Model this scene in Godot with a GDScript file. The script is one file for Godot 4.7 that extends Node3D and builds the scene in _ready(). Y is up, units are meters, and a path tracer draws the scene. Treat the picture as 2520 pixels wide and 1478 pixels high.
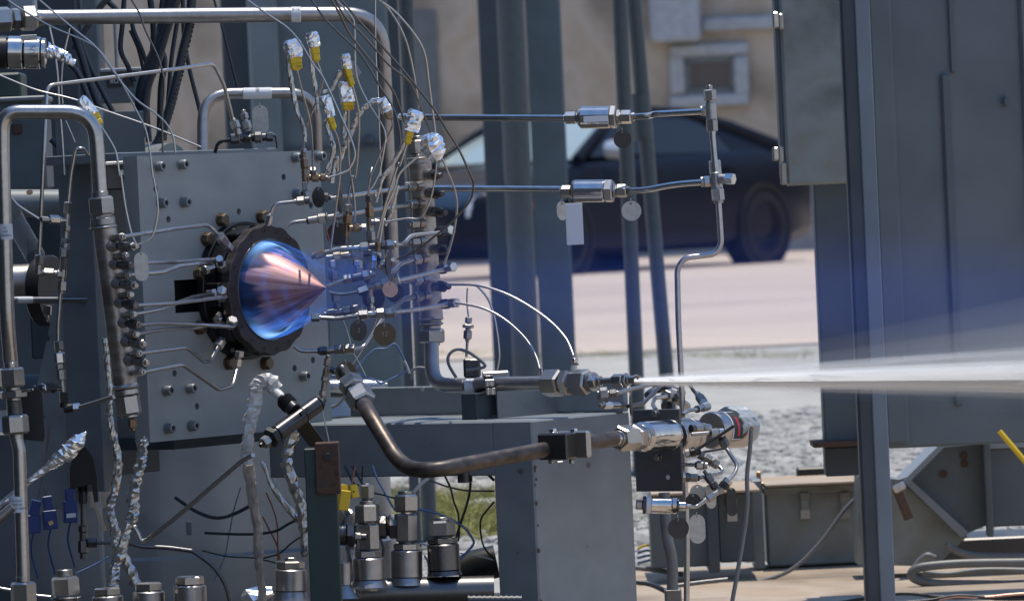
extends Node3D
# A rocket engine on a test bench. Lengths are metres; camera at eye height over the ground plane y = 0.
const F := 14040.0          # focal length of the long lens, in units of a 2519-wide frame
const ROLL := -0.045
const PITCH := -0.01738
const EYE := 0.64
var M := {}
var taken := {}
var rng := RandomNumberGenerator.new()
var cam: Camera3D
var CB: Basis
var N := Vector3(0.8, 0, 0.6)      # along the thrust axis, towards the lens and right
var U := Vector3(0.6, 0, -0.8)     # along the engine plate, right and away
var Y := Vector3.UP
var X := Vector3.RIGHT

class Shape:
	var v := PackedVector3Array()
	var n := PackedVector3Array()
	var t := PackedVector2Array()
	var c := PackedColorArray()
	func tri(a: Vector3, b: Vector3, d: Vector3, na: Vector3, nb: Vector3, nd: Vector3, ta := Vector2.ZERO, tb := Vector2.ZERO, td := Vector2.ZERO) -> void:
		if (b - a).cross(d - a).dot(na + nb + nd) > 0.0:
			v.append_array([a, d, b]); n.append_array([na, nd, nb]); t.append_array([ta, td, tb])
		else:
			v.append_array([a, b, d]); n.append_array([na, nb, nd]); t.append_array([ta, tb, td])
	func quad(a: Vector3, b: Vector3, d: Vector3, e: Vector3, out: Vector3) -> void:
		var f := (b - a).cross(d - a)
		if f.length_squared() < 1e-20:
			f = (d - a).cross(e - a)
		f = f.normalized()
		if f.dot(out) < 0.0:
			f = -f
		tri(a, b, d, f, f, f); tri(a, d, e, f, f, f)
	func flat(a: Vector3, b: Vector3, d: Vector3, out: Vector3) -> void:
		var f := (b - a).cross(d - a).normalized()
		if f.dot(out) < 0.0:
			f = -f
		tri(a, b, d, f, f, f)
	func side(ax: Vector3) -> Array:
		var r := Vector3.UP if absf(ax.y) < 0.9 else Vector3.RIGHT
		var e := r.cross(ax).normalized()
		return [e, ax.cross(e).normalized()]
	func tube(p: Array, r, seg := 10, caps := true) -> void:
		if p.size() < 2:
			return
		var m := p.size()
		var tang := []
		for i in m:
			tang.append((p[mini(i + 1, m - 1)] - p[maxi(i - 1, 0)]).normalized())
		var e: Vector3 = side(tang[0])[0]
		var rings := []
		var norms := []
		for i in m:
			var tg: Vector3 = tang[i]
			e = (e - tg * e.dot(tg)).normalized()
			var g := tg.cross(e)
			var rr: float = r[i] if r is Array else r
			var ring := []
			var nn := []
			for k in seg + 1:
				var a := TAU * k / seg
				var dir := e * cos(a) + g * sin(a)
				ring.append(p[i] + dir * rr)
				nn.append(dir)
			rings.append(ring); norms.append(nn)
		for i in m - 1:
			for k in seg:
				tri(rings[i][k], rings[i + 1][k], rings[i + 1][k + 1], norms[i][k], norms[i + 1][k], norms[i + 1][k + 1])
				tri(rings[i][k], rings[i + 1][k + 1], rings[i][k + 1], norms[i][k], norms[i + 1][k + 1], norms[i][k + 1])
		if caps:
			for w in [0, m - 1]:
				var o: Vector3 = -tang[0] if w == 0 else tang[m - 1]
				for k in seg:
					tri(p[w], rings[w][k], rings[w][k + 1], o, o, o)
	func lathe(o: Vector3, ax: Vector3, prof: Array, seg := 20, facet := false, roll := 0.0) -> void:
		ax = ax.normalized()
		var s := side(ax)
		var e: Vector3 = s[0] * cos(roll) + s[1] * sin(roll)
		var g := ax.cross(e)
		var m := prof.size()
		var sn := []
		for i in m - 1:
			var dt: float = prof[i + 1].x - prof[i].x
			var dr: float = prof[i + 1].y - prof[i].y
			sn.append(Vector2(-dr, dt).normalized())
		for i in m - 1:
			var n0: Vector2 = sn[i]
			var n1: Vector2 = sn[i]
			if i > 0 and sn[i].dot(sn[i - 1]) > 0.8:
				n0 = (sn[i] + sn[i - 1]).normalized()
			if i < m - 2 and sn[i].dot(sn[i + 1]) > 0.8:
				n1 = (sn[i] + sn[i + 1]).normalized()
			for k in seg:
				var a0 := TAU * k / seg
				var a1 := TAU * (k + 1) / seg
				var d0 := e * cos(a0) + g * sin(a0)
				var d1 := e * cos(a1) + g * sin(a1)
				var p00: Vector3 = o + ax * prof[i].x + d0 * prof[i].y
				var p01: Vector3 = o + ax * prof[i].x + d1 * prof[i].y
				var p10: Vector3 = o + ax * prof[i + 1].x + d0 * prof[i + 1].y
				var p11: Vector3 = o + ax * prof[i + 1].x + d1 * prof[i + 1].y
				if facet:
					var out: Vector3 = ax * sn[i].x + (d0 + d1).normalized() * sn[i].y
					if prof[i].y > 1e-7:
						flat(p00, p11, p01, out)
					if prof[i + 1].y > 1e-7:
						flat(p00, p10, p11, out)
				else:
					var a00: Vector3 = ax * n0.x + d0 * n0.y
					var a01: Vector3 = ax * n0.x + d1 * n0.y
					var a10: Vector3 = ax * n1.x + d0 * n1.y
					var a11: Vector3 = ax * n1.x + d1 * n1.y
					var t0 := Vector2(float(k) / seg, float(i) / (m - 1))
					var t1 := Vector2(float(k + 1) / seg, float(i + 1) / (m - 1))
					if prof[i].y > 1e-7:
						tri(p00, p11, p01, a00, a11, a01, t0, t1, Vector2(t1.x, t0.y))
					if prof[i + 1].y > 1e-7:
						tri(p00, p10, p11, a00, a10, a11, t0, Vector2(t0.x, t1.y), t1)
	func nut(o: Vector3, ax: Vector3, len: float, r: float, roll := 0.0) -> void:
		var ch := minf(len * 0.14, r * 0.16)
		lathe(o, ax, [Vector2(0, 0), Vector2(0, r * 0.86), Vector2(ch, r), Vector2(len - ch, r), Vector2(len, r * 0.86), Vector2(len, 0)], 6, true, roll)
	func cyl(o: Vector3, ax: Vector3, len: float, r: float, seg := 18) -> void:
		var ch := minf(len * 0.1, r * 0.08)
		lathe(o, ax, [Vector2(0, 0), Vector2(0, r - ch), Vector2(ch, r), Vector2(len - ch, r), Vector2(len, r - ch), Vector2(len, 0)], seg)
	func box(o: Vector3, ex: Vector3, ey: Vector3, ez: Vector3, h: Vector3, bev := 0.0) -> void:
		var ax := [ex, ey, ez]
		var hh := [h.x, h.y, h.z]
		for i in 3:
			var j := (i + 1) % 3
			var k := (i + 2) % 3
			for s in [-1.0, 1.0]:
				var cc: Vector3 = o + ax[i] * hh[i] * s
				var a: Vector3 = ax[j] * (hh[j] - bev)
				var b: Vector3 = ax[k] * (hh[k] - bev)
				quad(cc - a - b, cc + a - b, cc + a + b, cc - a + b, ax[i] * s)
				if bev > 0.0:
					for s2 in [-1.0, 1.0]:
						var d: Vector3 = o + ax[i] * (hh[i] - bev) * s + ax[j] * hh[j] * s2
						quad(cc + a * s2 - b, cc + a * s2 + b, d + b, d - b, ax[i] * s + ax[j] * s2)
						for s3 in [-1.0, 1.0]:
							if i == 0:
								flat(cc + a * s2 + b * s3, d + b * s3, o + ax[i] * (hh[i] - bev) * s + a * s2 + ax[k] * hh[k] * s3, ax[i] * s + ax[j] * s2 + ax[k] * s3)
	func prism(poly: PackedVector2Array, o: Vector3, ex: Vector3, ey: Vector3, thick: Vector3) -> void:
		var idx := Geometry2D.triangulate_polygon(poly)
		var nn := thick.normalized()
		var q := []
		for p in poly:
			q.append(o + ex * p.x + ey * p.y)
		for i in range(0, idx.size(), 3):
			flat(q[idx[i]], q[idx[i + 1]], q[idx[i + 2]], -nn)
			flat(q[idx[i]] + thick, q[idx[i + 1]] + thick, q[idx[i + 2]] + thick, nn)
		var mid := Vector3.ZERO
		for p in q:
			mid += p / q.size()
		for i in q.size():
			var a: Vector3 = q[i]
			var b: Vector3 = q[(i + 1) % q.size()]
			var out := (b - a).cross(nn)
			if Geometry2D.is_polygon_clockwise(poly) == (ex.cross(ey).dot(nn) > 0.0):
				out = -out
			quad(a, b, b + thick, a + thick, out)
	func crumple(p: Array, r: Array, seed_: int, amount := 0.22, seg := 12, flatten := 1.0, boxy := 0.0) -> void:
		var g := RandomNumberGenerator.new()
		g.seed = seed_
		var m := p.size()
		var rings := []
		var e := Vector3.ZERO
		for i in m:
			var tg: Vector3 = (p[mini(i + 1, m - 1)] - p[maxi(i - 1, 0)]).normalized()
			e = side(tg)[0] if i == 0 else (e - tg * e.dot(tg)).normalized()
			var q := tg.cross(e)
			var ring := []
			for k in seg:
				var a := TAU * (k + g.randf_range(-0.25, 0.25)) / seg
				var rr: float = r[i] * (1.0 + g.randf_range(-amount, amount)) * lerpf(1.0, minf(1.35, 1.0 / maxf(absf(cos(a)), absf(sin(a)))), boxy)
				ring.append(p[i] + (e * cos(a) * flatten + q * sin(a)) * rr + tg * r[i] * g.randf_range(-0.12, 0.12))
			rings.append(ring)
		for i in m - 1:
			for k in seg:
				var k2 := (k + 1) % seg
				var out: Vector3 = rings[i][k] - p[i]
				flat(rings[i][k], rings[i + 1][k], rings[i + 1][k2], out)
				flat(rings[i][k], rings[i + 1][k2], rings[i][k2], out)
		for w in [0, m - 1]:
			for k in seg:
				flat(p[w], rings[w][k], rings[w][(k + 1) % seg], p[w] - p[1 if w == 0 else m - 2])
	func mesh(off: Vector3) -> ArrayMesh:
		var a := []
		a.resize(Mesh.ARRAY_MAX)
		var w := PackedVector3Array(v)
		for i in w.size():
			w[i] -= off
		a[Mesh.ARRAY_VERTEX] = w
		a[Mesh.ARRAY_NORMAL] = n
		a[Mesh.ARRAY_TEX_UV] = t
		if c.size() == v.size():
			a[Mesh.ARRAY_COLOR] = c
		var m := ArrayMesh.new()
		m.add_surface_from_arrays(Mesh.PRIMITIVE_TRIANGLES, a)
		return m

# ---- places -------------------------------------------------------------------------------
func view_scale(b: String) -> float:
	return 1.0 if b == "F" else 0.291306

func flat_at(b: String, x: float, y: float) -> Vector2:
	if b == "F":
		return Vector2(x, y)
	var ox: float = [0.0, 700.0, 1200.0, 1900.0, 2500.0, 3296.0][int(b[1]) - 1]
	var oy: float = {"A": 0.0, "B": 600.0, "C": 1200.0, "D": 1703.0}[b[0]]
	return Vector2(ox + x * 0.47366, oy + y * 0.47366) / 1.626

func ray(b: String, x: float, y: float) -> Vector3:
	var p := flat_at(b, x, y)
	return CB * Vector3((p.x - 1259.5) / F, -(p.y - 739.0) / F, -1.0)

func at(b: String, x: float, y: float, d: float) -> Vector3:
	return Vector3(0, EYE, 0) + ray(b, x, y) * d

func on_ground(b: String, x: float, y: float, h := 0.0) -> Vector3:
	var r := ray(b, x, y)
	return Vector3(0, EYE, 0) + r * ((h - EYE) / r.y)

func on_plane(b: String, x: float, y: float, o: Vector3, nn: Vector3) -> Vector3:
	var r := ray(b, x, y)
	return Vector3(0, EYE, 0) + r * ((o - Vector3(0, EYE, 0)).dot(nn) / r.dot(nn))

func sz(b: String, px: float, d: float) -> float:
	return px * view_scale(b) * d / F

func pts(b: String, s: String, d0 := 7.2) -> Array:
	var raw := []
	var ds := []
	for tok in s.split(" ", false):
		if tok.ends_with(":"):
			b = tok.trim_suffix(":")
			continue
		var w := tok.split_floats(",")
		raw.append([b, w[0], w[1]])
		ds.append(w[2] if w.size() > 2 else -1.0)
	var out := []
	for i in raw.size():
		var d: float = ds[i]
		if d < 0.0:
			var lo := i
			while lo >= 0 and ds[lo] < 0.0:
				lo -= 1
			var hi := i
			while hi < ds.size() and ds[hi] < 0.0:
				hi += 1
			if lo < 0 and hi >= ds.size():
				d = d0
			elif lo < 0:
				d = ds[hi]
			elif hi >= ds.size():
				d = ds[lo]
			else:
				d = lerpf(ds[lo], ds[hi], float(i - lo) / float(hi - lo))
		out.append(at(raw[i][0], raw[i][1], raw[i][2], d))
	return out

func curve(p: Array, steps := 6) -> Array:
	var out := []
	for i in p.size() - 1:
		var a: Vector3 = p[maxi(i - 1, 0)]
		var b: Vector3 = p[i]
		var c: Vector3 = p[i + 1]
		var d: Vector3 = p[mini(i + 2, p.size() - 1)]
		for k in steps:
			out.append(b.cubic_interpolate(c, a, d, float(k) / steps))
	out.append(p[-1])
	return out

func fillet(p: Array, r: float, steps := 7) -> Array:
	var out := [p[0]]
	for i in range(1, p.size() - 1):
		var a: Vector3 = p[i - 1] - p[i]
		var b: Vector3 = p[i + 1] - p[i]
		var cut := minf(r, minf(a.length(), b.length()) * 0.48)
		var p0: Vector3 = p[i] + a.normalized() * cut
		var p1: Vector3 = p[i] + b.normalized() * cut
		for k in steps + 1:
			var t := float(k) / steps
			out.append(p0.lerp(p[i], t).lerp(p[i].lerp(p1, t), t))
	out.append(p[-1])
	return out

# ---- naming -------------------------------------------------------------------------------
func numbered(called: String) -> String:
	if not taken.has(called):
		taken[called] = 0
		return called
	taken[called] += 1
	return "%s_%03d" % [called, taken[called]]

func tag(o: Node, label: String, category: String, group := "") -> Node:
	o.set_meta("label", label)
	o.set_meta("category", category)
	if group:
		o.set_meta("group", group)
	return o

func thing(called: String, label: String, category: String, where: Vector3, group := "") -> Node3D:
	var o := Node3D.new()
	o.name = numbered(called)
	add_child(o)
	o.position = where
	tag(o, label, category, group)
	return o

func part(called: String, s: Shape, mat: Material, parent: Node3D, label := "") -> MeshInstance3D:
	var o := MeshInstance3D.new()
	o.name = called
	var base := parent
	while base.get_parent() != self:
		base = base.get_parent()
	o.mesh = s.mesh(base.position)
	o.material_override = mat
	parent.add_child(o, true)
	if label:
		o.set_meta("label", label)
	return o

func single(called: String, s: Shape, mat: Material, label: String, category: String, group := "") -> MeshInstance3D:
	var o := MeshInstance3D.new()
	o.name = numbered(called)
	var lo := s.v[0]
	var hi := s.v[0]
	for p in s.v:
		lo = lo.min(p); hi = hi.max(p)
	var base := Vector3((lo.x + hi.x) / 2, lo.y, (lo.z + hi.z) / 2)
	o.mesh = s.mesh(base)
	o.material_override = mat
	add_child(o)
	o.position = base
	tag(o, label, category, group)
	return o

func ground_piece(called: String, s: Shape, mat: Material) -> MeshInstance3D:
	var o := MeshInstance3D.new()
	o.name = called
	o.mesh = s.mesh(Vector3.ZERO)
	o.material_override = mat
	add_child(o)
	o.set_meta("kind", "structure")
	return o

# ---- builders of plumbing -----------------------------------------------------------------
func wire(b: String, s: String, d: float, r: float, label: String, mat := "wire", group := "thin wires about the engine", called := "wire") -> MeshInstance3D:
	var q := Shape.new()
	q.tube(curve(pts(b, s, d)), sz(b, r, d), 6)
	return single(called, q, M[mat], label, "wire" if called != "cable" else "cable", group)

func pipe(called: String, label: String, category: String, b: String, s: String, d: float, r: float, mat: String, bend: float, group := "", seg := 12) -> Node3D:
	var p := pts(b, s, d)
	var o := thing(called, label, category, p[0], group)
	var q := Shape.new()
	q.tube(fillet(p, sz(b, bend, d)), sz(b, r, d), seg)
	part("tube", q, M[mat], o)
	return o

# spec: kind length,radius[,material] ... lengths are shares of the distance between the two points
func stack(o: Node3D, b: String, s: String, spec: String, mat: String, d := 7.2) -> void:
	var p := pts(b, s, d)
	var ax: Vector3 = (p[1] - p[0])
	var total := 0.0
	var items := []
	for tok in spec.split(" ", false):
		var bits := tok.substr(1).split(",")
		items.append([tok[0], bits[0].to_float(), bits])
		total += bits[0].to_float()
	var k := ax.length() / total
	ax = ax.normalized()
	var dist: float = (p[0] - Vector3(0, EYE, 0)).length()
	var pos: Vector3 = p[0]
	for it in items:
		var len: float = it[1] * k
		var bits: PackedStringArray = it[2]
		var r := sz(b, bits[1].to_float(), dist)
		var q := Shape.new()
		var nm := "body"
		var mm := mat
		match it[0]:
			"n":
				q.nut(pos, ax, len, r * 1.06, rng.randf() * 1.0)
				nm = "nut"
				if bits.size() > 2: mm = bits[2]
			"c":
				q.cyl(pos, ax, len, r)
				if bits.size() > 2: mm = bits[2]
			"k":
				q.lathe(pos, ax, [Vector2(0, 0), Vector2(0, r), Vector2(len, sz(b, bits[2].to_float(), dist)), Vector2(len, 0)], 16)
				nm = "taper"
				if bits.size() > 3: mm = bits[3]
			"r":
				q.lathe(pos, ax, [Vector2(0, 0), Vector2(0, r * 0.8), Vector2(len * 0.2, r * 0.95), Vector2(len * 0.5, r), Vector2(len * 0.8, r * 0.95), Vector2(len, r * 0.8), Vector2(len, 0)], 18)
				nm = "ring"
				if bits.size() > 2: mm = bits[2]
			"h":
				var prof := [Vector2(0, 0)]
				var turns := maxi(4, int(len / (r * 0.16)))
				for i in turns:
					prof.append(Vector2(len * (i + 0.1) / turns, r * 0.9))
					prof.append(Vector2(len * (i + 0.55) / turns, r))
				prof.append(Vector2(len, r * 0.9)); prof.append(Vector2(len, 0))
				q.lathe(pos, ax, prof, 18)
				nm = "thread"
				if bits.size() > 2: mm = bits[2]
		if it[0] != "g":
			part(nm, q, M[mm], o)
		pos += ax * len

func fitting(called: String, label: String, category: String, b: String, s: String, spec: String, mat: String, d := 7.2, group := "compression fittings about the engine") -> Node3D:
	var o := thing(called, label, category, pts(b, s, d)[0], group)
	stack(o, b, s, spec, mat, d)
	return o

func writing(text: String, o: Node3D, pos: Vector3, ex: Vector3, ey: Vector3, height: float, mat: String, called := "lettering") -> void:
	var t := TextMesh.new()
	t.text = text
	var f := SystemFont.new()
	f.font_names = PackedStringArray(["Droid Sans"])
	t.font = f
	t.font_size = 32
	t.pixel_size = height / 24.0
	t.depth = height * 0.03
	t.curve_step = 4.0
	var m := MeshInstance3D.new()
	m.name = called
	m.mesh = t
	m.material_override = M[mat]
	var base := o
	while base.get_parent() != self:
		base = base.get_parent()
	m.transform = Transform3D(Basis(ex, ey, ex.cross(ey)), pos - base.position)
	o.add_child(m, true)

func disc_tag(label: String, b: String, x: float, y: float, r: float, d: float, face: Vector3, mat: String, squash := false, group := "metal identification tags", tall := 1.0, mark := "") -> void:
	var p := at(b, x, y, d)
	var o := thing("identification_tag", label, "tag", p, group)
	var rr := sz(b, r, d)
	var f := face.normalized()
	var e := Y.cross(f).normalized()
	var g := f.cross(e).normalized()
	var th := rr * 0.05
	var outer := []
	var inner := []
	var seg := 28
	for k in seg:
		var a := TAU * k / seg
		var q := Vector2(cos(a), sin(a))
		if squash:      # long plate with rounded ends
			q.y += signf(q.y) * (tall - 1.0)
		outer.append(q * rr)
		inner.append(Vector2(cos(a) * 0.13, sin(a) * 0.13 + (tall - 0.22 if squash else 0.74)) * rr)
	var s := Shape.new()
	for k in seg:
		var k2 := (k + 1) % seg
		for w in [-1.0, 1.0]:
			var z: Vector3 = p + f * th * w
			s.quad(z + e * outer[k].x + g * outer[k].y, z + e * outer[k2].x + g * outer[k2].y, z + e * inner[k2].x + g * inner[k2].y, z + e * inner[k].x + g * inner[k].y, f * w)
		for ring in [outer, inner]:
			var sg := 1.0 if ring == outer else -1.0
			var a: Vector3 = p + e * ring[k].x + g * ring[k].y
			var c: Vector3 = p + e * ring[k2].x + g * ring[k2].y
			s.quad(a - f * th, c - f * th, c + f * th, a + f * th, (a - p) * sg)
	part("plate", s, M[mat], o)
	var top: Vector3 = p + g * rr * (tall - 0.2 if squash else 0.76)
	var w := Shape.new()
	var loop := []
	for k in 13:
		var a := TAU * k / 12
		loop.append(top + g * rr * (0.22 - cos(a) * 0.26) + f * rr * 0.12 * sin(a) + e * rr * 0.05 * sin(2.0 * a))
	w.tube(loop, rr * 0.022, 5)
	part("wire_loop", w, M.wire, o)
	if mark:
		writing(mark, o, p + f * (th + 0.0003), e, g, rr * 0.42, "ink_pale")

func sleeve(o: Node3D, b: String, s: String, r: float, d: float, lines: Array, along: bool, mat := "label") -> void:
	var p := pts(b, s, d)
	var q := Shape.new()
	var rr := sz(b, r, d)
	q.tube(p, rr, 20)
	var lab := part("label_sleeve", q, M[mat], o)
	var ax: Vector3 = (p[1] - p[0]).normalized()
	var mid: Vector3 = (p[0] + p[1]) / 2
	var to_eye := (Vector3(0, EYE, 0) - mid)
	to_eye = (to_eye - ax * to_eye.dot(ax)).normalized()
	var len: float = (p[1] - p[0]).length()
	for i in lines.size():
		if along:      # tube stands up, lines run across it
			var h := len * 0.1
			writing(lines[i], lab, mid - ax * len * (0.24 - 0.24 * (2 - i)) * -1.0 + to_eye * (rr + 0.0004), ax.cross(to_eye) * (1.0 if ax.cross(to_eye).x > 0 else -1.0), -ax if ax.y < 0 else ax, h, "ink")
		else:
			var up := to_eye.cross(ax)
			up = up if up.y > 0 else -up
			var fc := (to_eye * 0.8 + up * 0.6).normalized()
			writing(lines[i], lab, mid + ax * len * (i - (lines.size() - 1) / 2.0) * 0.28 + fc * (rr + 0.0006), -fc.cross(ax).normalized() if false else fc.cross(ax).normalized(), -ax, len * 0.12, "ink")

# ---- materials ----------------------------------------------------------------------------
func picture(seed_: int, freq: float, ramp: Array, octaves := 4, size := 256, kind := FastNoiseLite.TYPE_SIMPLEX_SMOOTH) -> ImageTexture:
	var nz := FastNoiseLite.new()
	nz.seed = seed_
	nz.frequency = freq
	nz.noise_type = kind
	nz.fractal_octaves = octaves
	var im := nz.get_seamless_image(size, size)
	im.convert(Image.FORMAT_RGBA8)
	var g := Gradient.new()
	var offs := PackedFloat32Array()
	var cols := PackedColorArray()
	for r in ramp:
		offs.append(r[0]); cols.append(r[1])
	g.offsets = offs
	g.colors = cols
	for y in size:
		for x in size:
			im.set_pixel(x, y, g.sample(im.get_pixel(x, y).r))
	return ImageTexture.create_from_image(im)

func streaks() -> ImageTexture:
	var im := Image.create(512, 128, false, Image.FORMAT_RGBA8)
	var nz := FastNoiseLite.new()
	nz.seed = 17
	nz.frequency = 1.0
	nz.fractal_octaves = 3
	var g := Gradient.new()
	g.offsets = PackedFloat32Array([0.1, 0.35, 0.55, 0.8, 0.95])
	g.colors = PackedColorArray([lin(0.30, 0.135, 0.125), lin(0.40, 0.21, 0.18), lin(0.50, 0.30, 0.26), lin(0.58, 0.38, 0.34), lin(0.38, 0.18, 0.16)])
	for y in 128:
		for x in 512:
			var a := TAU * x / 512.0
			var v := y / 128.0
			var q := nz.get_noise_3d(cos(a) * 3.2, sin(a) * 3.2, v * 1.1) * 0.75 + nz.get_noise_3d(cos(a) * 9.0, sin(a) * 9.0, v * 0.7 + 5.0) * 0.45
			var c := g.sample(0.5 + q * 0.75)
			var soot := smoothstep(0.47, 0.37, v + nz.get_noise_3d(cos(a) * 1.7, sin(a) * 1.7, 9.0) * 0.30)
			im.set_pixel(x, y, c.lerp(lin(0.045, 0.036, 0.036), soot * 0.93))
	return ImageTexture.create_from_image(im)

func lin(r: float, g: float, b: float) -> Color:
	return Color(r, g, b).linear_to_srgb()

func mat(called: String, col: Color, rough: float, metal := 0.0, map: Texture2D = null, scale := 12.0, bump: Texture2D = null, relief := 0.02) -> StandardMaterial3D:
	var m := StandardMaterial3D.new()
	m.resource_name = called
	m.albedo_color = col
	m.roughness = rough
	m.metallic = metal
	if map or bump:
		m.uv1_triplanar = true
		m.uv1_scale = Vector3.ONE * scale
	if map:
		m.albedo_texture = map
	if bump:
		m.heightmap_enabled = true
		m.heightmap_texture = bump
		m.heightmap_scale = relief
	M[called] = m
	return m

func make_materials() -> void:
	var w := Color.WHITE
	var mottle := picture(3, 0.012, [[0.2, Color(0.92, 0.92, 0.925)], [0.5, Color(0.965, 0.965, 0.965)], [0.8, w]])
	var scuff := picture(4, 0.03, [[0.0, Color(0.82, 0.82, 0.83)], [0.3, Color(0.94, 0.94, 0.94)], [1.0, w]], 5)
	var grain := picture(5, 0.05, [[0.0, Color.BLACK], [1.0, w]], 3)
	var lumps := picture(6, 0.015, [[0.0, Color.BLACK], [1.0, w]], 4)
	var heat := picture(7, 0.011, [[0.15, lin(0.22, 0.185, 0.16)], [0.4, lin(0.36, 0.295, 0.24)], [0.55, lin(0.46, 0.42, 0.38)], [0.75, lin(0.29, 0.26, 0.25)], [0.95, lin(0.50, 0.47, 0.44)]], 4)
	var burnt := picture(8, 0.012, [[0.15, lin(0.035, 0.03, 0.03)], [0.45, lin(0.10, 0.085, 0.075)], [0.6, lin(0.16, 0.125, 0.10)], [0.85, lin(0.06, 0.05, 0.055)]], 4)
	var chipped := picture(9, 0.02, [[0.0, lin(0.12, 0.06, 0.035)], [0.06, lin(0.14, 0.08, 0.05)], [0.08, Color(0.88, 0.89, 0.90)], [0.5, Color(0.93, 0.94, 0.94)], [1.0, w]], 5)
	var rusty := picture(10, 0.015, [[0.2, lin(0.055, 0.028, 0.018)], [0.5, lin(0.10, 0.05, 0.03)], [0.8, lin(0.07, 0.045, 0.035)]], 5)
	var stain := picture(12, 0.008, [[0.15, Color(0.78, 0.77, 0.76)], [0.4, Color(0.91, 0.90, 0.89)], [0.65, w], [0.9, Color(0.95, 0.92, 0.88)]], 5)
	var rubble := picture(13, 0.03, [[0.1, Color(0.55, 0.54, 0.53)], [0.5, Color(0.86, 0.85, 0.83)], [0.9, w]], 5)
	mat("steel", lin(0.49, 0.465, 0.44), 0.28, 1.0, mottle, 25.0, grain, 0.004)
	mat("bright", lin(0.62, 0.60, 0.58), 0.17, 1.0, mottle, 18.0)
	mat("dull", lin(0.40, 0.385, 0.365), 0.40, 1.0, scuff, 25.0, grain, 0.006)
	mat("nut", lin(0.46, 0.435, 0.40), 0.34, 1.0, scuff, 30.0)
	mat("dark_steel", lin(0.17, 0.165, 0.165), 0.38, 1.0, scuff, 25.0)
	mat("pipe_steel", lin(0.40, 0.38, 0.37), 0.40, 1.0, mottle, 14.0, grain, 0.006)
	mat("brown", lin(0.30, 0.205, 0.135), 0.38, 1.0, scuff, 30.0)
	mat("heat", w, 0.42, 0.9, heat, 9.0, lumps, 0.03)
	mat("weld", lin(0.55, 0.53, 0.52), 0.38, 0.95, mottle, 40.0, lumps, 0.05)
	mat("burnt", w, 0.44, 0.75, burnt, 7.0, grain, 0.008)
	mat("gunmetal", lin(0.085, 0.082, 0.084), 0.33, 0.75, scuff, 18.0)
	mat("black", lin(0.013, 0.013, 0.015), 0.42, 0.0, mottle, 12.0)
	mat("anodised", lin(0.016, 0.016, 0.019), 0.36, 0.2, scuff, 14.0, grain, 0.003)
	mat("ring_grey", lin(0.062, 0.052, 0.05), 0.5, 0.5, scuff, 18.0, grain, 0.004)
	mat("copper", w, 0.58, 1.0)
	M.copper.albedo_texture = streaks()
	mat("foil", lin(0.92, 0.92, 0.93), 0.26, 1.0, null, 45.0, lumps, 0.025)
	mat("foil_old", lin(0.58, 0.56, 0.53), 0.26, 1.0, scuff, 25.0, lumps, 0.03)
	mat("tape_white", lin(0.66, 0.64, 0.60), 0.55, 0.25, stain, 14.0, lumps, 0.07)
	mat("tape_tan", lin(0.40, 0.34, 0.28), 0.55, 0.3, stain, 12.0, lumps, 0.08)
	mat("duct_tape", lin(0.42, 0.46, 0.47), 0.5, 0.1, mottle, 12.0, lumps, 0.08)
	mat("paint", lin(0.245, 0.268, 0.280), 0.5, 0.0, chipped, 3.0, grain, 0.004)
	mat("paint_plate", lin(0.305, 0.328, 0.322), 0.46, 0.0, mottle, 4.0, grain, 0.004)
	mat("paint_cab", lin(0.135, 0.165, 0.178), 0.5, 0.0, mottle, 1.5)
	mat("paint_post", lin(0.070, 0.094, 0.112), 0.5, 0.0, mottle, 2.0)
	mat("old_pipe", lin(0.062, 0.075, 0.080), 0.5, 0.2, scuff, 6.0)
	mat("paint_far", lin(0.100, 0.127, 0.140), 0.5, 0.0, mottle, 2.0)
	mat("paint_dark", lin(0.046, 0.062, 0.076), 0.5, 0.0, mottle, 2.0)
	mat("paint_box", lin(0.255, 0.285, 0.275), 0.5, 0.0, stain, 3.0, grain, 0.01)
	mat("paint_pale", lin(0.30, 0.34, 0.38), 0.5, 0.0, mottle, 2.0)
	mat("galvanised", lin(0.27, 0.29, 0.295), 0.45, 0.6, scuff, 8.0)
	mat("green_paint", lin(0.022, 0.05, 0.042), 0.5, 0.0, scuff, 6.0)
	mat("rust", w, 0.8, 0.0, rusty, 14.0, grain, 0.02)
	mat("yellow", lin(0.74, 0.50, 0.015), 0.4)
	mat("blue", lin(0.010, 0.040, 0.19), 0.45)
	mat("blue_wire", lin(0.12, 0.2, 0.36), 0.5)
	mat("tan_plastic", lin(0.36, 0.24, 0.13), 0.5)
	mat("red", lin(0.5, 0.02, 0.03), 0.45)
	mat("label", lin(0.66, 0.68, 0.70), 0.6)
	mat("ink", lin(0.03, 0.035, 0.04), 0.7)
	mat("ink_pale", lin(0.3, 0.29, 0.27), 0.7)
	mat("ceramic", lin(0.68, 0.66, 0.62), 0.45)
	mat("cable", lin(0.022, 0.03, 0.042), 0.42)
	mat("grey_cable", lin(0.17, 0.175, 0.185), 0.5)
	mat("hose", lin(0.16, 0.17, 0.175), 0.45, 0.0, stain, 4.0)
	mat("white_cable", lin(0.55, 0.54, 0.5), 0.5)
	mat("wire", lin(0.55, 0.53, 0.50), 0.36, 1.0)
	mat("wire_dark", lin(0.20, 0.18, 0.165), 0.45, 0.9)
	mat("red_wire", lin(0.36, 0.13, 0.09), 0.5)
	mat("copper_wire", lin(0.62, 0.36, 0.29), 0.4, 0.6)
	mat("tag_steel", lin(0.46, 0.455, 0.44), 0.45, 0.9, mottle, 30.0)
	mat("tag_pale", lin(0.55, 0.53, 0.47), 0.6, 0.3, mottle, 30.0)
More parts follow.
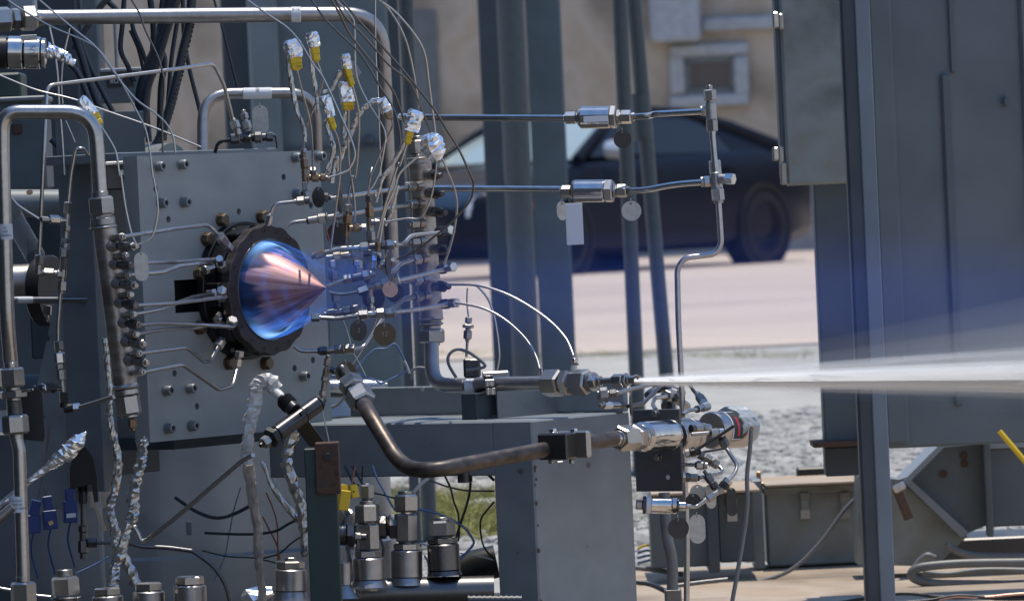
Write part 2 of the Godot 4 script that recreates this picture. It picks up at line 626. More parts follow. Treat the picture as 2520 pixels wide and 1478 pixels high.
	mat("tag_dark", lin(0.06, 0.058, 0.058), 0.45, 0.6, scuff, 20.0)
	mat("tag_brass", lin(0.12, 0.095, 0.065), 0.45, 0.8, scuff, 30.0)
	mat("tag_copper", lin(0.45, 0.29, 0.25), 0.4, 0.8, mottle, 30.0)
	mat("sheet", lin(0.12, 0.135, 0.15), 0.27, 0.75, scuff, 2.0, lumps, 0.05)
	mat("bolt_old", lin(0.17, 0.13, 0.09), 0.45, 0.8)
	mat("paint_strip", lin(0.17, 0.21, 0.25), 0.5, 0.0, mottle, 1.5)
	mat("wall", lin(0.37, 0.335, 0.285), 0.9, 0.0, stain, 0.45, rubble, 0.2)
	mat("concrete", lin(0.56, 0.455, 0.36), 0.9, 0.0, mottle, 0.05)
	mat("gravel_bed", lin(0.44, 0.415, 0.365), 0.95, 0.0, mottle, 0.9)
	mat("slab", lin(0.46, 0.37, 0.28), 0.9, 0.0, stain, 1.2, rubble, 0.15)
	mat("asphalt", lin(0.055, 0.055, 0.057), 0.9, 0.0, rubble, 3.0)
	mat("bracket", lin(0.12, 0.122, 0.13), 0.42, 0.35, scuff, 8.0)
	mat("stone", lin(0.44, 0.43, 0.405), 0.9, 0.0, mottle, 4.0)
	M.stone.vertex_color_use_as_albedo = true
	mat("grass", lin(0.16, 0.18, 0.045), 0.7)
	M.grass.vertex_color_use_as_albedo = true
	mat("car_paint", lin(0.008, 0.011, 0.020), 0.25, 0.0)
	M.car_paint.metallic_specular = 0.22
	mat("car_hood", lin(0.010, 0.013, 0.022), 0.16, 0.0)
	M.car_hood.metallic_specular = 0.7
	mat("car_glass", lin(0.01, 0.012, 0.014), 0.06)
	mat("windscreen", lin(0.30, 0.37, 0.37), 0.08)
	mat("tyre", lin(0.007, 0.007, 0.008), 0.8)
	mat("lens", lin(0.55, 0.57, 0.6), 0.1, 0.4)
	mat("amber", lin(0.6, 0.12, 0.02), 0.3)
	mat("window_dark", lin(0.06, 0.05, 0.05), 0.25)
	var tube_clear := mat("clear_tube", Color(0.6, 0.66, 0.72, 0.35), 0.4)
	tube_clear.transparency = BaseMaterial3D.TRANSPARENCY_ALPHA
	var wa := mat("water", Color.WHITE, 0.6)
	wa.albedo_color = lin(0.93, 0.94, 0.95)
	wa.transparency = BaseMaterial3D.TRANSPARENCY_ALPHA
	wa.vertex_color_use_as_albedo = true
	wa.backlight_enabled = true
	wa.backlight = Color(0.6, 0.6, 0.6)
	var fc := mat("flame_core", Color.WHITE, 1.0)
	fc.transparency = BaseMaterial3D.TRANSPARENCY_ALPHA
	fc.vertex_color_use_as_albedo = true
	fc.emission_enabled = true
	fc.emission = Color(0.62, 0.83, 1.0)
	fc.emission_energy_multiplier = 1.25
	var fl := mat("flame", lin(0.0, 0.0, 0.0), 1.0)
	fl.transparency = BaseMaterial3D.TRANSPARENCY_ALPHA
	fl.vertex_color_use_as_albedo = true
	fl.albedo_color = Color.WHITE
	fl.emission_enabled = true
	fl.emission = Color(0.26, 0.52, 1.0)
	fl.emission_energy_multiplier = 1.3

func sky_and_sun() -> void:
	var e := Environment.new()
	e.background_mode = Environment.BG_SKY
	var sm := ProceduralSkyMaterial.new()
	sm.sky_top_color = Color(0.41, 0.58, 0.83)
	sm.sky_horizon_color = Color(0.84, 0.88, 0.91)
	sm.sky_curve = 0.22
	sm.ground_horizon_color = Color(0.62, 0.60, 0.58)
	sm.ground_bottom_color = Color(0.50, 0.47, 0.44)
	sm.sky_energy_multiplier = 1.0
	var sk := Sky.new()
	sk.sky_material = sm
	e.sky = sk
	e.background_energy_multiplier = 1.15
	e.tonemap_mode = Environment.TONE_MAPPER_LINEAR
	e.tonemap_exposure = 1.03
	e.sdfgi_enabled = true
	e.ssao_enabled = true
	e.ssil_enabled = true
	e.volumetric_fog_enabled = true
	e.volumetric_fog_density = 0.0
	var we := WorldEnvironment.new()
	we.name = "sky"
	we.environment = e
	add_child(we)
	var sun := DirectionalLight3D.new()
	sun.name = "sun"
	sun.light_energy = 1.15
	sun.light_color = Color(1.0, 0.965, 0.90)
	sun.light_angular_distance = 0.5
	sun.shadow_enabled = true
	add_child(sun)
	sun.look_at_from_position(Vector3.ZERO, -Vector3(0.07, 0.97, -0.09), Vector3.FORWARD)

func camera() -> void:
	cam = Camera3D.new()
	cam.name = "camera"
	add_child(cam)
	CB = Basis(Vector3.RIGHT, PITCH) * Basis(Vector3.BACK, ROLL)
	cam.transform = Transform3D(CB, Vector3(0, EYE, 0))
	var f := 12.0 * 14040.0 / 737.7
	var at_ := CameraAttributesPhysical.new()
	at_.frustum_focal_length = f
	at_.frustum_focus_distance = 7.2
	at_.exposure_aperture = 24.0
	at_.frustum_near = 0.1
	at_.frustum_far = 400.0
	cam.attributes = at_
	cam.fov = rad_to_deg(2.0 * atan(737.7 / 14040.0))
	cam.near = 0.1
	cam.far = 400.0
	cam.current = true

# ---- ground, wall, car, posts --------------------------------------------------------------
func sheet_at(b: String, corners: String, h: float) -> Shape:
	var s := Shape.new()
	var q := []
	for tok in corners.split(" "):
		var w := tok.split_floats(",")
		q.append(on_ground(b, w[0], w[1], h))
	s.quad(q[0], q[1], q[2], q[3], Y)
	return s

func setting() -> void:
	var g := Shape.new()
	g.quad(Vector3(-400, 0, 60), Vector3(400, 0, 60), Vector3(400, 0, -400), Vector3(-400, 0, -400), Y)
	ground_piece("ground", g, M.gravel_bed)
	# the wide concrete apron where the car stands
	var a := Shape.new()
	var edge := on_ground("F", 1500, 872).z
	a.box(Vector3(0, -0.02, (edge - 61.0) / 2), X, Y, Vector3.BACK, Vector3(40, 0.03, (61.0 + edge) / 2), 0.0)
	ground_piece("apron", a, M.concrete)
	# strip of pavement under the bench and the electrical boxes
	var z0 := on_ground("F", 2000, 1392).z
	var k := Shape.new()
	k.box(Vector3(6.05, -0.01, (z0 + 10.0) / 2), X, Y, Vector3.BACK, Vector3(5.99, 0.016, (-z0 + 10.0) / 2), 0.0)
	ground_piece("pavement", k, M.slab)
	# raised slab edges towards the lens side, seen at the foot of the picture
	var z1 := on_ground("F", 2000, 1448).z
	var k2 := Shape.new()
	k2.box(Vector3(3.1, -0.0035, (z1 + 1.0) / 2), X, Y, Vector3.BACK, Vector3(3.0, 0.012, (-z1 + 1.0) / 2), 0.003)
	ground_piece("path", k2, M.slab)
	# dark asphalt on the lens side and left of the bench
	var dk := Shape.new()
	dk.box(Vector3(-9.95, -0.012, 0.9), X, Y, Vector3.BACK, Vector3(10.0, 0.016, 10.2), 0.0)
	ground_piece("road", dk, M.asphalt)
	# gravel
	var st := []
	for i in 3:
		var s := Shape.new()
		var gr := RandomNumberGenerator.new()
		gr.seed = 40 + i
		var prof := []
		var p := [Vector3(-0.8, 0, 0), Vector3(-0.3, 0.1, 0), Vector3(0.35, 0.05, 0), Vector3(0.8, 0, 0)]
		s.crumple(p, [0.35, 0.75, 0.7, 0.3], 71 + i, 0.25, 7)
		st.append(s.mesh(Vector3.ZERO))
	for i in 3:
		var mm := MultiMesh.new()
		mm.transform_format = MultiMesh.TRANSFORM_3D
		mm.use_colors = true
		mm.mesh = st[i]
		mm.instance_count = 3400
		for j in mm.instance_count:
			var z := -lerpf(9.75, 16.5, pow(rng.randf(), 0.9))
			var x := rng.randf_range(-0.12, 0.12) * -z
			var r := rng.randf_range(0.010, 0.026) * (1.0 if rng.randf() < 0.95 else 2.0)
			mm.set_instance_transform(j, Transform3D(Basis.from_euler(Vector3(rng.randf() * TAU, rng.randf() * TAU, rng.randf() * TAU)).scaled(Vector3(r, r * 0.55, r)), Vector3(x, r * 0.05, z)))
			var v := rng.randf_range(0.72, 1.12)
			mm.set_instance_color(j, Color(v, v * 0.985, v * 0.96))
		var o := MultiMeshInstance3D.new()
		o.name = "gravel" if i == 0 else "gravel_%03d" % i
		o.multimesh = mm
		o.material_override = M.stone
		add_child(o)
		o.set_meta("kind", "stuff")
		tag(o, "loose pale grey gravel between bench and concrete apron", "gravel", "gravel")
	# grass tuft beyond the bench
	var bl := Shape.new()
	bl.tri(Vector3(-0.003, 0, 0), Vector3(0.003, 0, 0), Vector3(0.012, 1, 0.1), Vector3(0, 0.3, 1).normalized(), Vector3(0, 0.3, 1).normalized(), Vector3(0, 0.3, 1).normalized())
	var gm := MultiMesh.new()
	gm.transform_format = MultiMesh.TRANSFORM_3D
	gm.use_colors = true
	gm.mesh = bl.mesh(Vector3.ZERO)
	gm.instance_count = 5600
	for j in gm.instance_count:
		var fx := rng.randf_range(820, 1250)
		var fy := 1225.0 + rng.randf() * 105.0
		if rng.randf() > 0.4 + 0.6 * smoothstep(900, 1180, fx):
			fx = rng.randf_range(1080, 1240)
		if j > 5000:      # sparse line of grass where the gravel meets the apron
			fx = rng.randf_range(820, 2010)
			fy = 872.0 + absf(rng.randfn(0.0, 7.0))
		var q := on_ground("F", fx, fy)
		var hgt := rng.randf_range(0.015, 0.05)
		gm.set_instance_transform(j, Transform3D(Basis.from_euler(Vector3(rng.randf_range(-0.5, 0.5), rng.randf() * TAU, rng.randf_range(-0.4, 0.4))).scaled(Vector3(1, hgt, hgt)), q))
		var dry := rng.randf()
		gm.set_instance_color(j, Color(1, 1, 1).lerp(Color(2.9, 2.2, 2.6), dry * dry))
	var go := MultiMeshInstance3D.new()
	go.name = "grass"
	go.multimesh = gm
	go.material_override = M.grass
	add_child(go)
	go.set_meta("kind", "stuff")
	tag(go, "patch of green and straw-coloured grass seen under the bench", "grass")

func face_rect(s: Shape, b: String, x0: float, y0: float, x1: float, y1: float, z: float, depth: float, bev := 0.0) -> void:
	var p := on_plane(b, (x0 + x1) / 2, (y0 + y1) / 2, Vector3(0, 0, z), Vector3.BACK)
	var d := -z
	s.box(p - Vector3(0, 0, depth / 2), X, Y, Vector3.BACK, Vector3(sz(b, absf(x1 - x0) / 2, d), sz(b, absf(y1 - y0) / 2, d), depth / 2), bev)

func background() -> void:
	var zw := -58.0
	var wall := thing("concrete_building", "tan stained concrete building wall behind the parked black car", "building", Vector3(0, 0, zw))
	var s := Shape.new()
	s.box(Vector3(0, 3.5, zw - 0.3), X, Y, Vector3.BACK, Vector3(40, 3.5, 0.3))
	part("wall", s, M.wall, wall)
	s = Shape.new()      # window in its deep pale frame
	for r in [[1648, 108, 1842, 138], [1648, 232, 1842, 262]]:
		face_rect(s, "F", r[0], r[1], r[2], r[3], zw + 0.10, 0.10, 0.02)
	for r in [[1648, 138, 1684, 232], [1806, 138, 1842, 232]]:
		face_rect(s, "F", r[0], r[1], r[2], r[3], zw + 0.10, 0.10, 0.02)
	var win := part("window_frame", s, M.paint_pale, wall)
	s = Shape.new()
	for r in [[1684, 138, 1806, 154], [1684, 218, 1806, 232], [1684, 154, 1698, 218], [1796, 154, 1806, 218]]:
		face_rect(s, "F", r[0], r[1], r[2], r[3], zw + 0.05, 0.05)
	part("sash", s, M.paint_far, win)
	s = Shape.new()
	face_rect(s, "F", 1698, 154, 1796, 218, zw + 0.02, 0.02)
	part("pane", s, M.window_dark, win)
	s = Shape.new()
	face_rect(s, "F", 1018, 30, 1082, 470, zw + 0.05, 0.05, 0.01)
	part("door", s, M.paint_far, wall)
	s = Shape.new()
	face_rect(s, "F", 1726, 41, 1925, 74, zw + 0.12, 0.12, 0.02)
	part("duct", s, M.paint_pale, wall)
	s = Shape.new()
	face_rect(s, "F", 1598, -60, 1722, 103, zw + 0.42, 0.42, 0.03)
	single("wall_cabinet", s, M.paint_pale, "pale grey metal cabinet mounted on the tan wall above the window", "cabinet")

	# ---- car ----
	var c0 := on_ground("F", 1877, 650)
	var fw := Vector3(-0.62, 0, 0.785)
	var lf := Vector3(0.785, 0, 0.62)
	# c0 is where the rear left tyre touches; car axes: origin under the nose, x to the back
	var o := c0 - lf * 0.86 + fw * 3.75
	var car := thing("parked_car", "black four-door car parked side-on by the tan building", "car", o)
	var rows := [] # back, half width, low, top, shoulder
	var st := [[0.0, 0.55, 0.30, 0.60], [0.12, 0.74, 0.20, 0.70], [0.35, 0.84, 0.17, 0.78], [0.8, 0.89, 0.16, 0.86], [1.35, 0.90, 0.16, 0.94], [2.0, 0.905, 0.16, 0.97], [3.0, 0.905, 0.16, 0.99], [3.7, 0.90, 0.16, 1.01], [4.2, 0.87, 0.18, 1.02], [4.6, 0.80, 0.22, 1.00], [4.75, 0.66, 0.32, 0.88]]
	var ringof := func(r: Array) -> Array:
		var half := [Vector2(0.0, r[2]), Vector2(r[1] * 0.9, r[2]), Vector2(r[1] * 0.985, r[2] + 0.10), Vector2(r[1], lerpf(r[2], r[3], 0.55)), Vector2(r[1] * 0.975, lerpf(r[2], r[3], 0.8)), Vector2(r[1] * 0.9, r[3] - 0.02), Vector2(r[1] * 0.78, r[3]), Vector2(0.0, r[3] + 0.035)]
		var all := []
		for q in half: all.append(o - fw * r[0] + lf * q.x + Y * q.y)
		for i in range(half.size() - 2, 0, -1): all.append(o - fw * r[0] - lf * half[i].x + Y * half[i].y)
		return all
	var body := Shape.new()
	var rings := []
	for i in st.size():
		rings.append(ringof.call(st[i]))
	var m: int = rings[0].size()
	var nrm := []
	for i in rings.size():
		var line := []
		for k in m:
			var du: Vector3 = rings[mini(i + 1, rings.size() - 1)][k] - rings[maxi(i - 1, 0)][k]
			var dv: Vector3 = rings[i][(k + 1) % m] - rings[i][(k + m - 1) % m]
			var nn := du.cross(dv).normalized()
			if nn.dot(rings[i][k] - (o - fw * st[i][0] + Y * 0.55)) < 0: nn = -nn
			line.append(nn)
		nrm.append(line)
	for i in rings.size() - 1:
		for k in m:
			var k2 := (k + 1) % m
			body.tri(rings[i][k], rings[i + 1][k], rings[i + 1][k2], nrm[i][k], nrm[i + 1][k], nrm[i + 1][k2])
			body.tri(rings[i][k], rings[i + 1][k2], rings[i][k2], nrm[i][k], nrm[i + 1][k2], nrm[i][k2])
	for k in m:
		body.flat(o + Y * 0.45, rings[0][k], rings[0][(k + 1) % m], fw)
		body.flat(o - fw * 4.75 + Y * 0.6, rings[-1][k], rings[-1][(k + 1) % m], -fw)
	part("body", body, M.car_paint, car)
	var hood := Shape.new()
	for i in 4:
		for k in range(5, m - 5):
			var lift := Y * 0.005
			var a0: Vector3 = rings[i][k] + lift
			var a1: Vector3 = rings[i + 1][k] + lift
			var a2: Vector3 = rings[i + 1][k + 1] + lift
			var a3: Vector3 = rings[i][k + 1] + lift
			hood.tri(a0, a1, a2, nrm[i][k], nrm[i + 1][k], nrm[i + 1][k + 1])
			hood.tri(a0, a2, a3, nrm[i][k], nrm[i + 1][k + 1], nrm[i][k + 1])
	part("hood", hood, M.car_hood, car)
	# cabin: x, y, half width of the pillars
	var cp := func(x: float, y: float, w: float) -> Vector3: return o - fw * x + Y * y + lf * w
	var base_f := [1.32, 0.965, 0.76]; var top_f := [2.12, 1.315, 0.57]; var top_b := [3.05, 1.32, 0.57]; var base_b := [4.10, 1.02, 0.72]
	var roof := Shape.new()
	var prev := []
	for i in 9:
		var t := i / 8.0
		var x := lerpf(2.08, 3.12, t)
		var y := 1.315 + 0.03 * sin(t * PI)
		var line := []
		for k in 7:
			var a := (k / 6.0 - 0.5) * 2.0
			line.append(cp.call(x, y + 0.035 * (1 - a * a), 0.60 * a))
		if i:
			for k in 6: roof.quad(prev[k], line[k], line[k + 1], prev[k + 1], Y)
		prev = line
	part("roof", roof, M.car_paint, car)
	for sd in [-1.0, 1.0]:
		var pil := Shape.new()
		pil.tube([cp.call(1.28, 0.955, 0.79 * sd), cp.call(1.7, 1.17, 0.70 * sd), cp.call(2.12, 1.325, 0.60 * sd), cp.call(2.6, 1.355, 0.60 * sd), cp.call(3.05, 1.33, 0.60 * sd), cp.call(3.6, 1.19, 0.67 * sd), cp.call(4.2, 1.0, 0.76 * sd)], [0.05, 0.042, 0.04, 0.035, 0.04, 0.06, 0.07], 8)
		pil.quad(cp.call(3.45, 0.98, 0.80 * sd), cp.call(4.15, 1.0, 0.78 * sd), cp.call(3.5, 1.22, 0.66 * sd), cp.call(3.3, 1.25, 0.65 * sd), lf * sd)
		part("pillar", pil, M.car_paint, car)
	var ws := Shape.new()
	for i in 6:
		for k in 6:
			var f := func(u: float, v: float) -> Vector3:
				var w := lerpf(base_f[2], top_f[2], v) * (u * 2 - 1)
				return cp.call(lerpf(base_f[0], top_f[0], v) - 0.10 * (1 - pow(u * 2 - 1, 2)), lerpf(base_f[1], top_f[1], v) + 0.02 * sin(v * PI), w)
			ws.quad(f.call(i / 6.0, k / 6.0), f.call((i + 1) / 6.0, k / 6.0), f.call((i + 1) / 6.0, (k + 1) / 6.0), f.call(i / 6.0, (k + 1) / 6.0), fw + Y)
	part("windscreen", ws, M.windscreen, car)
	var rw := Shape.new()
	rw.quad(cp.call(4.10, 1.02, 0.7), cp.call(4.10, 1.02, -0.7), cp.call(3.1, 1.32, -0.56), cp.call(3.1, 1.32, 0.56), Y - fw)
	part("rear_window", rw, M.car_glass, car)
	for sd in [-1.0, 1.0]:
		for wv in [[1.45, 2.30, 2.12, 2.30], [2.36, 3.55, 2.36, 3.12]]:
			var w := Shape.new()
			w.quad(cp.call(wv[0], 0.975, 0.795 * sd), cp.call(wv[1], 0.985, 0.795 * sd), cp.call(wv[3], 1.31, 0.605 * sd), cp.call(wv[2], 1.31, 0.605 * sd), lf * sd)
			part("side_window", w, M.car_glass, car)
		var mi := Shape.new()
		var mp: Vector3 = cp.call(1.62, 1.03, 0.97 * sd)
		mi.tube([mp - lf * sd * 0.13, mp - lf * sd * 0.10, mp, mp + lf * sd * 0.09, mp + lf * sd * 0.115], [0.03, 0.075, 0.085, 0.07, 0.02], 12)
		part("mirror", mi, M.lens if sd > 0 else M.car_paint, car)
		var hl := Shape.new()
		hl.quad(cp.call(0.03, 0.60, 0.60 * sd), cp.call(0.42, 0.70, 0.86 * sd), cp.call(0.48, 0.80, 0.80 * sd), cp.call(0.10, 0.69, 0.62 * sd), fw + lf * sd)
		hl.quad(cp.call(0.02, 0.52, 0.60 * sd), cp.call(0.42, 0.62, 0.87 * sd), cp.call(0.42, 0.70, 0.86 * sd), cp.call(0.03, 0.60, 0.60 * sd), fw + lf * sd)
		part("headlight", hl, M.lens, car)
		for wx in [0.95, 3.75]:
			var arch := Shape.new()
			var wp: Vector3 = cp.call(wx, 0.325, 0.80 * sd)
			arch.lathe(wp, lf * sd, [Vector2(-0.1, 0.0), Vector2(-0.1, 0.37), Vector2(0.112, 0.375), Vector2(0.113, 0.33), Vector2(0.03, 0.32), Vector2(0.03, 0)], 28)
			part("wheel_arch", arch, M.tyre, car)
			var ty := Shape.new()
			ty.lathe(wp, lf * sd, [Vector2(-0.1, 0.2), Vector2(-0.1, 0.30), Vector2(-0.06, 0.325), Vector2(0.07, 0.325), Vector2(0.115, 0.30), Vector2(0.118, 0.22), Vector2(0.09, 0.21)], 28)
			var tyre := part("tyre", ty, M.tyre, car)
			var rim := Shape.new()
			rim.lathe(wp, lf * sd, [Vector2(0.095, 0.215), Vector2(0.10, 0.20), Vector2(0.05, 0.17), Vector2(0.07, 0.05), Vector2(0.075, 0.0)], 10, true)
			part("rim", rim, M.tyre, tyre)
	var mark := Shape.new()
	mark.box(cp.call(0.62, 0.60, 0.885), fw, Y, lf, Vector3(0.06, 0.025, 0.01))
	part("side_marker", mark, M.amber, car)
	var grille := Shape.new()
	grille.box(cp.call(-0.005, 0.42, 0.0), fw, Y, lf, Vector3(0.01, 0.09, 0.42), 0.0)
	part("grille", grille, M.tyre, car)
	for x in [2.2, 3.3]:
		var hnd := Shape.new()
		hnd.box(cp.call(x, 0.84, 0.895), fw, Y, lf, Vector3(0.09, 0.015, 0.02), 0.004)
		part("door_handle", hnd, M.car_paint, car)

func upright(called: String, label: String, b: String, x: float, y: float, d: float, wpx: float, shape: String, m: String, top := 3.0, foot := 0.0, group := "") -> Node3D:
	var p := at(b, x, y, d)
	p.y = foot
	var h := top - foot
	var w := sz(b, wpx / 2, d)
	var o := thing(called, label, "post", p, group)
	var s := Shape.new()
	if shape == "round":
		s.cyl(p, Y, h, w, 20)
	else:
		s.box(p + Y * h / 2, X, Y, Vector3.BACK, Vector3(w, h / 2, w), w * 0.12)
	part("shaft", s, M[m], o)
	var f := Shape.new()
	f.box(p + Y * 0.006, X, Y, Vector3.BACK, Vector3(w * 2.2, 0.006, w * 2.2), 0.002)
	part("base_plate", f, M[m], o)
	return o

func blast_wall() -> void:
	# the ribbed steel blast wall that shelters the stand on its left, just out of the picture
	var o := thing("blast_wall", "dark ribbed steel blast wall along the left of the test stand", "wall", Vector3(-1.9, 0, -4.5))
	for i in 9:
		var s := Shape.new()
		s.box(Vector3(-1.95, 1.6, -8.6 + i * 1.0), X, Y, Vector3.BACK, Vector3(0.04, 1.6, 0.49), 0.01)
		part("panel", s, M.paint_dark, o)
		s = Shape.new()
		s.box(Vector3(-1.86, 1.6, -8.1 + i * 1.0), X, Y, Vector3.BACK, Vector3(0.05, 1.6, 0.05), 0.008)
		part("rib", s, M.paint_dark, o)

func posts() -> void:
	blast_wall()
	var gr := "steel uprights between bench and car"
	upright("square_post", "dark navy square post left of the thick round post", "F", 1218, 400, 15.0, 52, "square", "paint_dark", 3.0, 0.0, gr)
	upright("round_post", "thick weathered round steel post between two square posts", "F", 1268, 300, 14.8, 68, "round", "old_pipe", 3.0, 0.0, gr)
	upright("square_post", "wide blue-grey square post right of the thick round post", "F", 1352, 400, 15.0, 86, "square", "paint_post", 3.0, 0.0, gr)
	upright("square_post", "near-black square post behind the vertical engine manifold", "A3", 805, 600, 10.5, 85, "square", "paint_dark", 3.0, 0.0, gr)
	upright("round_post", "grey round pipe post with a dark joint beside the navy door", "A3", 915, 500, 10.7, 130, "round", "old_pipe", 3.0, 0.0, gr)
	upright("round_post", "slim dark grey pipe standing upright in front of the car door", "F", 1543, 420, 13.0, 37, "round", "old_pipe", 3.0, 0.0, gr)
	# leaning pipe with a coupling
	var a := at("F", 1554, -60, 13.2)
	var b := at("F", 1640, 930, 13.2)
	var o := thing("leaning_pipe", "dark grey pipe leaning away from the slim upright pipe", "pipe", b, gr)
	var s := Shape.new()
	s.tube([a, a.lerp(b, 0.5), b + (b - a) * 0.1], sz("F", 18.5, 13.2), 16)
	part("tube", s, M.old_pipe, o)
	s = Shape.new()
	var q := at("F", 1580, 290, 13.2)
	s.tube([q - (b - a) * 0.06, q + (b - a) * 0.055], sz("F", 23.5, 13.2), 16)
	part("coupling", s, M.old_pipe, o)
	# the pale lit column and panel behind the plate
	s = Shape.new()
	face_rect(s, "F", 552, -400, 622, 900, -12.6, 0.05, 0.004)
	single("steel_column", s, M.paint_dark, "dark blue steel column behind the upper edge of engine plate", "column")
	var pn := thing("equipment_cabinet", "tall blue-grey steel cabinet standing behind the yellow connectors", "cabinet", at("F", 790, 1000, 12.6))
	s = Shape.new()
	face_rect(s, "F", 622, -400, 974, 1150, -12.4, 0.4, 0.012)
	part("body", s, M.paint_far, pn)
	s = Shape.new()
	face_rect(s, "F", 622, -400, 697, 1150, -12.37, 0.03, 0.008)
	part("edge_flange", s, M.paint_cab, pn)
	for yy in [40, 332, 620]:
		s = Shape.new()
		face_rect(s, "F", 898, yy, 918, yy + 22, -12.38, 0.02, 0.004)
		part("knockout", s, M.paint_dark, pn)
	s = Shape.new()
	face_rect(s, "F", 700, 360, 960, 366, -12.39, 0.01)
	part("seam", s, M.paint_dark, pn)
	# ---- right: junction box on posts, tall cabinet ----
	var jb := thing("junction_box", "pale grey-green hinged junction box fixed to post at upper right", "electrical box", at("F", 2000, 450, 8.6))
	s = Shape.new()
	face_rect(s, "F", 1925, -60, 2096, 454, -8.6, 0.09, 0.004)
	part("cover", s, M.paint_box, jb)
	s = Shape.new()
	face_rect(s, "F", 1912, -60, 1927, 440, -8.61, 0.07, 0.002)
	part("side_flange", s, M.paint_far, jb)
	for yy in [52, 378]:
		s = Shape.new()
		face_rect(s, "F", 1901, yy - 22 + (6 if yy > 100 else 0), 1915, yy + 18, -8.575, 0.02, 0.002)
		var hg := part("hinge", s, M.steel, jb)
		s = Shape.new()
		face_rect(s, "F", 1915, yy - 18, 1927, yy + 22, -8.58, 0.012, 0.002)
		part("hinge_leaf", s, M.dull, hg)
	s = Shape.new()
	face_rect(s, "F", 1920, 400, 1937, 455, -8.60, 0.02, 0.002)
	part("bracket", s, M.dull, jb)
	var lp := thing("cabinet_leg", "dark grey square leg with base plate below the junction box", "post", at("F", 2070, 1085, 8.75))
	s = Shape.new()
	face_rect(s, "F", 2014, 440, 2140, 1086, -8.75, 0.06, 0.003)
	part("shaft", s, M.paint_far, lp)
	s = Shape.new()
	face_rect(s, "F", 2000, 1084, 2150, 1098, -8.72, 0.1, 0.001)
	part("base_plate", s, M.rust, lp)
	s = Shape.new()
	face_rect(s, "F", 2030, 1098, 2130, 1170, -8.78, 0.06, 0.002)
	part("foot", s, M.paint_dark, lp)
	var cb := thing("steel_cabinet", "big blue-grey steel cabinet filling the right edge", "cabinet", at("F", 2300, 1090, 8.7))
	s = Shape.new()
	face_rect(s, "F", 2150, -400, 2700, 1092, -8.7, 0.12, 0.004)
	part("body", s, M.paint_cab, cb)
	for r in [[2150, -400, 2206, 1092], [2330, 180, 2352, 1000], [2520, -400, 2600, 1092]]:
		s = Shape.new()
		face_rect(s, "F", r[0], r[1], r[2], r[3], -8.69, 0.02, 0.004)
		part("panel_seam", s, M.paint_cab if r[0] != 2330 else M.paint_far, cb)
	s = Shape.new()
	face_rect(s, "F", 2326, -400, 2338, 180, -8.692, 0.01, 0.002)
	part("door_gap", s, M.paint_far, cb)
	s = Shape.new()
	face_rect(s, "F", 2465, 236, 2480, 262, -8.685, 0.015, 0.004)
	part("latch", s, M.paint_far, cb)
	var bp := at("F", 2121, 500, 8.3)
	bp.y = 0.0
	var post := thing("square_post", "blue-grey square tube post standing full height at right", "post", bp, gr)
	s = Shape.new()
	s.box(bp + Y * 0.9, X, Y, Vector3.BACK, Vector3(sz("F", 36, 8.3), 0.9, sz("F", 36, 8.3)), 0.004)
	part("shaft", s, M.paint_dark, post)
	s = Shape.new()
	s.box(bp + Y * 0.9 + X * sz("F", 18, 8.3) + Vector3(0, 0, sz("F", 36, 8.3)), X, Y, Vector3.BACK, Vector3(sz("F", 18.5, 8.3), 0.9, 0.004), 0.0015)
	part("edge_strip", s, M.paint_strip, post)

# ---- engine plate and engine ---------------------------------------------------------------
var PO: Vector3      # centre of the plate's front face
var EO: Vector3      # where the thrust axis leaves it

func cap_screw(o: Node3D, p: Vector3, ax: Vector3, r: float, h: float, m: String, called := "cap_screw") -> void:
	var s := Shape.new()
	s.lathe(p, ax, [Vector2(0, r * 1.3), Vector2(h * 0.12, r * 1.3), Vector2(h * 0.13, r), Vector2(h * 0.86, r), Vector2(h, r * 0.88), Vector2(h, r * 0.52)], 20)
	s.lathe(p, ax, [Vector2(h, r * 0.55), Vector2(h * 0.45, r * 0.5), Vector2(h * 0.4, 0)], 6, true, 0.3)
	part(called, s, M[m], o)

func hole(c: Node3D, base: Vector3, p: Vector3, r: float, depth: float) -> void:
	var h := CSGCylinder3D.new()
	h.name = "hole"
	h.radius = r
	h.height = depth * 2.0
	h.sides = 20
	h.operation = CSGShape3D.OPERATION_SUBTRACTION
	h.transform = Transform3D(Basis(U, -N, Y) if false else Basis(U, N, U.cross(N)), p - base)
	c.add_child(h, true)

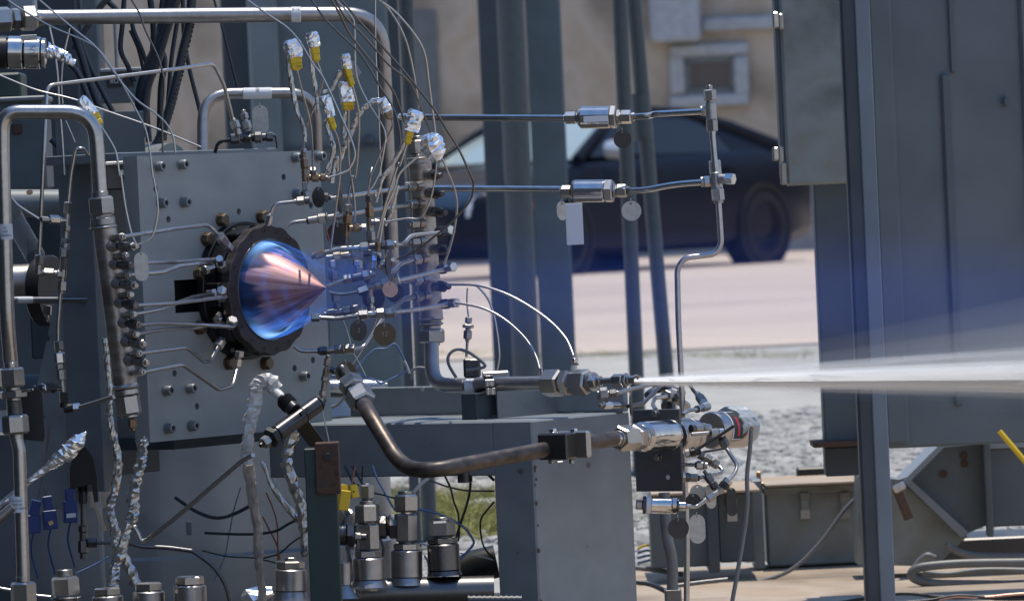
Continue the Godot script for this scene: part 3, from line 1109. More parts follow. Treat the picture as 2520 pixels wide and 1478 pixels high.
func engine_plate() -> void:
	PO = at("F", 582, 722, 7.2)
	var wd := 436.0 / 0.62 * 7.2 / F
	var hg := 690.0 * 7.2 / F
	var base := PO - Y * hg / 2
	var o := thing("engine_plate", "thick grey painted steel plate carrying the rocket engine", "plate", base)
	var c := CSGCombiner3D.new()
	c.name = "plate"
	o.add_child(c)
	var bx := CSGBox3D.new()
	bx.name = "slab"
	var th := 0.023
	bx.size = Vector3(wd, hg, th)
	bx.transform = Transform3D(Basis(U, Y, N), PO - N * th / 2 - base)
	c.add_child(bx)
	for h in ["383,465", "698,436", "588,521", "415,540", "430,918", "485,999", "770,885", "725,905", "625,1010", "765,505"]:
		var w: PackedFloat64Array = h.split_floats(",")
		hole(c, base, on_plane("F", w[0], w[1], PO, N), 0.0042, 0.02)
	var nb := CSGBox3D.new()
	nb.name = "notch"
	nb.operation = CSGShape3D.OPERATION_SUBTRACTION
	nb.size = Vector3(0.075, 0.041, 0.05)
	nb.transform = Transform3D(Basis(U, Y, N), on_plane("F", 478, 727, PO, N) - base)
	c.add_child(nb)
	var bs := Shape.new()
	bs.box(on_plane("F", 482, 725, PO, N) - N * 0.034, U, Y, N, Vector3(0.07, 0.05, 0.01), 0.001)
	part("backing_block", bs, M.black, o)
	c.material_override = M.paint_plate
	for w in [[388, 410], [445, 405], [395, 500], [451, 498], [725, 388], [783, 385], [728, 478], [408, 960], [465, 955], [412, 1053], [470, 1047], [744, 925], [783, 985]]:
		cap_screw(o, on_plane("F", w[0], w[1], PO, N) - N * 0.0005, N, sz("F", 12, 7.2), 0.0105, "galvanised")
	for w in [[541, 541], [640, 534], [504, 588], [486, 673], [487, 806], [560, 893], [650, 893]]:
		var s := Shape.new()
		var q := on_plane("F", w[0], w[1], PO, N)
		s.cyl(q, N, 0.002, sz("F", 17, 7.2))
		s.nut(q + N * 0.002, N, 0.0085, sz("F", 16, 7.2), 0.4)
		part("hex_bolt", s, M.bolt_old, o)

func rocket_engine() -> void:
	EO = on_plane("F", 592, 715, PO, N)
	var k := 7.2 / F
	var o := thing("rocket_engine", "black flanged rocket engine with copper cone firing blue flame", "engine", EO - Y * 0.09)
	var s := Shape.new()
	s.lathe(EO, N, [Vector2(0.0005, 0.04), Vector2(0.0005, 168 * k), Vector2(0.0015, 170 * k), Vector2(0.011, 170 * k), Vector2(0.012, 168 * k), Vector2(0.012, 0.05)], 64)
	part("mounting_flange", s, M.anodised, o)
	s = Shape.new()
	s.lathe(EO, N, [Vector2(0.012, 150 * k), Vector2(0.020, 150 * k), Vector2(0.021, 138 * k), Vector2(0.036, 138 * k), Vector2(0.036, 0.05)], 48)
	part("housing", s, M.anodised, o)
	for a in 10:
		var t := TAU * a / 10.0 + 0.35
		var r := Y.rotated(N, t)
		s = Shape.new()
		s.box(EO + N * 0.022 + r * 148 * k, N, r, r.cross(N), Vector3(0.011, 12 * k, 30 * k), 0.0015)
		part("boss", s, M.anodised, o)
	var f0 := 0.036
	var f1 := 0.0485
	s = Shape.new()   # front ring with a scalloped rim
	var seg := 128
	var prof := func(a: float) -> float:
		return 159.0 * k + 2.0 * k * clampf(cos(a * 16.0) * 3.0, -1.0, 1.0)
	var rin := 124.0 * k
	for i in seg:
		var a0 := TAU * i / seg
		var a1 := TAU * (i + 1) / seg
		var d0 := Y.rotated(N, a0)
		var d1 := Y.rotated(N, a1)
		var r0: float = prof.call(a0)
		var r1: float = prof.call(a1)
		var e := EO + N * f1
		s.quad(e + d0 * rin, e + d1 * rin, e + d1 * (r1 - 2 * k), e + d0 * (r0 - 2 * k), N)
		s.quad(e + d1 * (r1 - 2 * k), e + d0 * (r0 - 2 * k), e - N * 0.001 + d0 * r0, e - N * 0.001 + d1 * r1, N + d0)
		s.quad(e - N * 0.001 + d0 * r0, e - N * 0.001 + d1 * r1, EO + N * f0 + d1 * r1, EO + N * f0 + d0 * r0, d0)
		s.quad(EO + N * f0 + d0 * r0, EO + N * f0 + d1 * r1, EO + N * f0 + d1 * rin, EO + N * f0 + d0 * rin, -N)
	var ring := part("front_ring", s, M.ring_grey, o)
	for a in 18:
		var r := Y.rotated(N, TAU * (a + 0.3) / 18.0)
		s = Shape.new()
		s.lathe(EO + N * (f1 + 0.0002) + r * 146 * k, N, [Vector2(-0.006, 0), Vector2(-0.006, 4.0 * k), Vector2(0.0002, 4.2 * k), Vector2(0.0003, 5.4 * k), Vector2(0, 5.6 * k)], 12)
		part("screw_hole", s, M.black, ring)
	s = Shape.new()   # lip and bore
	s.lathe(EO, N, [Vector2(0.008, 0), Vector2(0.008, 112 * k), Vector2(0.03, 119 * k), Vector2(f1 - 0.001, 122 * k), Vector2(f1 + 0.0006, 122.5 * k), Vector2(f1 + 0.0012, 124 * k), Vector2(f1 + 0.0006, 126 * k), Vector2(f1, 126.5 * k)], 64)
	part("bore", s, M.gunmetal, ring)
	# copper plug: cone with a rounded shoulder
	s = Shape.new()
	var tip := f1 + 175 * k
	var p := [Vector2(tip, 0.0), Vector2(tip - 1.5 * k, 1.6 * k)]
	for q in [[20, 14.5], [49, 34], [82, 56], [110, 74], [131, 86], [150, 95], [168, 102], [185, 106], [205, 108], [235, 108], [262, 100]]:
		p.append(Vector2(tip - q[0] * k, q[1] * k))
	p.append(Vector2(tip - 262 * k, 0))
	p.reverse()
	s.lathe(EO, N, p, 72)
	part("plug_cone", s, M.copper, o)
	for w in ["450,667", "578,664"]:
		pass
	# socket screws seen on the flange's upper and lower edges
	for w in [[574, 567], [616, 565], [571, 860], [612, 857]]:
		cap_screw(o, on_plane("F", w[0], w[1], EO + N * 0.012, N), N, sz("F", 4.6, 7.2), 0.004, "galvanised", "flange_screw")
	# flame: sheets of burning gas from the gap between ring and plug, thinning to the tip and beyond
	var g := RandomNumberGenerator.new()
	g.seed = 9
	var nz := FastNoiseLite.new()
	nz.seed = 21
	nz.frequency = 1.0
	var fo := thing("flame", "blue flame streaming from the engine's ring around the copper cone", "flame", EO + N * f1)
	for sheet in 2:
		var fs := Shape.new()
		var nt := 40 if sheet == 0 else 20
		var rr0 := (121.0 if sheet == 0 else 120.0) * k
		var prof2 := []
		for i in nt + 1:
			var t := float(i) / nt
			var ax := f1 + (lerpf(-14.0, 270.0, t) if sheet == 0 else lerpf(-14.0, 90.0, t)) * k
			var rad := rr0 * (1.0 - 0.30 * t - 0.42 * smoothstep(0.1, 0.8, t)) if sheet == 0 else lerpf(rr0, 80.0 * k, t)
			prof2.append(Vector2(ax, rad))
		var sg := 96
		for i in nt:
			for j in sg:
				var quad := []
				for w in [[i, j], [i + 1, j], [i + 1, j + 1], [i, j + 1]]:
					var a: float = TAU * w[1] / sg
					var d := Y.rotated(N, a)
					var pr: Vector2 = prof2[w[0]]
					var t: float = float(w[0]) / nt
					var up := absf(cos(a))
					var streak := 0.55 + 0.45 * nz.get_noise_2d(cos(a) * 5.0 + t * 0.8, sin(a) * 5.0 + sheet * 7.0)
					var al := 0.0
					if sheet == 0:
						var ragged := smoothstep(-0.35, 0.45, nz.get_noise_3d(cos(a) * 3.0, sin(a) * 3.0, t * 2.2 + 3.0))
						al = (0.06 + 0.66 * pow(up, 3.0)) * exp(-t * 1.7) * streak * lerpf(0.35 + 0.65 * ragged, pow(ragged, 2.0) * 1.3, smoothstep(0.15, 0.5, t)) * smoothstep(-0.02, 0.08, t)
						al *= smoothstep(1.0, 0.45, t) * smoothstep(0.0, 0.45, absf(sin(a) + 0.35)) * 1.7
						for rg in [[0.30, 0.9, 0.2], [0.46, 0.6, 0.16]]:
							al += rg[2] * exp(-pow((t - rg[0] - 0.03 * cos(a * 2.0 + rg[1])) / 0.022, 2.0)) * streak * (0.4 + 0.6 * ragged)
					else:
						al = 0.97 * exp(-pow((t - 0.19) / 0.14, 2.0)) * pow(up, 7.0) + 0.14 * pow(up, 5.0) * exp(-t * 1.5) * streak
						al *= smoothstep(1.0, 0.6, t)
					var rag2 := 1.0 + (0.10 * smoothstep(0.1, 0.6, t) * nz.get_noise_3d(cos(a) * 2.4, sin(a) * 2.4, t * 2.0 + 11.0) if sheet == 0 else 0.0)
					quad.append([EO + N * pr.x + d * pr.y * rag2, clampf(al, 0.0, 0.95), d])
				for tri in [[0, 1, 2], [0, 2, 3]]:
					fs.tri(quad[tri[0]][0], quad[tri[1]][0], quad[tri[2]][0], quad[0][2], quad[0][2], quad[0][2])
					var order := [tri[0], tri[1], tri[2]]
					if fs.v[-2] != quad[tri[1]][0]:
						order = [tri[0], tri[2], tri[1]]
					for q in order:
						fs.c.append(Color(0, 0, 0, quad[q][1]))
		part("flame_sheet" if sheet == 0 else "flame_core", fs, M.flame if sheet == 0 else M.flame_core, fo)
	var lamp := OmniLight3D.new()
	lamp.name = "flame_light"
	lamp.light_color = Color(0.3, 0.55, 1.0)
	lamp.light_energy = 0.0005
	lamp.light_size = 0.02
	lamp.omni_range = 3.0
	lamp.omni_attenuation = 2.0
	lamp.shadow_enabled = true
	lamp.position = EO + N * (tip + 0.05) + Y * 0.03
	add_child(lamp)

func left_side() -> void:
	# stiffening structure behind the plate
	var s := Shape.new()
	var bk := thing("steel_support", "grey painted steel frame with rust streaks behind the engine plate", "frame", at("F", 230, 1150, 7.35))
	var q := at("F", 216, 740, 7.36)
	s.box(q, U, Y, N, Vector3(0.016, 0.245, 0.028), 0.001)
	part("upright", s, M.paint, bk)
	s = Shape.new()
	var tri := PackedVector2Array([Vector2(0, 0.16), Vector2(0, -0.22), Vector2(-0.1, -0.22)])
	s.prism(tri, at("F", 196, 830, 7.37), X, Y, Vector3(0, 0, -0.01))
	part("gusset", s, M.paint, bk)
	s = Shape.new()
	s.box(at("F", 296, 720, 7.42), U, Y, N, Vector3(0.05, 0.235, 0.012), 0.001)
	part("web", s, M.paint_dark, bk)
	s = Shape.new()
	s.box(at("F", 400, 386, 7.40), U, Y, N, Vector3(0.16, 0.006, 0.06), 0.001)
	part("top_bar", s, M.paint, bk)
	s = Shape.new()
	s.box(at("F", 298, 432, 7.2), X, Y, Vector3.BACK, Vector3(0.018, 0.018, 0.02), 0.002)
	var blk := part("bracket", s, M.dark_steel, bk)
	s = Shape.new()
	s.box(at("F", 300, 402, 7.17), X, Y, Vector3.BACK, Vector3(0.019, 0.002, 0.03), 0.0006)
	part("bracket_lip", s, M.bright, blk)
	s = Shape.new()
	s.box(at("F", 310, 425, 7.15), X, Y, Vector3.BACK, Vector3(0.010, 0.004, 0.01), 0.001)
	part("clip", s, M.bright, blk)
	# half-round top of the thrust drum
	s = Shape.new()
	var dc := at("F", 395, 425, 7.5)
	s.lathe(dc - N * 0.03, N, [Vector2(0, 0), Vector2(0, 0.036), Vector2(0.004, 0.038), Vector2(0.05, 0.038), Vector2(0.05, 0)], 40)
	single("end_drum", s, M.paint_box, "grey round drum end peeping over the plate's top edge", "drum")
	# grey box upper left, dark box, structure column
	var gb := thing("grey_cabinet", "grey-blue steel cabinet behind the arched steel pipe", "cabinet", at("F", 60, 560, 7.7))
	s = Shape.new()
	face_rect(s, "F", -40, 241, 112, 468, -7.7, 0.12, 0.003)
	part("body", s, M.paint_far, gb)
	s = Shape.new()
	face_rect(s, "F", -40, 238, 112, 250, -7.69, 0.13, 0.002)
	part("lid", s, M.paint, gb)
	s = Shape.new()
	face_rect(s, "F", 30, 306, 55, 330, -7.695, 0.004, 0.001)
	part("rust_patch", s, M.rust, gb)
	s = Shape.new()
	face_rect(s, "F", -40, 180, 52, 242, -7.8, 0.1, 0.003)
	single("olive_box", s, M.green_paint, "dark olive box on top of the grey cabinet at left", "box")
	s = Shape.new()
	face_rect(s, "F", -90, -400, 236, 1010, -9.8, 0.06, 0.004)
	face_rect(s, "F", 186, -400, 246, 560, -9.5, 0.1, 0.004)
	single("wall_panel", s, M.paint_dark, "dark navy steel wall panel behind the bundle of cables at left", "panel")
	s = Shape.new()
	face_rect(s, "F", 200, -400, 244, 560, -9.4, 0.02, 0.004)
	single("steel_channel", s, M.paint_far, "blue-grey steel channel strip left of the small nameplate box", "channel")
	var sb := thing("sign_box", "small grey box with black nameplate behind the cable bundle", "box", at("F", 300, 250, 8.6))
	s = Shape.new()
	face_rect(s, "F", 247, 170, 348, 254, -8.6, 0.05, 0.002)
	part("body", s, M.paint_far, sb)
	s = Shape.new()
	face_rect(s, "F", 247, 168, 348, 176, -8.59, 0.06, 0.001)
	part("lid", s, M.paint_pale, sb)
	s = Shape.new()
	face_rect(s, "F", 264, 188, 330, 214, -8.597, 0.004, 0.0005)
	var pl := part("nameplate", s, M.black, sb)
	writing("ROV", pl, at("F", 286, 200, 8.59), X, Y, 0.0075, "label")
	s = Shape.new()
	s.tube(pts("F", "283,60 289,190", 9.0), sz("F", 5, 9.0), 8)
	single("conduit", s, M.galvanised, "slim grey conduit behind the cables above the nameplate box", "conduit")
	# white-ish cabinet top at very upper left
	s = Shape.new()
	face_rect(s, "F", 20, -20, 85, 26, -8.2, 0.05, 0.003)
	single("pale_box", s, M.paint_pale, "pale grey box corner above the big hex nuts at top left", "box")

	# big horizontal painted pipe and dark disc behind
	var lp := thing("painted_pipe", "wide grey painted pipe lying behind the left tubing", "pipe", at("F", 90, 540, 7.6))
	s = Shape.new()
	s.tube([at("B1", -60, 450, 7.6), at("B1", 670, 452, 7.62)], sz("B1", 118, 7.6), 36)
	part("tube", s, M.paint, lp)
	s = Shape.new()
	var spot := at("B1", 252, 360, 7.545)
	s.cyl(spot, (Y + Vector3.BACK).normalized(), 0.001, 0.0045)
	part("plug", s, M.rust, lp)
	var an := thing("valve_actuator", "steel cylinder with black flange behind the left tube run", "actuator", at("B1", 370, 1400, 7.55))
	s = Shape.new()
	s.cyl(at("B1", 60, 1120, 7.58), X, sz("B1", 250, 7.58), sz("B1", 150, 7.58), 40)
	part("cylinder", s, M.pipe_steel, an)
	s = Shape.new()
	s.cyl(at("B1", 340, 1190, 7.55), (N * 0.6 + X * 0.4).normalized(), 0.02, sz("B1", 300, 7.55), 48)
	part("flange", s, M.black, an)
	stack(an, "B1", "405,1310,7.5 398,1450,7.5", "n75,33 c22,14 k20,12,8 c10,6", "nut", 7.5)
	s = Shape.new()
	s.tube([at("B1", 95, 540, 7.5), at("B1", 300, 900, 7.56)], sz("B1", 88, 7.5), 24, false)
	single("clear_hose", s, M.clear_tube, "translucent hose stub slanting behind the labelled steel tube", "hose")
	s = Shape.new()
	s.tube([at("C1", 130, 740, 7.6), at("C1", 720, 742, 7.6)], sz("C1", 115, 7.6), 32)
	single("grey_pipe", s, M.paint_far, "blue-grey pipe lying low behind the silver tee fitting", "pipe")
	for i in 2:
		s = Shape.new()
		if i == 0: face_rect(s, "F", 60, 730, 232, 745, -7.68, 0.03, 0.001)
		else: face_rect(s, "F", 70, 470, 230, 880, -7.9, 0.03, 0.002)
		single("back_panel", s, M.paint_dark, ["narrow dark ledge behind the black flange", "dark blue back panel behind the left tube run"][i], "panel")

	# big top pipe
	var tp := pipe("overhead_pipe", "large matt steel pipe running along the top and bending down", "pipe", "A1", "330,152,7.5 A2: 700,128 A3: 690,122,7.55 B3: 775,950,7.6", 7.5, 64, "pipe_steel", 330, "large steel pipes", 24)
	stack(tp, "A1", "-60,172,7.48 345,155,7.5", "n150,105 r12,88 n62,92 r12,88 n130,105 c36,72", "nut")
	sleeve(tp, "A2", "985,126,7.5 1062,126,7.5", 65.5, 7.5, ["POS", "C", "M"], false)
	var tp2 := pipe("arched_pipe", "matt steel pipe arching over the plate with white label", "pipe", "A2", "235,1290,7.45 235,795 1190,785 1200,1300,7.5", 7.45, 47, "pipe_steel", 260, "large steel pipes", 20)
	sleeve(tp2, "A2", "575,792,7.452 815,788,7.457", 48.5, 7.45, ["N2"], false)
	disc_tag("blank dog-tag plate hanging from the arched pipe above the plate", "A2", 722, 1015, 68, 7.38, Vector3(0.1, 0, 1), "tag_pale", true, "metal identification tags", 1.85)
	# transducer at left
	var td := fitting("pressure_transducer", "polished steel pressure transducer cylinder at upper left edge", "transducer", "A1", "-40,445,7.2 440,452,7.2", "c115,142,black c140,141 r8,132,black c150,138 r6,132,black c36,128 k12,100,70 c44,50", "bright", 7.2, "pressure transducers")
	sleeve(td, "A1", "230,446,7.2 350,448,7.2", 0.5, 7.2, [], false)
	s = Shape.new()
	s.box(at("A1", 245, 322, 7.16), X, (Y + Vector3.BACK * 0.7).normalized(), (Vector3.BACK - Y * 0.7).normalized(), Vector3(0.010, 0.004, 0.0004))
	var lb := part("label", s, M.label, td)
	writing("5/15", lb, at("A1", 275, 440, 7.12), -Y, X, 0.006, "ink")
	s = Shape.new()
	var fp := curve(pts("A1", "405,430,7.15 470,440 545,480 600,520 630,545", 7.15), 4)
	var fr := []
	for i in fp.size(): fr.append(sz("A1", lerpf(58, 22, float(i) / fp.size()), 7.15))
	s.crumple(fp, fr, 5, 0.3)
	single("foil_wrap", s, M.foil, "crumpled foil wrap on the transducer's cable end", "foil wrap", "aluminium foil wraps")

	# arch of the left manifold
	var ar := pipe("steel_arch_pipe", "thick polished steel pipe arching at left down to the port manifold", "pipe", "C1", "95,560,6.93 B1: 65,1478,6.92 22,0 A1: 22,948,6.92 800,948,6.92 B1: 850,400,6.92", 6.92, 62, "steel", 250, "large steel pipes", 24)
	sleeve(ar, "B1", "42,626,6.92 48,757,6.92", 64, 6.92, ["FU", "FEED", "CHAMBER"], true)
	var un := fitting("union_fitting", "stack of large hex unions below the arched pipe at left", "fitting", "C1", "92,525,6.92 142,1175,6.92", "c45,56 n165,106 c25,62 n65,116 c20,60 h120,66 n160,106 c45,57", "nut", 6.92)
	stack(un, "C1", "190,770,6.90 280,752,6.88", "c60,12 c30,8", "nut", 6.9)
	var dn := pipe("labelled_pipe", "steel pipe with printed white label at lower left", "pipe", "C1", "140,1160,6.92 D1: 165,200 200,1310,6.92", 6.92, 55, "steel", 10, "large steel pipes", 24)
	sleeve(dn, "D1", "146,594,6.92 152,728,6.92", 72, 6.92, ["SS BORE", "VENTURI", "WATER CHAMB"], true)
	stack(dn, "D1", "196,1268,6.92 206,1600,6.92", "c45,58 n170,106 c100,80", "nut", 6.92)
	# manifold
	var mf := thing("port_manifold", "stained steel tube manifold left of plate with column of side ports", "manifold", at("C1", 1090, 1000, 6.92))
	s = Shape.new()
	s.tube([at("B1", 884, 640, 6.92), at("C1", 1064, 740, 6.92)], sz("B1", 101, 6.92), 28)
	part("tube", s, M.heat, mf)
	stack(mf, "B1", "846,352,6.92 876,672,6.92", "c42,70 n150,110 c12,88 n10,96 c62,106 r32,122", "dull", 6.92)
	stack(mf, "C1", "1058,705,6.92 1100,990,6.92", "r50,116,weld c45,106 n170,104 c20,70", "nut", 6.92)
	stack(mf, "C1", "1120,1000,6.93 1128,1100,6.93", "n80,36 c20,25", "brown", 6.93)
	# ports: where, how far, kind
	var ports := [["B1", 955, 745, 1050, 730, 1], ["B1", 935, 815, 1160, 815, 2], ["B1", 985, 900, 1075, 890, 1], ["B1", 955, 965, 1110, 978, 1], ["B1", 1010, 1062, 1095, 1055, 1], ["B1", 975, 1128, 1155, 1145, 2], ["B1", 1030, 1228, 1115, 1220, 1], ["B1", 1000, 1290, 1150, 1312, 1], ["B1", 1055, 1395, 1140, 1385, 1], ["C1", 1030, 190, 1175, 210, 1], ["C1", 1085, 295, 1165, 288, 1], ["C1", 1055, 350, 1225, 372, 2], ["C1", 1110, 458, 1190, 448, 1], ["C1", 1080, 510, 1250, 530, 2], ["C1", 1135, 615, 1215, 606, 1]]
	for i in ports.size():
		var r = ports[i]
		var b: String = r[0]
		var line := "%f,%f,6.91 %f,%f,6.86" % [r[1], r[2], r[3], r[4]]
		if r[5] == 2:
			stack(mf, b, line, "k60,50,34,weld c16,30,black c70,38 n26,36 c22,20", "dull", 6.9)
		elif i % 2 == 1:
			stack(mf, b, line, "k55,48,32,weld c16,30,black n68,38 c16,28", "dark_steel", 6.9)
		else:
			stack(mf, b, line, "c20,26 n62,32 c16,22", "nut", 6.9)
	var feeds := [
		["upper feed tube bending down to the top of the engine flange", "B1", "1040,732,6.86 B2: -30,670,6.95 275,632,7.06 345,690 395,760,7.08"],
		["second feed tube running straight to a fitting on the engine", "B1", "1090,978,6.86 1260,952 1400,948 B2: 0,945,6.98 360,920,7.07"],
		["feed tube with a bend under the second straight tube", "B1", "1080,1055,6.86 1380,1032 1520,978 1689,958,6.98 B2: 310,962,7.1"],
		["third feed tube rising slightly to the flange middle", "B1", "1130,1312,6.86 1450,1296 1689,1268,7.0 B2: 430,1238,7.07"],
		["feed tube joining just beneath the flange middle", "B1", "1120,1388,6.86 1340,1350 1500,1290,6.95 B2: 160,1238 330,1215,7.1"],
		["long feed tube to the lower flange port", "C1", "1160,212,6.86 1320,196 1478,198 C2: 200,208 490,228,7.05"],
		["feed tube tucked behind the lower long tube", "C1", "1150,288,6.87 1330,256 1480,240,6.98 C2: 150,238 410,188,7.12"],
		["feed tube with a dip to the lower flange edge", "C1", "1180,450,6.86 1575,400,6.95 C2: 250,522,7.05 300,515 360,400,7.1"],
		["lowest feed tube dipping widely beneath the engine", "C1", "1205,608,6.86 1545,545,6.93 C2: 370,758,7.05 490,725 530,560,7.1"]]
	var en := {0: ["B2", "375,725,7.07 462,835,7.1", "n60,42 c12,30 n40,40"], 1: ["B2", "375,915,7.06 400,1005,7.1", "c60,30,bright n60,42"], 2: ["B2", "320,985,7.12 245,1020,7.11", "n60,40 r20,44"], 3: ["B2", "395,1180,7.06 395,1250,7.08", "n60,44"], 4: ["B2", "300,1180,7.1 310,1240,7.1", "n60,46"], 5: ["C2", "490,160,7.05 465,235,7.06", "n50,44 c20,30,bright"], 6: ["C2", "340,130,7.12 390,170,7.12", "n50,46 c20,30"], 7: ["C2", "345,420,7.1 395,340,7.12", "c22,26 n70,42"], 8: ["C2", "530,565,7.1 548,430,7.1", "n75,30,bright c12,22 n60,40"]}
	for i in feeds.size():
		var f = feeds[i]
		var o := pipe("feed_tube", f[0], "tube", f[1], f[2], 6.95, 17, "steel", 55, "feed tubes from left manifold to engine", 10)
		stack(o, en[i][0], en[i][1], en[i][2], "nut")
	disc_tag("grey dog-tag plate hanging on the manifold's second port", "B1", 1195, 985, 62, 6.84, Vector3(0.35, 0, 1), "tag_pale", true, "metal identification tags", 1.95)

	# narrow instrument lines
	var t1 := pipe("instrument_tube", "thin steel tube framing the upper left and ending above the plate", "tube", "B1", "332,885,7.1 372,0,7.1 A1: 398,725,7.12 A2: -20,590,7.2 325,540,7.28 415,720,7.3 492,1020,7.32", 7.15, 17, "steel", 70, "instrument tubes", 10)
	stack(t1, "B1", "335,865,7.1 325,1050,7.1", "c20,24 n85,38 c30,30 c50,32", "nut")
	stack(t1, "B1", "320,1035,7.1 530,1048,7.1", "c50,26 n90,42 c25,30 n45,36", "nut")
	stack(t1, "A2", "490,1005,7.32 540,1140,7.32", "c20,26 n70,38 c14,28 c40,32", "nut")
	stack(t1, "A2", "575,930,7.33 620,1110,7.33", "c30,20 n55,32 c20,22 n75,36 c20,26", "dull")
	stack(t1, "A2", "470,1175,7.33 830,1155,7.33", "n70,42 c25,34 n55,42 c20,36,black n55,44 c30,34 n50,40", "dark_steel")
	var t1b := pipe("instrument_tube", "dark hooked tube feeding the fitting row above plate's top", "tube", "A2", "340,1290,7.34 365,1200 480,1180,7.33", 7.33, 17, "dark_steel", 50, "instrument tubes", 8)
	stack(t1b, "A2", "810,1150,7.33 815,1165,7.33", "c20,20", "dark_steel")
	pipe("instrument_tube", "short bent tube at the right end of fitting row above plate", "tube", "A2", "815,1135,7.33 855,1150 870,1250,7.33", 7.33, 14, "dark_steel", 30, "instrument tubes", 8)
	var t2 := pipe("instrument_tube", "crook-shaped thin tube standing beside the left manifold", "tube", "A1", "735,1300,7.12 700,1250,7.1 640,1262 600,1478 B1: 578,440,7.1", 7.1, 16, "steel", 60, "instrument tubes", 10)
	stack(t2, "B1", "577,440,7.1 520,1210,7.1", "n95,34 c100,24 n50,34 c60,27 n40,34,dull c40,38,dull n80,42,dull n100,32 c70,30 c30,22 n80,34 c20,24", "nut")
	stack(t2, "B1", "350,585,7.08 560,595,7.1", "n55,24,dull c10,18 n75,38 c16,30 c40,22", "bright")
	var t3 := pipe("instrument_tube", "lower thin tube running from the crook tube to an elbow", "tube", "B1", "512,1195,7.1 492,1478 C1: 492,350,7.1", 7.1, 16, "steel", 20, "instrument tubes", 10)
	stack(t3, "C1", "495,345,7.1 545,905,7.1", "n80,40,dull c18,28 n90,46,bright n50,40 n90,36,dull c100,26 n90,36,dark_steel c40,36,black", "nut")
	stack(t3, "C1", "540,915,7.1 690,900,7.1", "c70,38,black n60,34,bright c12,20", "nut")
	stack(t3, "C1", "285,745,7.06 520,738,7.1", "n55,28,bright c12,20 n95,42,bright c18,28 c40,20", "bright")
	pipe("instrument_tube", "short oblique tube from the low elbow to the manifold flange", "tube", "C1", "680,903,7.08 965,815,6.98", 7.0, 19, "dull", 10, "instrument tubes", 10)
	var wt := pipe("labelled_tube", "horizontal steel tube with plain white sleeve crossing at mid-left", "tube", "B1", "60,1267,7.3 850,1265,7.35", 7.3, 28, "steel", 10, "instrument tubes", 14)
	s = Shape.new()
	s.tube(pts("B1", "122,1267,7.305 278,1266,7.31", 7.3), sz("B1", 29.5, 7.3), 16)
	part("white_sleeve", s, M.label, wt)
	wire("B1", "60,360 95,400 150,465 230,520 330,582", 7.05, 12, "stub of pale wire entering the side fitting at left", "wire")
	s = Shape.new()
	var leaf := []
	for k in 9: leaf.append(Vector2(40 * cos(PI * (0.5 + k / 8.0 * 1.0)) * 0.001, 0))
	s.prism(PackedVector2Array([Vector2(-0.012, -0.03), Vector2(0.012, -0.034), Vector2(0.014, -0.028), Vector2(0.013, 0.026), Vector2(0.007, 0.034), Vector2(-0.006, 0.033), Vector2(-0.012, 0.02)]), at("C1", 275, 965, 7.0), X, Y, Vector3(0, 0, -0.002))
	part("handle", s, M.black, un)

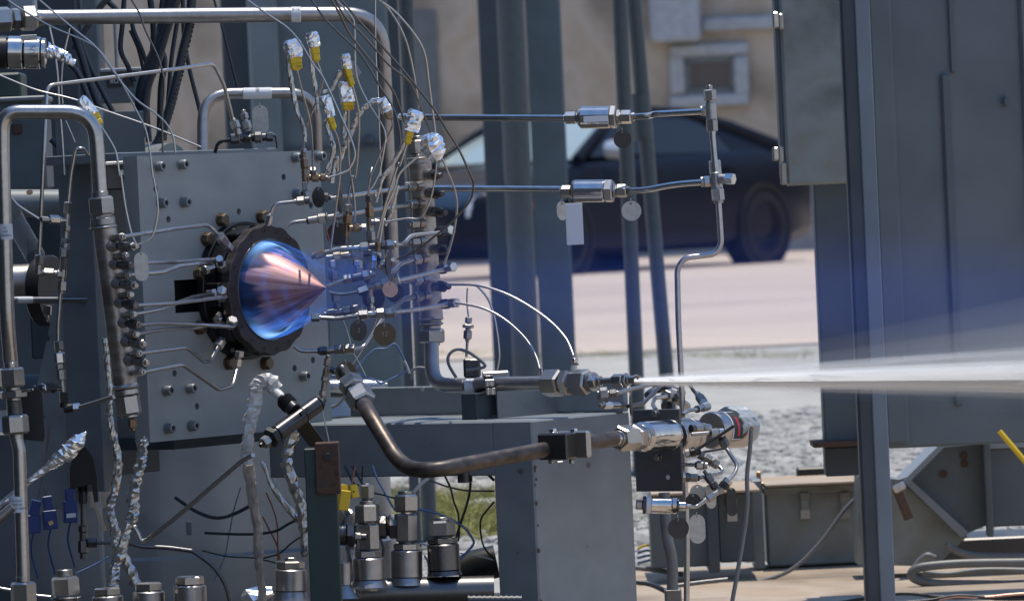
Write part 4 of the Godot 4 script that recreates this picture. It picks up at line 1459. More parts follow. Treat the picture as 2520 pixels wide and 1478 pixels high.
# ---- right manifold and the thicket of fittings ---------------------------------------------
func right_manifold() -> void:
	var d := 7.3
	var mf := thing("heat_stained_manifold", "upright brown heat-stained manifold right of the engine with side plugs", "manifold", at("C3", 1110, 200, d))
	var s := Shape.new()
	s.tube([at("B3", 1008, 60, d), at("B3", 1050, 600, d), at("C3", 1112, 160, d)], sz("B3", 98, d), 28)
	part("tube", s, M.heat, mf)
	stack(mf, "A3", "990,1150,7.3 1012,1420,7.3", "c30,52,dull n110,72,heat c18,80 r22,108 c16,92 r24,104 c22,98", "heat", d)
	stack(mf, "C3", "1106,90,7.3 1116,385,7.3", "r30,98 c14,88 r32,108 c10,86 r28,104 c26,80,dull n110,108,dull c20,68", "heat", d)
	for r in [["B3", 930, 310], ["B3", 945, 462], ["B3", 955, 625], ["B3", 960, 778], ["B3", 980, 925], ["B3", 985, 1100], ["B3", 995, 1237]]:
		stack(mf, r[0], "%f,%f,7.28 %f,%f,7.25" % [r[1] + 90, r[2] - 8, r[1] - 45, r[2] + 5], "k45,42,34,heat c14,30,black n60,42 c16,26", "dull", d)
	for r in [[1090, 208, 1190, 218], [1095, 362, 1205, 372], [1110, 520, 1230, 530], [1140, 835, 1255, 845], [1150, 1150, 1260, 1155]]:
		stack(mf, "B3", "%f,%f,7.28 %f,%f,7.24" % [r[0], r[1], r[2], r[3]], "k30,46,36,heat n50,46 c18,28 n34,24", "gunmetal", d)
	for r in [[1150, 690, 1280, 675], [1165, 1010, 1300, 985], [1180, 1305, 1325, 1290]]:
		stack(mf, "B3", "%f,%f,7.26 %f,%f,7.22" % [r[0], r[1], r[2], r[3]], "c20,26 n50,42,dark_steel c14,32 n55,40,bright", "dull", d)
	var lines := [
		["top tube between manifold and the upper fitting cluster", "895,318,7.25 350,398,7.15 262,410", 18],
		["second tube from manifold to the upper fitting cluster", "905,468,7.25 620,507 430,542,7.15", 17],
		["kinked tube stepping down from the manifold's right side", "1185,698,7.22 940,722 880,790 850,800 790,800,7.15", 18],
		["tube stub hiding behind the kinked tube", "930,785,7.26 870,800,7.22", 17],
		["bent tube from manifold sloping into the middle fittings", "945,930,7.25 850,962 800,1020 720,1030,7.18", 19],
		["long curved tube across the manifold into the copper tag union", "1205,1012,7.22 1000,1062 815,1105,7.12", 19],
		["straight tube behind the curved tube", "965,1100,7.26 830,1112,7.16", 17],
		["bent tube dropping from manifold to the lowest fittings", "960,1240,7.25 865,1262 780,1350,7.15", 22],
		["lowest long tube from manifold to the bottom row", "1235,1305,7.22 1000,1345 795,1370,7.1", 19]]
	for l in lines:
		var o := pipe("branch_tube", l[0], "tube", "B3", l[1], 7.2, l[2], "steel", 45, "branch tubes to right manifold", 10)

	# cluster
	fitting("brown_fitting", "tall brown heat-tinted fitting on the plate's right edge with steel top", "fitting", "B2", "1085,-5,7.2 1115,405,7.18", "n40,28,dull c50,20,brown n90,36 c12,26 c110,32 n80,34,dull c60,28,dull", "brown")
	var o := fitting("brown_fitting", "brown tee of two nuts beside the tall brown fitting", "fitting", "B2", "1135,232,7.18 1292,235,7.18", "c20,26 n60,36 c14,24 n45,32 c20,18", "brown")
	stack(o, "B2", "1165,158,7.17 1170,215,7.18", "n36,28,dull c20,22,dull", "brown")
	o = pipe("branch_tube", "bent tube from the ring's top to the elbow under brown fitting", "tube", "B2", "785,640,7.17 808,535 845,455 1015,436,7.17", 7.17, 16, "steel", 70, "branch tubes to right manifold", 10)
	stack(o, "B2", "782,630,7.17 803,540,7.17", "n75,30,bright c10,20", "nut")
	stack(o, "B2", "1010,437,7.17 1140,425,7.17", "c16,24 n60,38,dull c40,34,dark_steel", "nut")
	stack(o, "B2", "1190,400,7.17 1330,402,7.17", "n50,40,brown c10,26 n40,36,dark_steel c30,22,black", "brown")
	o = pipe("branch_tube", "curved tube entering the union row over the ring's right shoulder", "tube", "B2", "920,662,7.16 985,612 1115,598,7.16", 7.16, 17, "dull", 60, "branch tubes to right manifold", 10)
	stack(o, "B2", "1110,600,7.16 1420,552,7.16", "c14,30,black c70,34 n60,40 r14,48 c50,26 n60,34", "dull")
	o = fitting("brown_fitting", "upright brown stack with side nuts above the ring's right side", "fitting", "B3", "408,445,7.15 388,800,7.15", "c14,22,dull n60,32,steel c20,18 n80,38 c14,28 c90,30 c60,34,dark_steel", "brown")
	stack(o, "B3", "420,662,7.14 565,655,7.14", "c30,28 n55,38 c10,24 n50,34,dull", "brown")
	o = fitting("brown_fitting", "tall slender fitting stack with green-tinted nut at its top", "fitting", "B3", "580,375,7.15 602,810,7.15", "n60,32,dark_steel c40,22 n85,38,brown c110,28,heat n75,36,dull c40,42,dark_steel", "brown")
	stack(o, "B3", "605,612,7.14 725,602,7.14", "c20,26 n60,40,dull c26,24", "dull")
	o = pipe("branch_tube", "tube with rusty nut lying over the flame's upper edge", "tube", "B3", "110,885,7.12 215,862 330,832 505,820,7.12", 7.12, 18, "steel", 40, "branch tubes to right manifold", 10)
	stack(o, "B3", "95,905,7.12 215,866,7.12", "c30,22,dark_steel n80,34 c14,24", "brown")
	stack(o, "B3", "495,822,7.12 815,795,7.12", "c10,24 n80,42 c110,26,dark_steel n50,36,dark_steel n70,42,steel c20,26", "dull")
	o = fitting("union_row", "dark row of unions behind the rusty-nut tube", "fitting", "B3", "225,908,7.14 600,865,7.14", "c50,22 n60,34,heat c80,30,heat n90,38 c60,34,dark_steel", "dull")
	stack(o, "B3", "485,930,7.13 495,1060,7.13", "n50,40,dull n60,44,dull c16,26", "dull")
	o = fitting("union_row", "oblique union capped by a pale bushing in mid cluster", "fitting", "B3", "660,775,7.1 638,1000,7.1", "c26,26 n50,24,brown c14,22 n80,40,bright c60,36,dull", "brown")
	stack(o, "B3", "660,990,7.1 810,940,7.1", "c20,30 n70,42 c16,30 n34,36", "nut")
	fitting("union_row", "slim upright union left of the cluster near flame", "fitting", "B3", "268,930,7.13 280,1120,7.13", "n60,34 c30,18 n70,40 c20,30", "dull")
	fitting("union_row", "slim upright union below the flame's right edge", "fitting", "B3", "300,1215,7.13 312,1370,7.13", "n70,34 c20,20 n50,30 c20,24", "dull")
	fitting("union_row", "second slim upright union in the middle of cluster", "fitting", "B3", "570,950,7.14 575,1130,7.14", "n70,32 c24,20 n60,32 c24,24", "dark_steel")
	o = pipe("branch_tube", "blue-lit tube rising out of the flame to a union", "tube", "B3", "228,1150,7.1 385,1092,7.1", 7.1, 18, "steel", 20, "branch tubes to right manifold", 10)
	stack(o, "B3", "370,1098,7.1 640,1040,7.1", "n60,40 c80,36,dark_steel n60,42 c40,30", "dull")
	o = pipe("branch_tube", "short curved tube starting just behind the cone's tip", "tube", "B3", "248,1197,7.1 345,1218 485,1194,7.1", 7.1, 18, "steel", 50, "branch tubes to right manifold", 10)
	stack(o, "B3", "478,1196,7.1 840,1085,7.1", "c10,24 n80,42,bright c60,32,heat c40,36 n60,40 c14,28 n70,44,bright", "dull")
	stack(o, "B3", "588,1180,7.09 606,1370,7.09", "c60,26,heat n60,32 c30,20 c50,34", "dull")
	o = pipe("branch_tube", "lowest curved tube under the cone leading to bottom row", "tube", "B3", "150,1412,7.08 300,1424 485,1396,7.08", 7.08, 18, "steel", 40, "branch tubes to right manifold", 10)
	stack(o, "B3", "95,1415,7.08 170,1414,7.08", "n60,34", "dull")
	stack(o, "B3", "478,1398,7.08 805,1372,7.08", "c12,26 n75,42 c60,32,steel n60,42 n80,44", "dull")
	fitting("union_row", "back row of unions just over the lowest tube", "fitting", "B3", "205,1388,7.12 530,1340,7.12", "c20,22 n60,36 c50,30 n60,40 r14,48 n70,40", "dull")
	# lower engine branch (below the ring)
	o = pipe("branch_tube", "bent tube leaving the ring's lower rim towards a union", "tube", "C2", "1005,385,7.15 1060,430 1215,430,7.15", 7.15, 17, "steel", 55, "branch tubes to right manifold", 10)
	stack(o, "C2", "1205,430,7.15 1520,408,7.15", "c12,28,black n60,40,dark_steel c60,30 n60,42 r16,50 n80,42,nut", "dull")
	o = fitting("brown_fitting", "dull tan fitting string hanging at the plate's lower right edge", "fitting", "C2", "1298,465,7.16 1240,860,7.16", "c30,24 n70,30 c20,20 c70,30 n50,34,dull c80,26 n60,34 c50,22", "heat")
	stack(o, "C2", "1310,580,7.15 1360,600,7.15", "n40,30,dark_steel c20,34,dull", "dull")
	pipe("branch_tube", "tube slanting up from the lower union behind round tags", "tube", "C3", "450,412,7.15 535,402 625,262 700,150 B3: 780,1330,7.2", 7.15, 17, "steel", 50, "branch tubes to right manifold", 10)
	var gr := "metal identification tags"
	disc_tag("dark round tag seen nearly edge-on below the brown tee", "B2", 1212, 400, 88, 7.12, Vector3(0.75, 0, 0.5), "tag_dark", false, gr)
	disc_tag("narrow dark tag hanging right of the brown tee", "B2", 1395, 420, 118, 7.12, Vector3(0.98, 0, 0.12), "tag_dark", false, gr)
	disc_tag("large dark round tag behind the upright brown stack", "B3", 320, 712, 98, 7.2, Vector3(0.3, 0, 1), "tag_dark", false, gr)
	disc_tag("thin dark tag nearly edge-on in mid cluster", "B3", 745, 965, 98, 7.08, Vector3(0.98, 0, 0.22), "tag_dark", false, gr)
	disc_tag("round pinkish tag hanging in front of the middle unions", "B3", 762, 1178, 66, 7.04, Vector3(0.15, 0.1, 1), "tag_copper", false, gr)
	disc_tag("large dark tag behind the slim fitting stem", "B3", 622, 1250, 96, 7.16, Vector3(0.1, 0, 1), "tag_dark", false, gr)
	disc_tag("dark tag half hidden behind the pinkish tag", "B3", 800, 1205, 80, 7.2, Vector3(0.1, 0, 1), "tag_dark", false, gr)
	disc_tag("grey turned round tag hanging under the bottom row", "C3", 495, 255, 92, 7.05, Vector3(0.72, 0, 0.75), "tag_dark", false, gr, 1.0, "2")
	disc_tag("big dark brown round tag hanging right under the bottom row", "C3", 715, 287, 97, 7.04, Vector3(0.05, 0, 1), "tag_brass", false, gr, 1.0, "12")
	disc_tag("brass-brown round tag behind the threaded end of elbow pipe", "C3", 388, 612, 92, 7.14, Vector3(0.1, 0, 1), "tag_brass", false, gr)

	# elbow and nozzle line
	var el := pipe("elbow_pipe", "thick steel elbow pipe from the manifold down to the bench", "pipe", "C3", "1110,375,7.28 1118,715,7.26 1560,722,7.2", 7.25, 62, "pipe_steel", 330, "large steel pipes", 24)
	sleeve(el, "C3", "1412,727,7.212 1500,726,7.206", 64, 7.2, ["PC", "CHA", "BLE"], false)
	stack(el, "C3", "1366,727,7.215 1372,727,7.215", "r6,66", "bright")
	var nz := pipe("nozzle_pipe", "horizontal steel tube with hex unions ending in the water nozzle", "pipe", "C4", "20,710,7.2 620,702,7.12", 7.15, 61, "pipe_steel", 10, "large steel pipes", 24)
	stack(nz, "C4", "592,702,7.12 1008,690,7.07", "n150,112,nut c20,86,dark_steel n60,112,dull c10,90 n150,106,nut c46,84,dull", "nut")
	stack(nz, "C4", "950,690,7.07 1395,668,7.03", "c20,52,steel n80,58,bright c14,40 c28,46,dull c8,34 c110,30,steel n110,52,steel n40,58,dull c24,44,steel c60,36 c18,44,dull c30,34,brown", "steel")
	fitting("thermocouple_fitting", "pale fitting on top of the nozzle unions where a wire enters", "fitting", "C4", "848,450,7.1 832,595,7.1", "k40,14,20 c40,28,bright n16,36,dark_steel c50,26,ceramic", "tag_pale")
	fitting("thermocouple_fitting", "small fitting standing on the nozzle pipe left of the unions", "fitting", "C4", "555,570,7.13 568,640,7.13", "c50,14,tag_steel c20,18", "dull")
	# pipe clamp halves
	for i in 1:
		var cl := thing("pipe_clamp", "two-piece metal strut clamp around the pipe above the channel", "clamp", at("C4", 125, 800, 7.18))
		for h in [[82, 665, 168, 730], [90, 738, 176, 795]]:
			var s2 := Shape.new()
			var p := at("C4", (h[0] + h[2]) / 2.0, (h[1] + h[3]) / 2.0, 7.17)
			s2.box(p, X, Y, Vector3.BACK, Vector3(sz("C4", 42, 7.17), sz("C4", 31, 7.17), 0.012), 0.001)
			part("half", s2, M.dull, cl)
			for x in [-20.0, 18.0]:
				s2 = Shape.new()
				s2.box(p + X * sz("C4", x, 7.17) + Vector3(0, 0, 0.012), X, Y, Vector3.BACK, Vector3(sz("C4", 7, 7.17), sz("C4", 28, 7.17), 0.0012), 0.0004)
				part("rib", s2, M.bright, cl)
		stack(cl, "C4", "70,648,7.17 150,648,7.17", "c20,20,black c40,16,dark_steel c20,18,black", "black")
	# strut channel and bench
	var ch := thing("strut_channel", "galvanised channel supporting the nozzle pipe on the bench", "channel", at("F", 1310, 1028, 7.15))
	var a := at("F", 1197, 995, 7.2)
	var b := at("F", 1468, 981, 7.33)
	var ax := (b - a).normalized()
	var sd := ax.cross(Y).normalized()
	var hlen := (b - a).length() / 2
	s = Shape.new()
	var hh := sz("F", 33, 7.2)
	var mid := (a + b) / 2
	for w in [-1.0, 1.0]:
		s.box(mid + sd * 0.019 * w, ax, Y, sd, Vector3(hlen, hh, 0.0013), 0.0003)
		s.box(mid + sd * 0.015 * w + Y * (hh - 0.0016), ax, Y, sd, Vector3(hlen, 0.0013, 0.004), 0.0003)
	s.box(mid - Y * (hh - 0.0016), ax, Y, sd, Vector3(hlen, 0.0013, 0.019), 0.0003)
	part("channel", s, M.galvanised, ch)
	s = Shape.new()
	s.box(a - ax * 0.012 - Y * 0.001, N, Y, U, Vector3(0.0125, hh, 0.022), 0.001)
	part("end_bracket", s, M.paint_dark, ch)
	var bn := thing("test_bench", "grey painted steel bench with box beam and broad leg", "bench", at("F", 1400, 1470, 7.2))
	var c0 := at("F", 1307, 1034, 7.05)     # upper corner nearest the lens
	var rise := Vector3(0, c0.y, 0)
	c0.y = c0.y
	var leg_u := 0.208
	var leg_n := 0.062
	var foot := 0.27
	s = Shape.new()
	s.box(c0 - Y * foot + U * leg_u / 2 - N * leg_n / 2, U, Y, N, Vector3(leg_u / 2, foot, leg_n / 2), 0.002)
	part("leg", s, M.paint, bn)
	s = Shape.new()
	var bl := 0.36
	s.box(c0 - Y * 0.034 - N * (leg_n + bl / 2) + U * (leg_u / 2 + 0.001), N, Y, U, Vector3(bl / 2, 0.0338, leg_u / 2), 0.002)
	part("beam", s, M.paint, bn)
	s = Shape.new()
	s.box(c0 + Y * 0.019 - N * (leg_n + 0.15) + U * 0.19, N, Y, U, Vector3(0.22, 0.0185, 0.006), 0.0015)
	var rail := part("rail", s, M.paint, bn)
	s = Shape.new()
	s.cyl(on_plane("C3", 1037, 748, c0 + U * 0.184, U), -U, 0.0012, sz("C3", 20, 7.3))
	part("plug", s, M.tag_pale, rail)
	# spots of rust along the leg's corner
	s = Shape.new()
	var gg := RandomNumberGenerator.new()
	gg.seed = 3
	for i in 11:
		var p := c0 - Y * (0.02 + gg.randf() * 0.22) + N * 0.0003 + U * (0.001 + gg.randf() * 0.004)
		var r := gg.randf_range(0.0012, 0.004)
		s.crumple([p - N * 0.0002, p + N * 0.0002], [r, r * 0.8], 30 + i, 0.4, 7)
	part("rust_spot", s, M.rust, bn)

	# burnt pipe crossing in front of the bench
	var bp := pipe("burnt_pipe", "heat-blackened bent steel pipe crossing in front of the bench", "pipe", "C3", "540,880,6.95 560,920 860,1415,6.80 1110,1440,6.74 C4: 740,1232,6.87 1235,1160,6.975", 6.95, 66, "burnt", 330, "large steel pipes", 24)
	stack(bp, "C3", "352,580,7.0 565,915,6.95", "c30,52,dark_steel h90,52,dark_steel n100,100,nut r34,96,dark_steel n130,112,nut k26,84,66,dark_steel c30,64,bright", "nut")
	var vl := fitting("check_valve", "big polished cylindrical valve at the burnt pipe's right end", "valve", "C4", "1180,1170,6.96 1650,1135,7.10", "c20,60,bright c16,70,nut n110,104,nut n50,110,steel r14,112 k20,112,128 c225,130,bright r16,132", "bright", 7.0)
	var cl2 := thing("block_clamp", "machined steel block clamp with bolts gripping the burnt pipe", "clamp", at("C4", 700, 1370, 6.93))
	s = Shape.new()
	var cp := at("C4", 690, 1228, 6.862)
	var cax := (at("C4", 800, 1222, 6.895) - at("C4", 600, 1250, 6.85)).normalized()
	var cz := cax.cross(Y).normalized()
	s.box(cp + cz * 0.004, cax, Y, cz, Vector3(sz("C4", 118, 6.95), sz("C4", 110, 6.95), 0.021), 0.002)
	part("block", s, M.gunmetal, cl2)
	s = Shape.new()
	s.box(at("C4", 838, 1215, 6.86), cax, Y, cz, Vector3(sz("C4", 34, 6.95), sz("C4", 112, 6.95), 0.022), 0.002)
	part("end_plate", s, M.nut, cl2)
	for x in [660.0, 835.0]:
		stack(cl2, "C4", "%f,1125,6.86 %f,1082,6.86" % [x, x - 4.0], "c10,36,bright n24,32,bright", "bright")
		stack(cl2, "C4", "%f,1328,6.86 %f,1378,6.86" % [x - 20.0, x - 16.0], "c16,26,dark_steel n30,24,dull", "bright")
	s = Shape.new()
	s.tube(pts("C4", "700,1375,6.95 740,1372", 6.95), sz("C4", 18, 6.95), 10)
	part("bolt", s, M.dull, cl2)
	# bracket plate
	var br := thing("bracket_plate", "dark grey steel plate holding the valve, with four bolt heads", "plate", at("C5", 280, 1900, 7.1))
	s = Shape.new()
	var pc := at("F", 1620, 1107, 7.12)
	s.box(pc, N, Y, U, Vector3(sz("F", 56, 7.12) / 0.80, sz("F", 101, 7.12), 0.0025), 0.0006)
	part("plate", s, M.bracket, br)
	for w in [[265, 955], [400, 1045], [410, 1230], [285, 1325]]:
		var q := on_plane("C5", w[0], w[1], pc - U * 0.0025, U)
		s = Shape.new()
		s.cyl(q, -U, 0.0014, sz("C5", 36, 7.1))
		s.nut(q - U * 0.0014, -U, 0.005, sz("C5", 31, 7.1), 0.2)
		part("hex_bolt", s, M.dull, br)
	s = Shape.new()
	s.lathe(on_plane("D5", 362, 432, pc - U * 0.0026, U), -U, [Vector2(0, 0), Vector2(0, sz("D5", 20, 7.1))], 16)
	part("bright_hole", s, M.label, br)
	# right of bracket
	var rv := vl
	stack(rv, "C5", "400,1150,7.135 570,1140,7.18", "c110,152,steel r14,154 c40,142,steel", "steel", 7.12)
	stack(rv, "C5", "555,1085,7.12 715,1078,7.14", "c30,36,dark_steel c60,34,dull n30,44,dull c30,34,steel", "steel")
	stack(rv, "C5", "560,1132,7.08 830,1112,7.09", "c150,17,steel c12,26,black n70,34 c40,34,bright", "nut")
	var dr := thing("pressure_regulator", "round steel regulator drum with red label and grey tape over its end", "regulator", at("C5", 840, 1260, 7.22))
	s = Shape.new()
	var da := at("C5", 725, 1098, 7.2)
	var dax := (X * 0.62 - Vector3.BACK * 0.78 - Y * 0.04).normalized()
	s.cyl(da, dax, 0.066, sz("C5", 158, 7.2), 44)
	part("drum", s, M.steel, dr)
	s = Shape.new()
	var lr := sz("C5", 159, 7.2)
	var ups := Y.cross(dax).normalized()
	var band := func(q: Shape, t0: float, t1: float, a0: float, a1: float, off: float) -> void:
		for i in 16:
			var u0 := lerpf(a0, a1, i / 16.0)
			var u1 := lerpf(a0, a1, (i + 1) / 16.0)
			var e0 := Y.rotated(dax, u0)
			var e1 := Y.rotated(dax, u1)
			q.quad(da + dax * t0 + e0 * (lr + off), da + dax * t1 + e0 * (lr + off), da + dax * t1 + e1 * (lr + off), da + dax * t0 + e1 * (lr + off), e0)
	var sgn := 1.0 if Y.rotated(dax, 1.0).dot(Vector3.BACK) > 0 else -1.0
	band.call(s, 0.016, 0.036, 0.35 * sgn, 2.1 * sgn, 0.0003)
	part("label", s, M.label, dr)
	s = Shape.new()
	band.call(s, 0.0185, 0.036, 0.42 * sgn, 2.05 * sgn, 0.0006)
	part("label_field", s, M.ink, dr)
	s = Shape.new()
	band.call(s, 0.0255, 0.030, 0.85 * sgn, 1.9 * sgn, 0.0009)
	part("red_stripe", s, M.red, dr)
	s = Shape.new()
	var tp := []
	var tr := []
	for i in 7:
		tp.append(da + dax * lerpf(0.036, 0.070, i / 6.0) + Y * 0.004)
		tr.append(sz("C5", 163.0 + (6.0 if i % 2 else 0.0), 7.2))
	s.crumple(tp, tr, 14, 0.045, 26)
	part("duct_tape", s, M.duct_tape, dr)
	stack(dr, "C5", "1070,1090,7.2 1075,1062,7.2", "n20,16,brown c8,10", "brown")
	wire("C5", "920,1060,7.06 800,1140 680,1215 600,1270 580,1310", 7.06, 15, "black tie strap running over the regulator to the valve", "black", "black cables", "cable")
	wire("C5", "580,1300,7.1 700,1275 790,1260 870,1245,7.15", 7.1, 11, "thin black cable beneath the regulator drum", "black", "black cables", "cable")
	var t := pipe("drop_tube", "curved steel tube dropping from the regulator in a wide bow", "tube", "C5", "845,1230,7.08 D5: 880,225 948,330 935,390 870,465,7.05", 7.08, 18, "steel", 70, "tubes at bracket plate", 10)
	stack(t, "C5", "815,1150,7.08 850,1238,7.08", "c30,34,black n70,38,dark_steel", "dull")
	stack(t, "D5", "880,450,7.05 790,560,7.05", "n40,40,bright n50,42,black c50,30,dull", "dull")
	stack(t, "D5", "800,545,7.05 600,680,7.04", "c60,24,dull n70,36,dull c30,26 c50,18,steel c30,16,steel", "dull")
	var t5 := pipe("drop_tube", "hairpin tube curling right from the upper nuts", "tube", "D5", "770,325,7.1 822,365 815,398 620,440,7.08", 7.1, 17, "steel", 40, "tubes at bracket plate", 10)
	stack(t5, "D5", "625,240,7.1 790,335,7.1", "c40,36,dark_steel n70,44,dull r12,48 n50,40", "dull")
	stack(t5, "D5", "630,440,7.08 485,430,7.08", "c16,24,black n70,36 c30,40,dark_steel n30,52,dull", "dull")
	var t6 := pipe("drop_tube", "short straight tube with a nut right of the bracket plate", "tube", "D5", "478,325,7.1 600,328,7.08", 7.1, 17, "bright", 10, "tubes at bracket plate", 10)
	stack(t6, "D5", "588,328,7.08 695,335,7.08", "c12,26,black n60,36 r10,42 c20,30", "nut")
	var t7 := fitting("elbow_fitting", "dark diagonal fitting chain under the short straight tube", "fitting", "D5", "665,375,7.06 790,560,7.06", "c40,17,dark_steel n70,36,dark_steel c14,30 n50,34,gunmetal c40,30", "dull", 7.06, "tubes at bracket plate")
	fitting("elbow_fitting", "knot of dark fittings where the strap meets the valve", "fitting", "D5", "505,235,7.08 640,205,7.08", "n40,34,dull n40,40,black c40,36,black", "dark_steel", 7.08, "tubes at bracket plate")
	var td := fitting("pressure_transducer", "steel pressure transducer with printed band under the bracket plate", "transducer", "D5", "92,662,7.02 560,678,7.02", "n62,38,dull n30,72,gunmetal c45,71,label c190,70,bright n50,68,bright c16,66,dark_steel c60,40,bright r14,34,steel c40,20,steel", "bright", 7.02, "pressure transducers")
	pipe("drop_tube", "curved tube stub joining the lower transducer", "tube", "D5", "545,680,7.02 600,682 680,625,7.03", 7.02, 16, "steel", 40, "tubes at bracket plate", 10)
	disc_tag("round dark tag with worn corner below the lower transducer", "D5", 450, 862, 90, 7.0, Vector3(0.15, 0, 1), "tag_dark", false, gr)
	disc_tag("light dog-tag plate hanging below the lower transducer", "D5", 610, 868, 68, 7.0, Vector3(0.1, 0, 1), "tag_pale", true, gr, 1.8)
	disc_tag("black dog-tag plate hanging right of fittings over grey boxes", "D5", 900, 640, 40, 7.0, Vector3(0.1, 0, 1), "tag_dark", true, gr, 3.0)
	disc_tag("dark round tag partly behind the light tags", "D5", 575, 635, 66, 7.06, Vector3(0.1, 0, 1), "tag_dark", false, gr)
	disc_tag("pale round tag behind the diagonal fitting chain", "D5", 612, 560, 66, 7.08, Vector3(0.2, 0, 1), "tag_pale", false, gr)
	disc_tag("pale turned dog-tag plate beside diagonal fitting chain", "D5", 725, 590, 48, 7.07, Vector3(0.5, 0, 0.9), "tag_pale", true, gr, 2.2)
	disc_tag("thin dark tag edge-on hanging at the nozzle end", "C4", 1315, 870, 105, 7.02, Vector3(0.99, 0, 0.1), "tag_dark", false, gr)
	wire("C5", "1065,1090,7.22 1055,1250 1030,1478 D5: 1030,700 975,1080 905,1478", 7.22, 21, "grey cable hanging from the taped regulator to the ground", "grey_cable", "grey cables", "cable")
	# fittings on the bench top at the jet
	o = fitting("elbow_fitting", "steel nut pair behind the nozzle on the bench top", "fitting", "C4", "1030,800,7.12 1210,785,7.12", "c20,40,dark_steel n70,58,dull c10,30 n60,38,dark_steel c14,26", "dull", 7.12, "fittings on the bench top")
	pipe("bench_tube", "thin tube passing under the water jet", "tube", "C4", "1200,786,7.12 1330,748 1545,700 1680,688,7.25", 7.12, 17, "dull", 40, "tubes on the bench top", 10)
	pipe("bench_tube", "lower thin tube curving up behind the jet", "tube", "C4", "1290,895,7.15 1420,872 1490,800 1600,690,7.3", 7.15, 17, "dark_steel", 60, "tubes on the bench top", 10)
	o = fitting("elbow_fitting", "dark slanting fittings rising under the jet", "fitting", "C5", "190,805,7.3 330,705,7.34", "n70,36,dark_steel c20,26 n60,40,gunmetal c30,30", "dull", 7.3, "fittings on the bench top")
	o = fitting("elbow_fitting", "cluster of tarnished nuts below the jet's start", "fitting", "C5", "330,810,7.3 480,780,7.34", "c20,24 n60,48,dull n50,52,dark_steel c30,40", "dull", 7.3, "fittings on the bench top")
	stack(o, "C5", "420,820,7.31 530,900,7.34", "n60,40,dark_steel c20,30 n40,32,dull", "dull")
	stack(o, "C5", "340,720,7.33 410,790,7.33", "c40,30,gunmetal n50,40,dark_steel", "dull")
	o = pipe("bench_tube", "hooked steel tube beside the tarnished nuts", "tube", "C5", "262,925,7.2 232,880 250,825 350,812,7.3", 7.25, 18, "steel", 50, "tubes on the bench top", 10)
	o = pipe("bench_tube", "short curved tube joining the right-hand elbow fitting", "tube", "C5", "490,965,7.2 530,930 610,920,7.22", 7.2, 18, "steel", 40, "tubes on the bench top", 10)
	stack(o, "C5", "600,922,7.22 700,895,7.24", "c12,30,black n40,34 c50,38,tag_steel", "nut")
	stack(o, "C5", "690,905,7.24 610,790,7.3", "c50,36,tag_steel n60,38,dark_steel c30,26", "nut")
	wire("C5", "540,705,7.3 575,760 610,800", 7.3, 16, "dark tube stub hanging from jet side to the elbow", "dark_steel", "tubes on the bench top", "bench_tube")
	fitting("flat_fitting", "low bright clamp fittings lying on the bench top", "fitting", "C4", "1050,888,7.1 1260,885,7.14", "c30,18,dull n60,30,bright c60,26,steel n40,24,dark_steel", "steel", 7.1, "fittings on the bench top")
	disc_tag("dark round tag lying behind the tarnished nuts", "C5", 350, 895, 48, 7.32, Vector3(0.1, 0.3, 1), "tag_dark", false, gr)

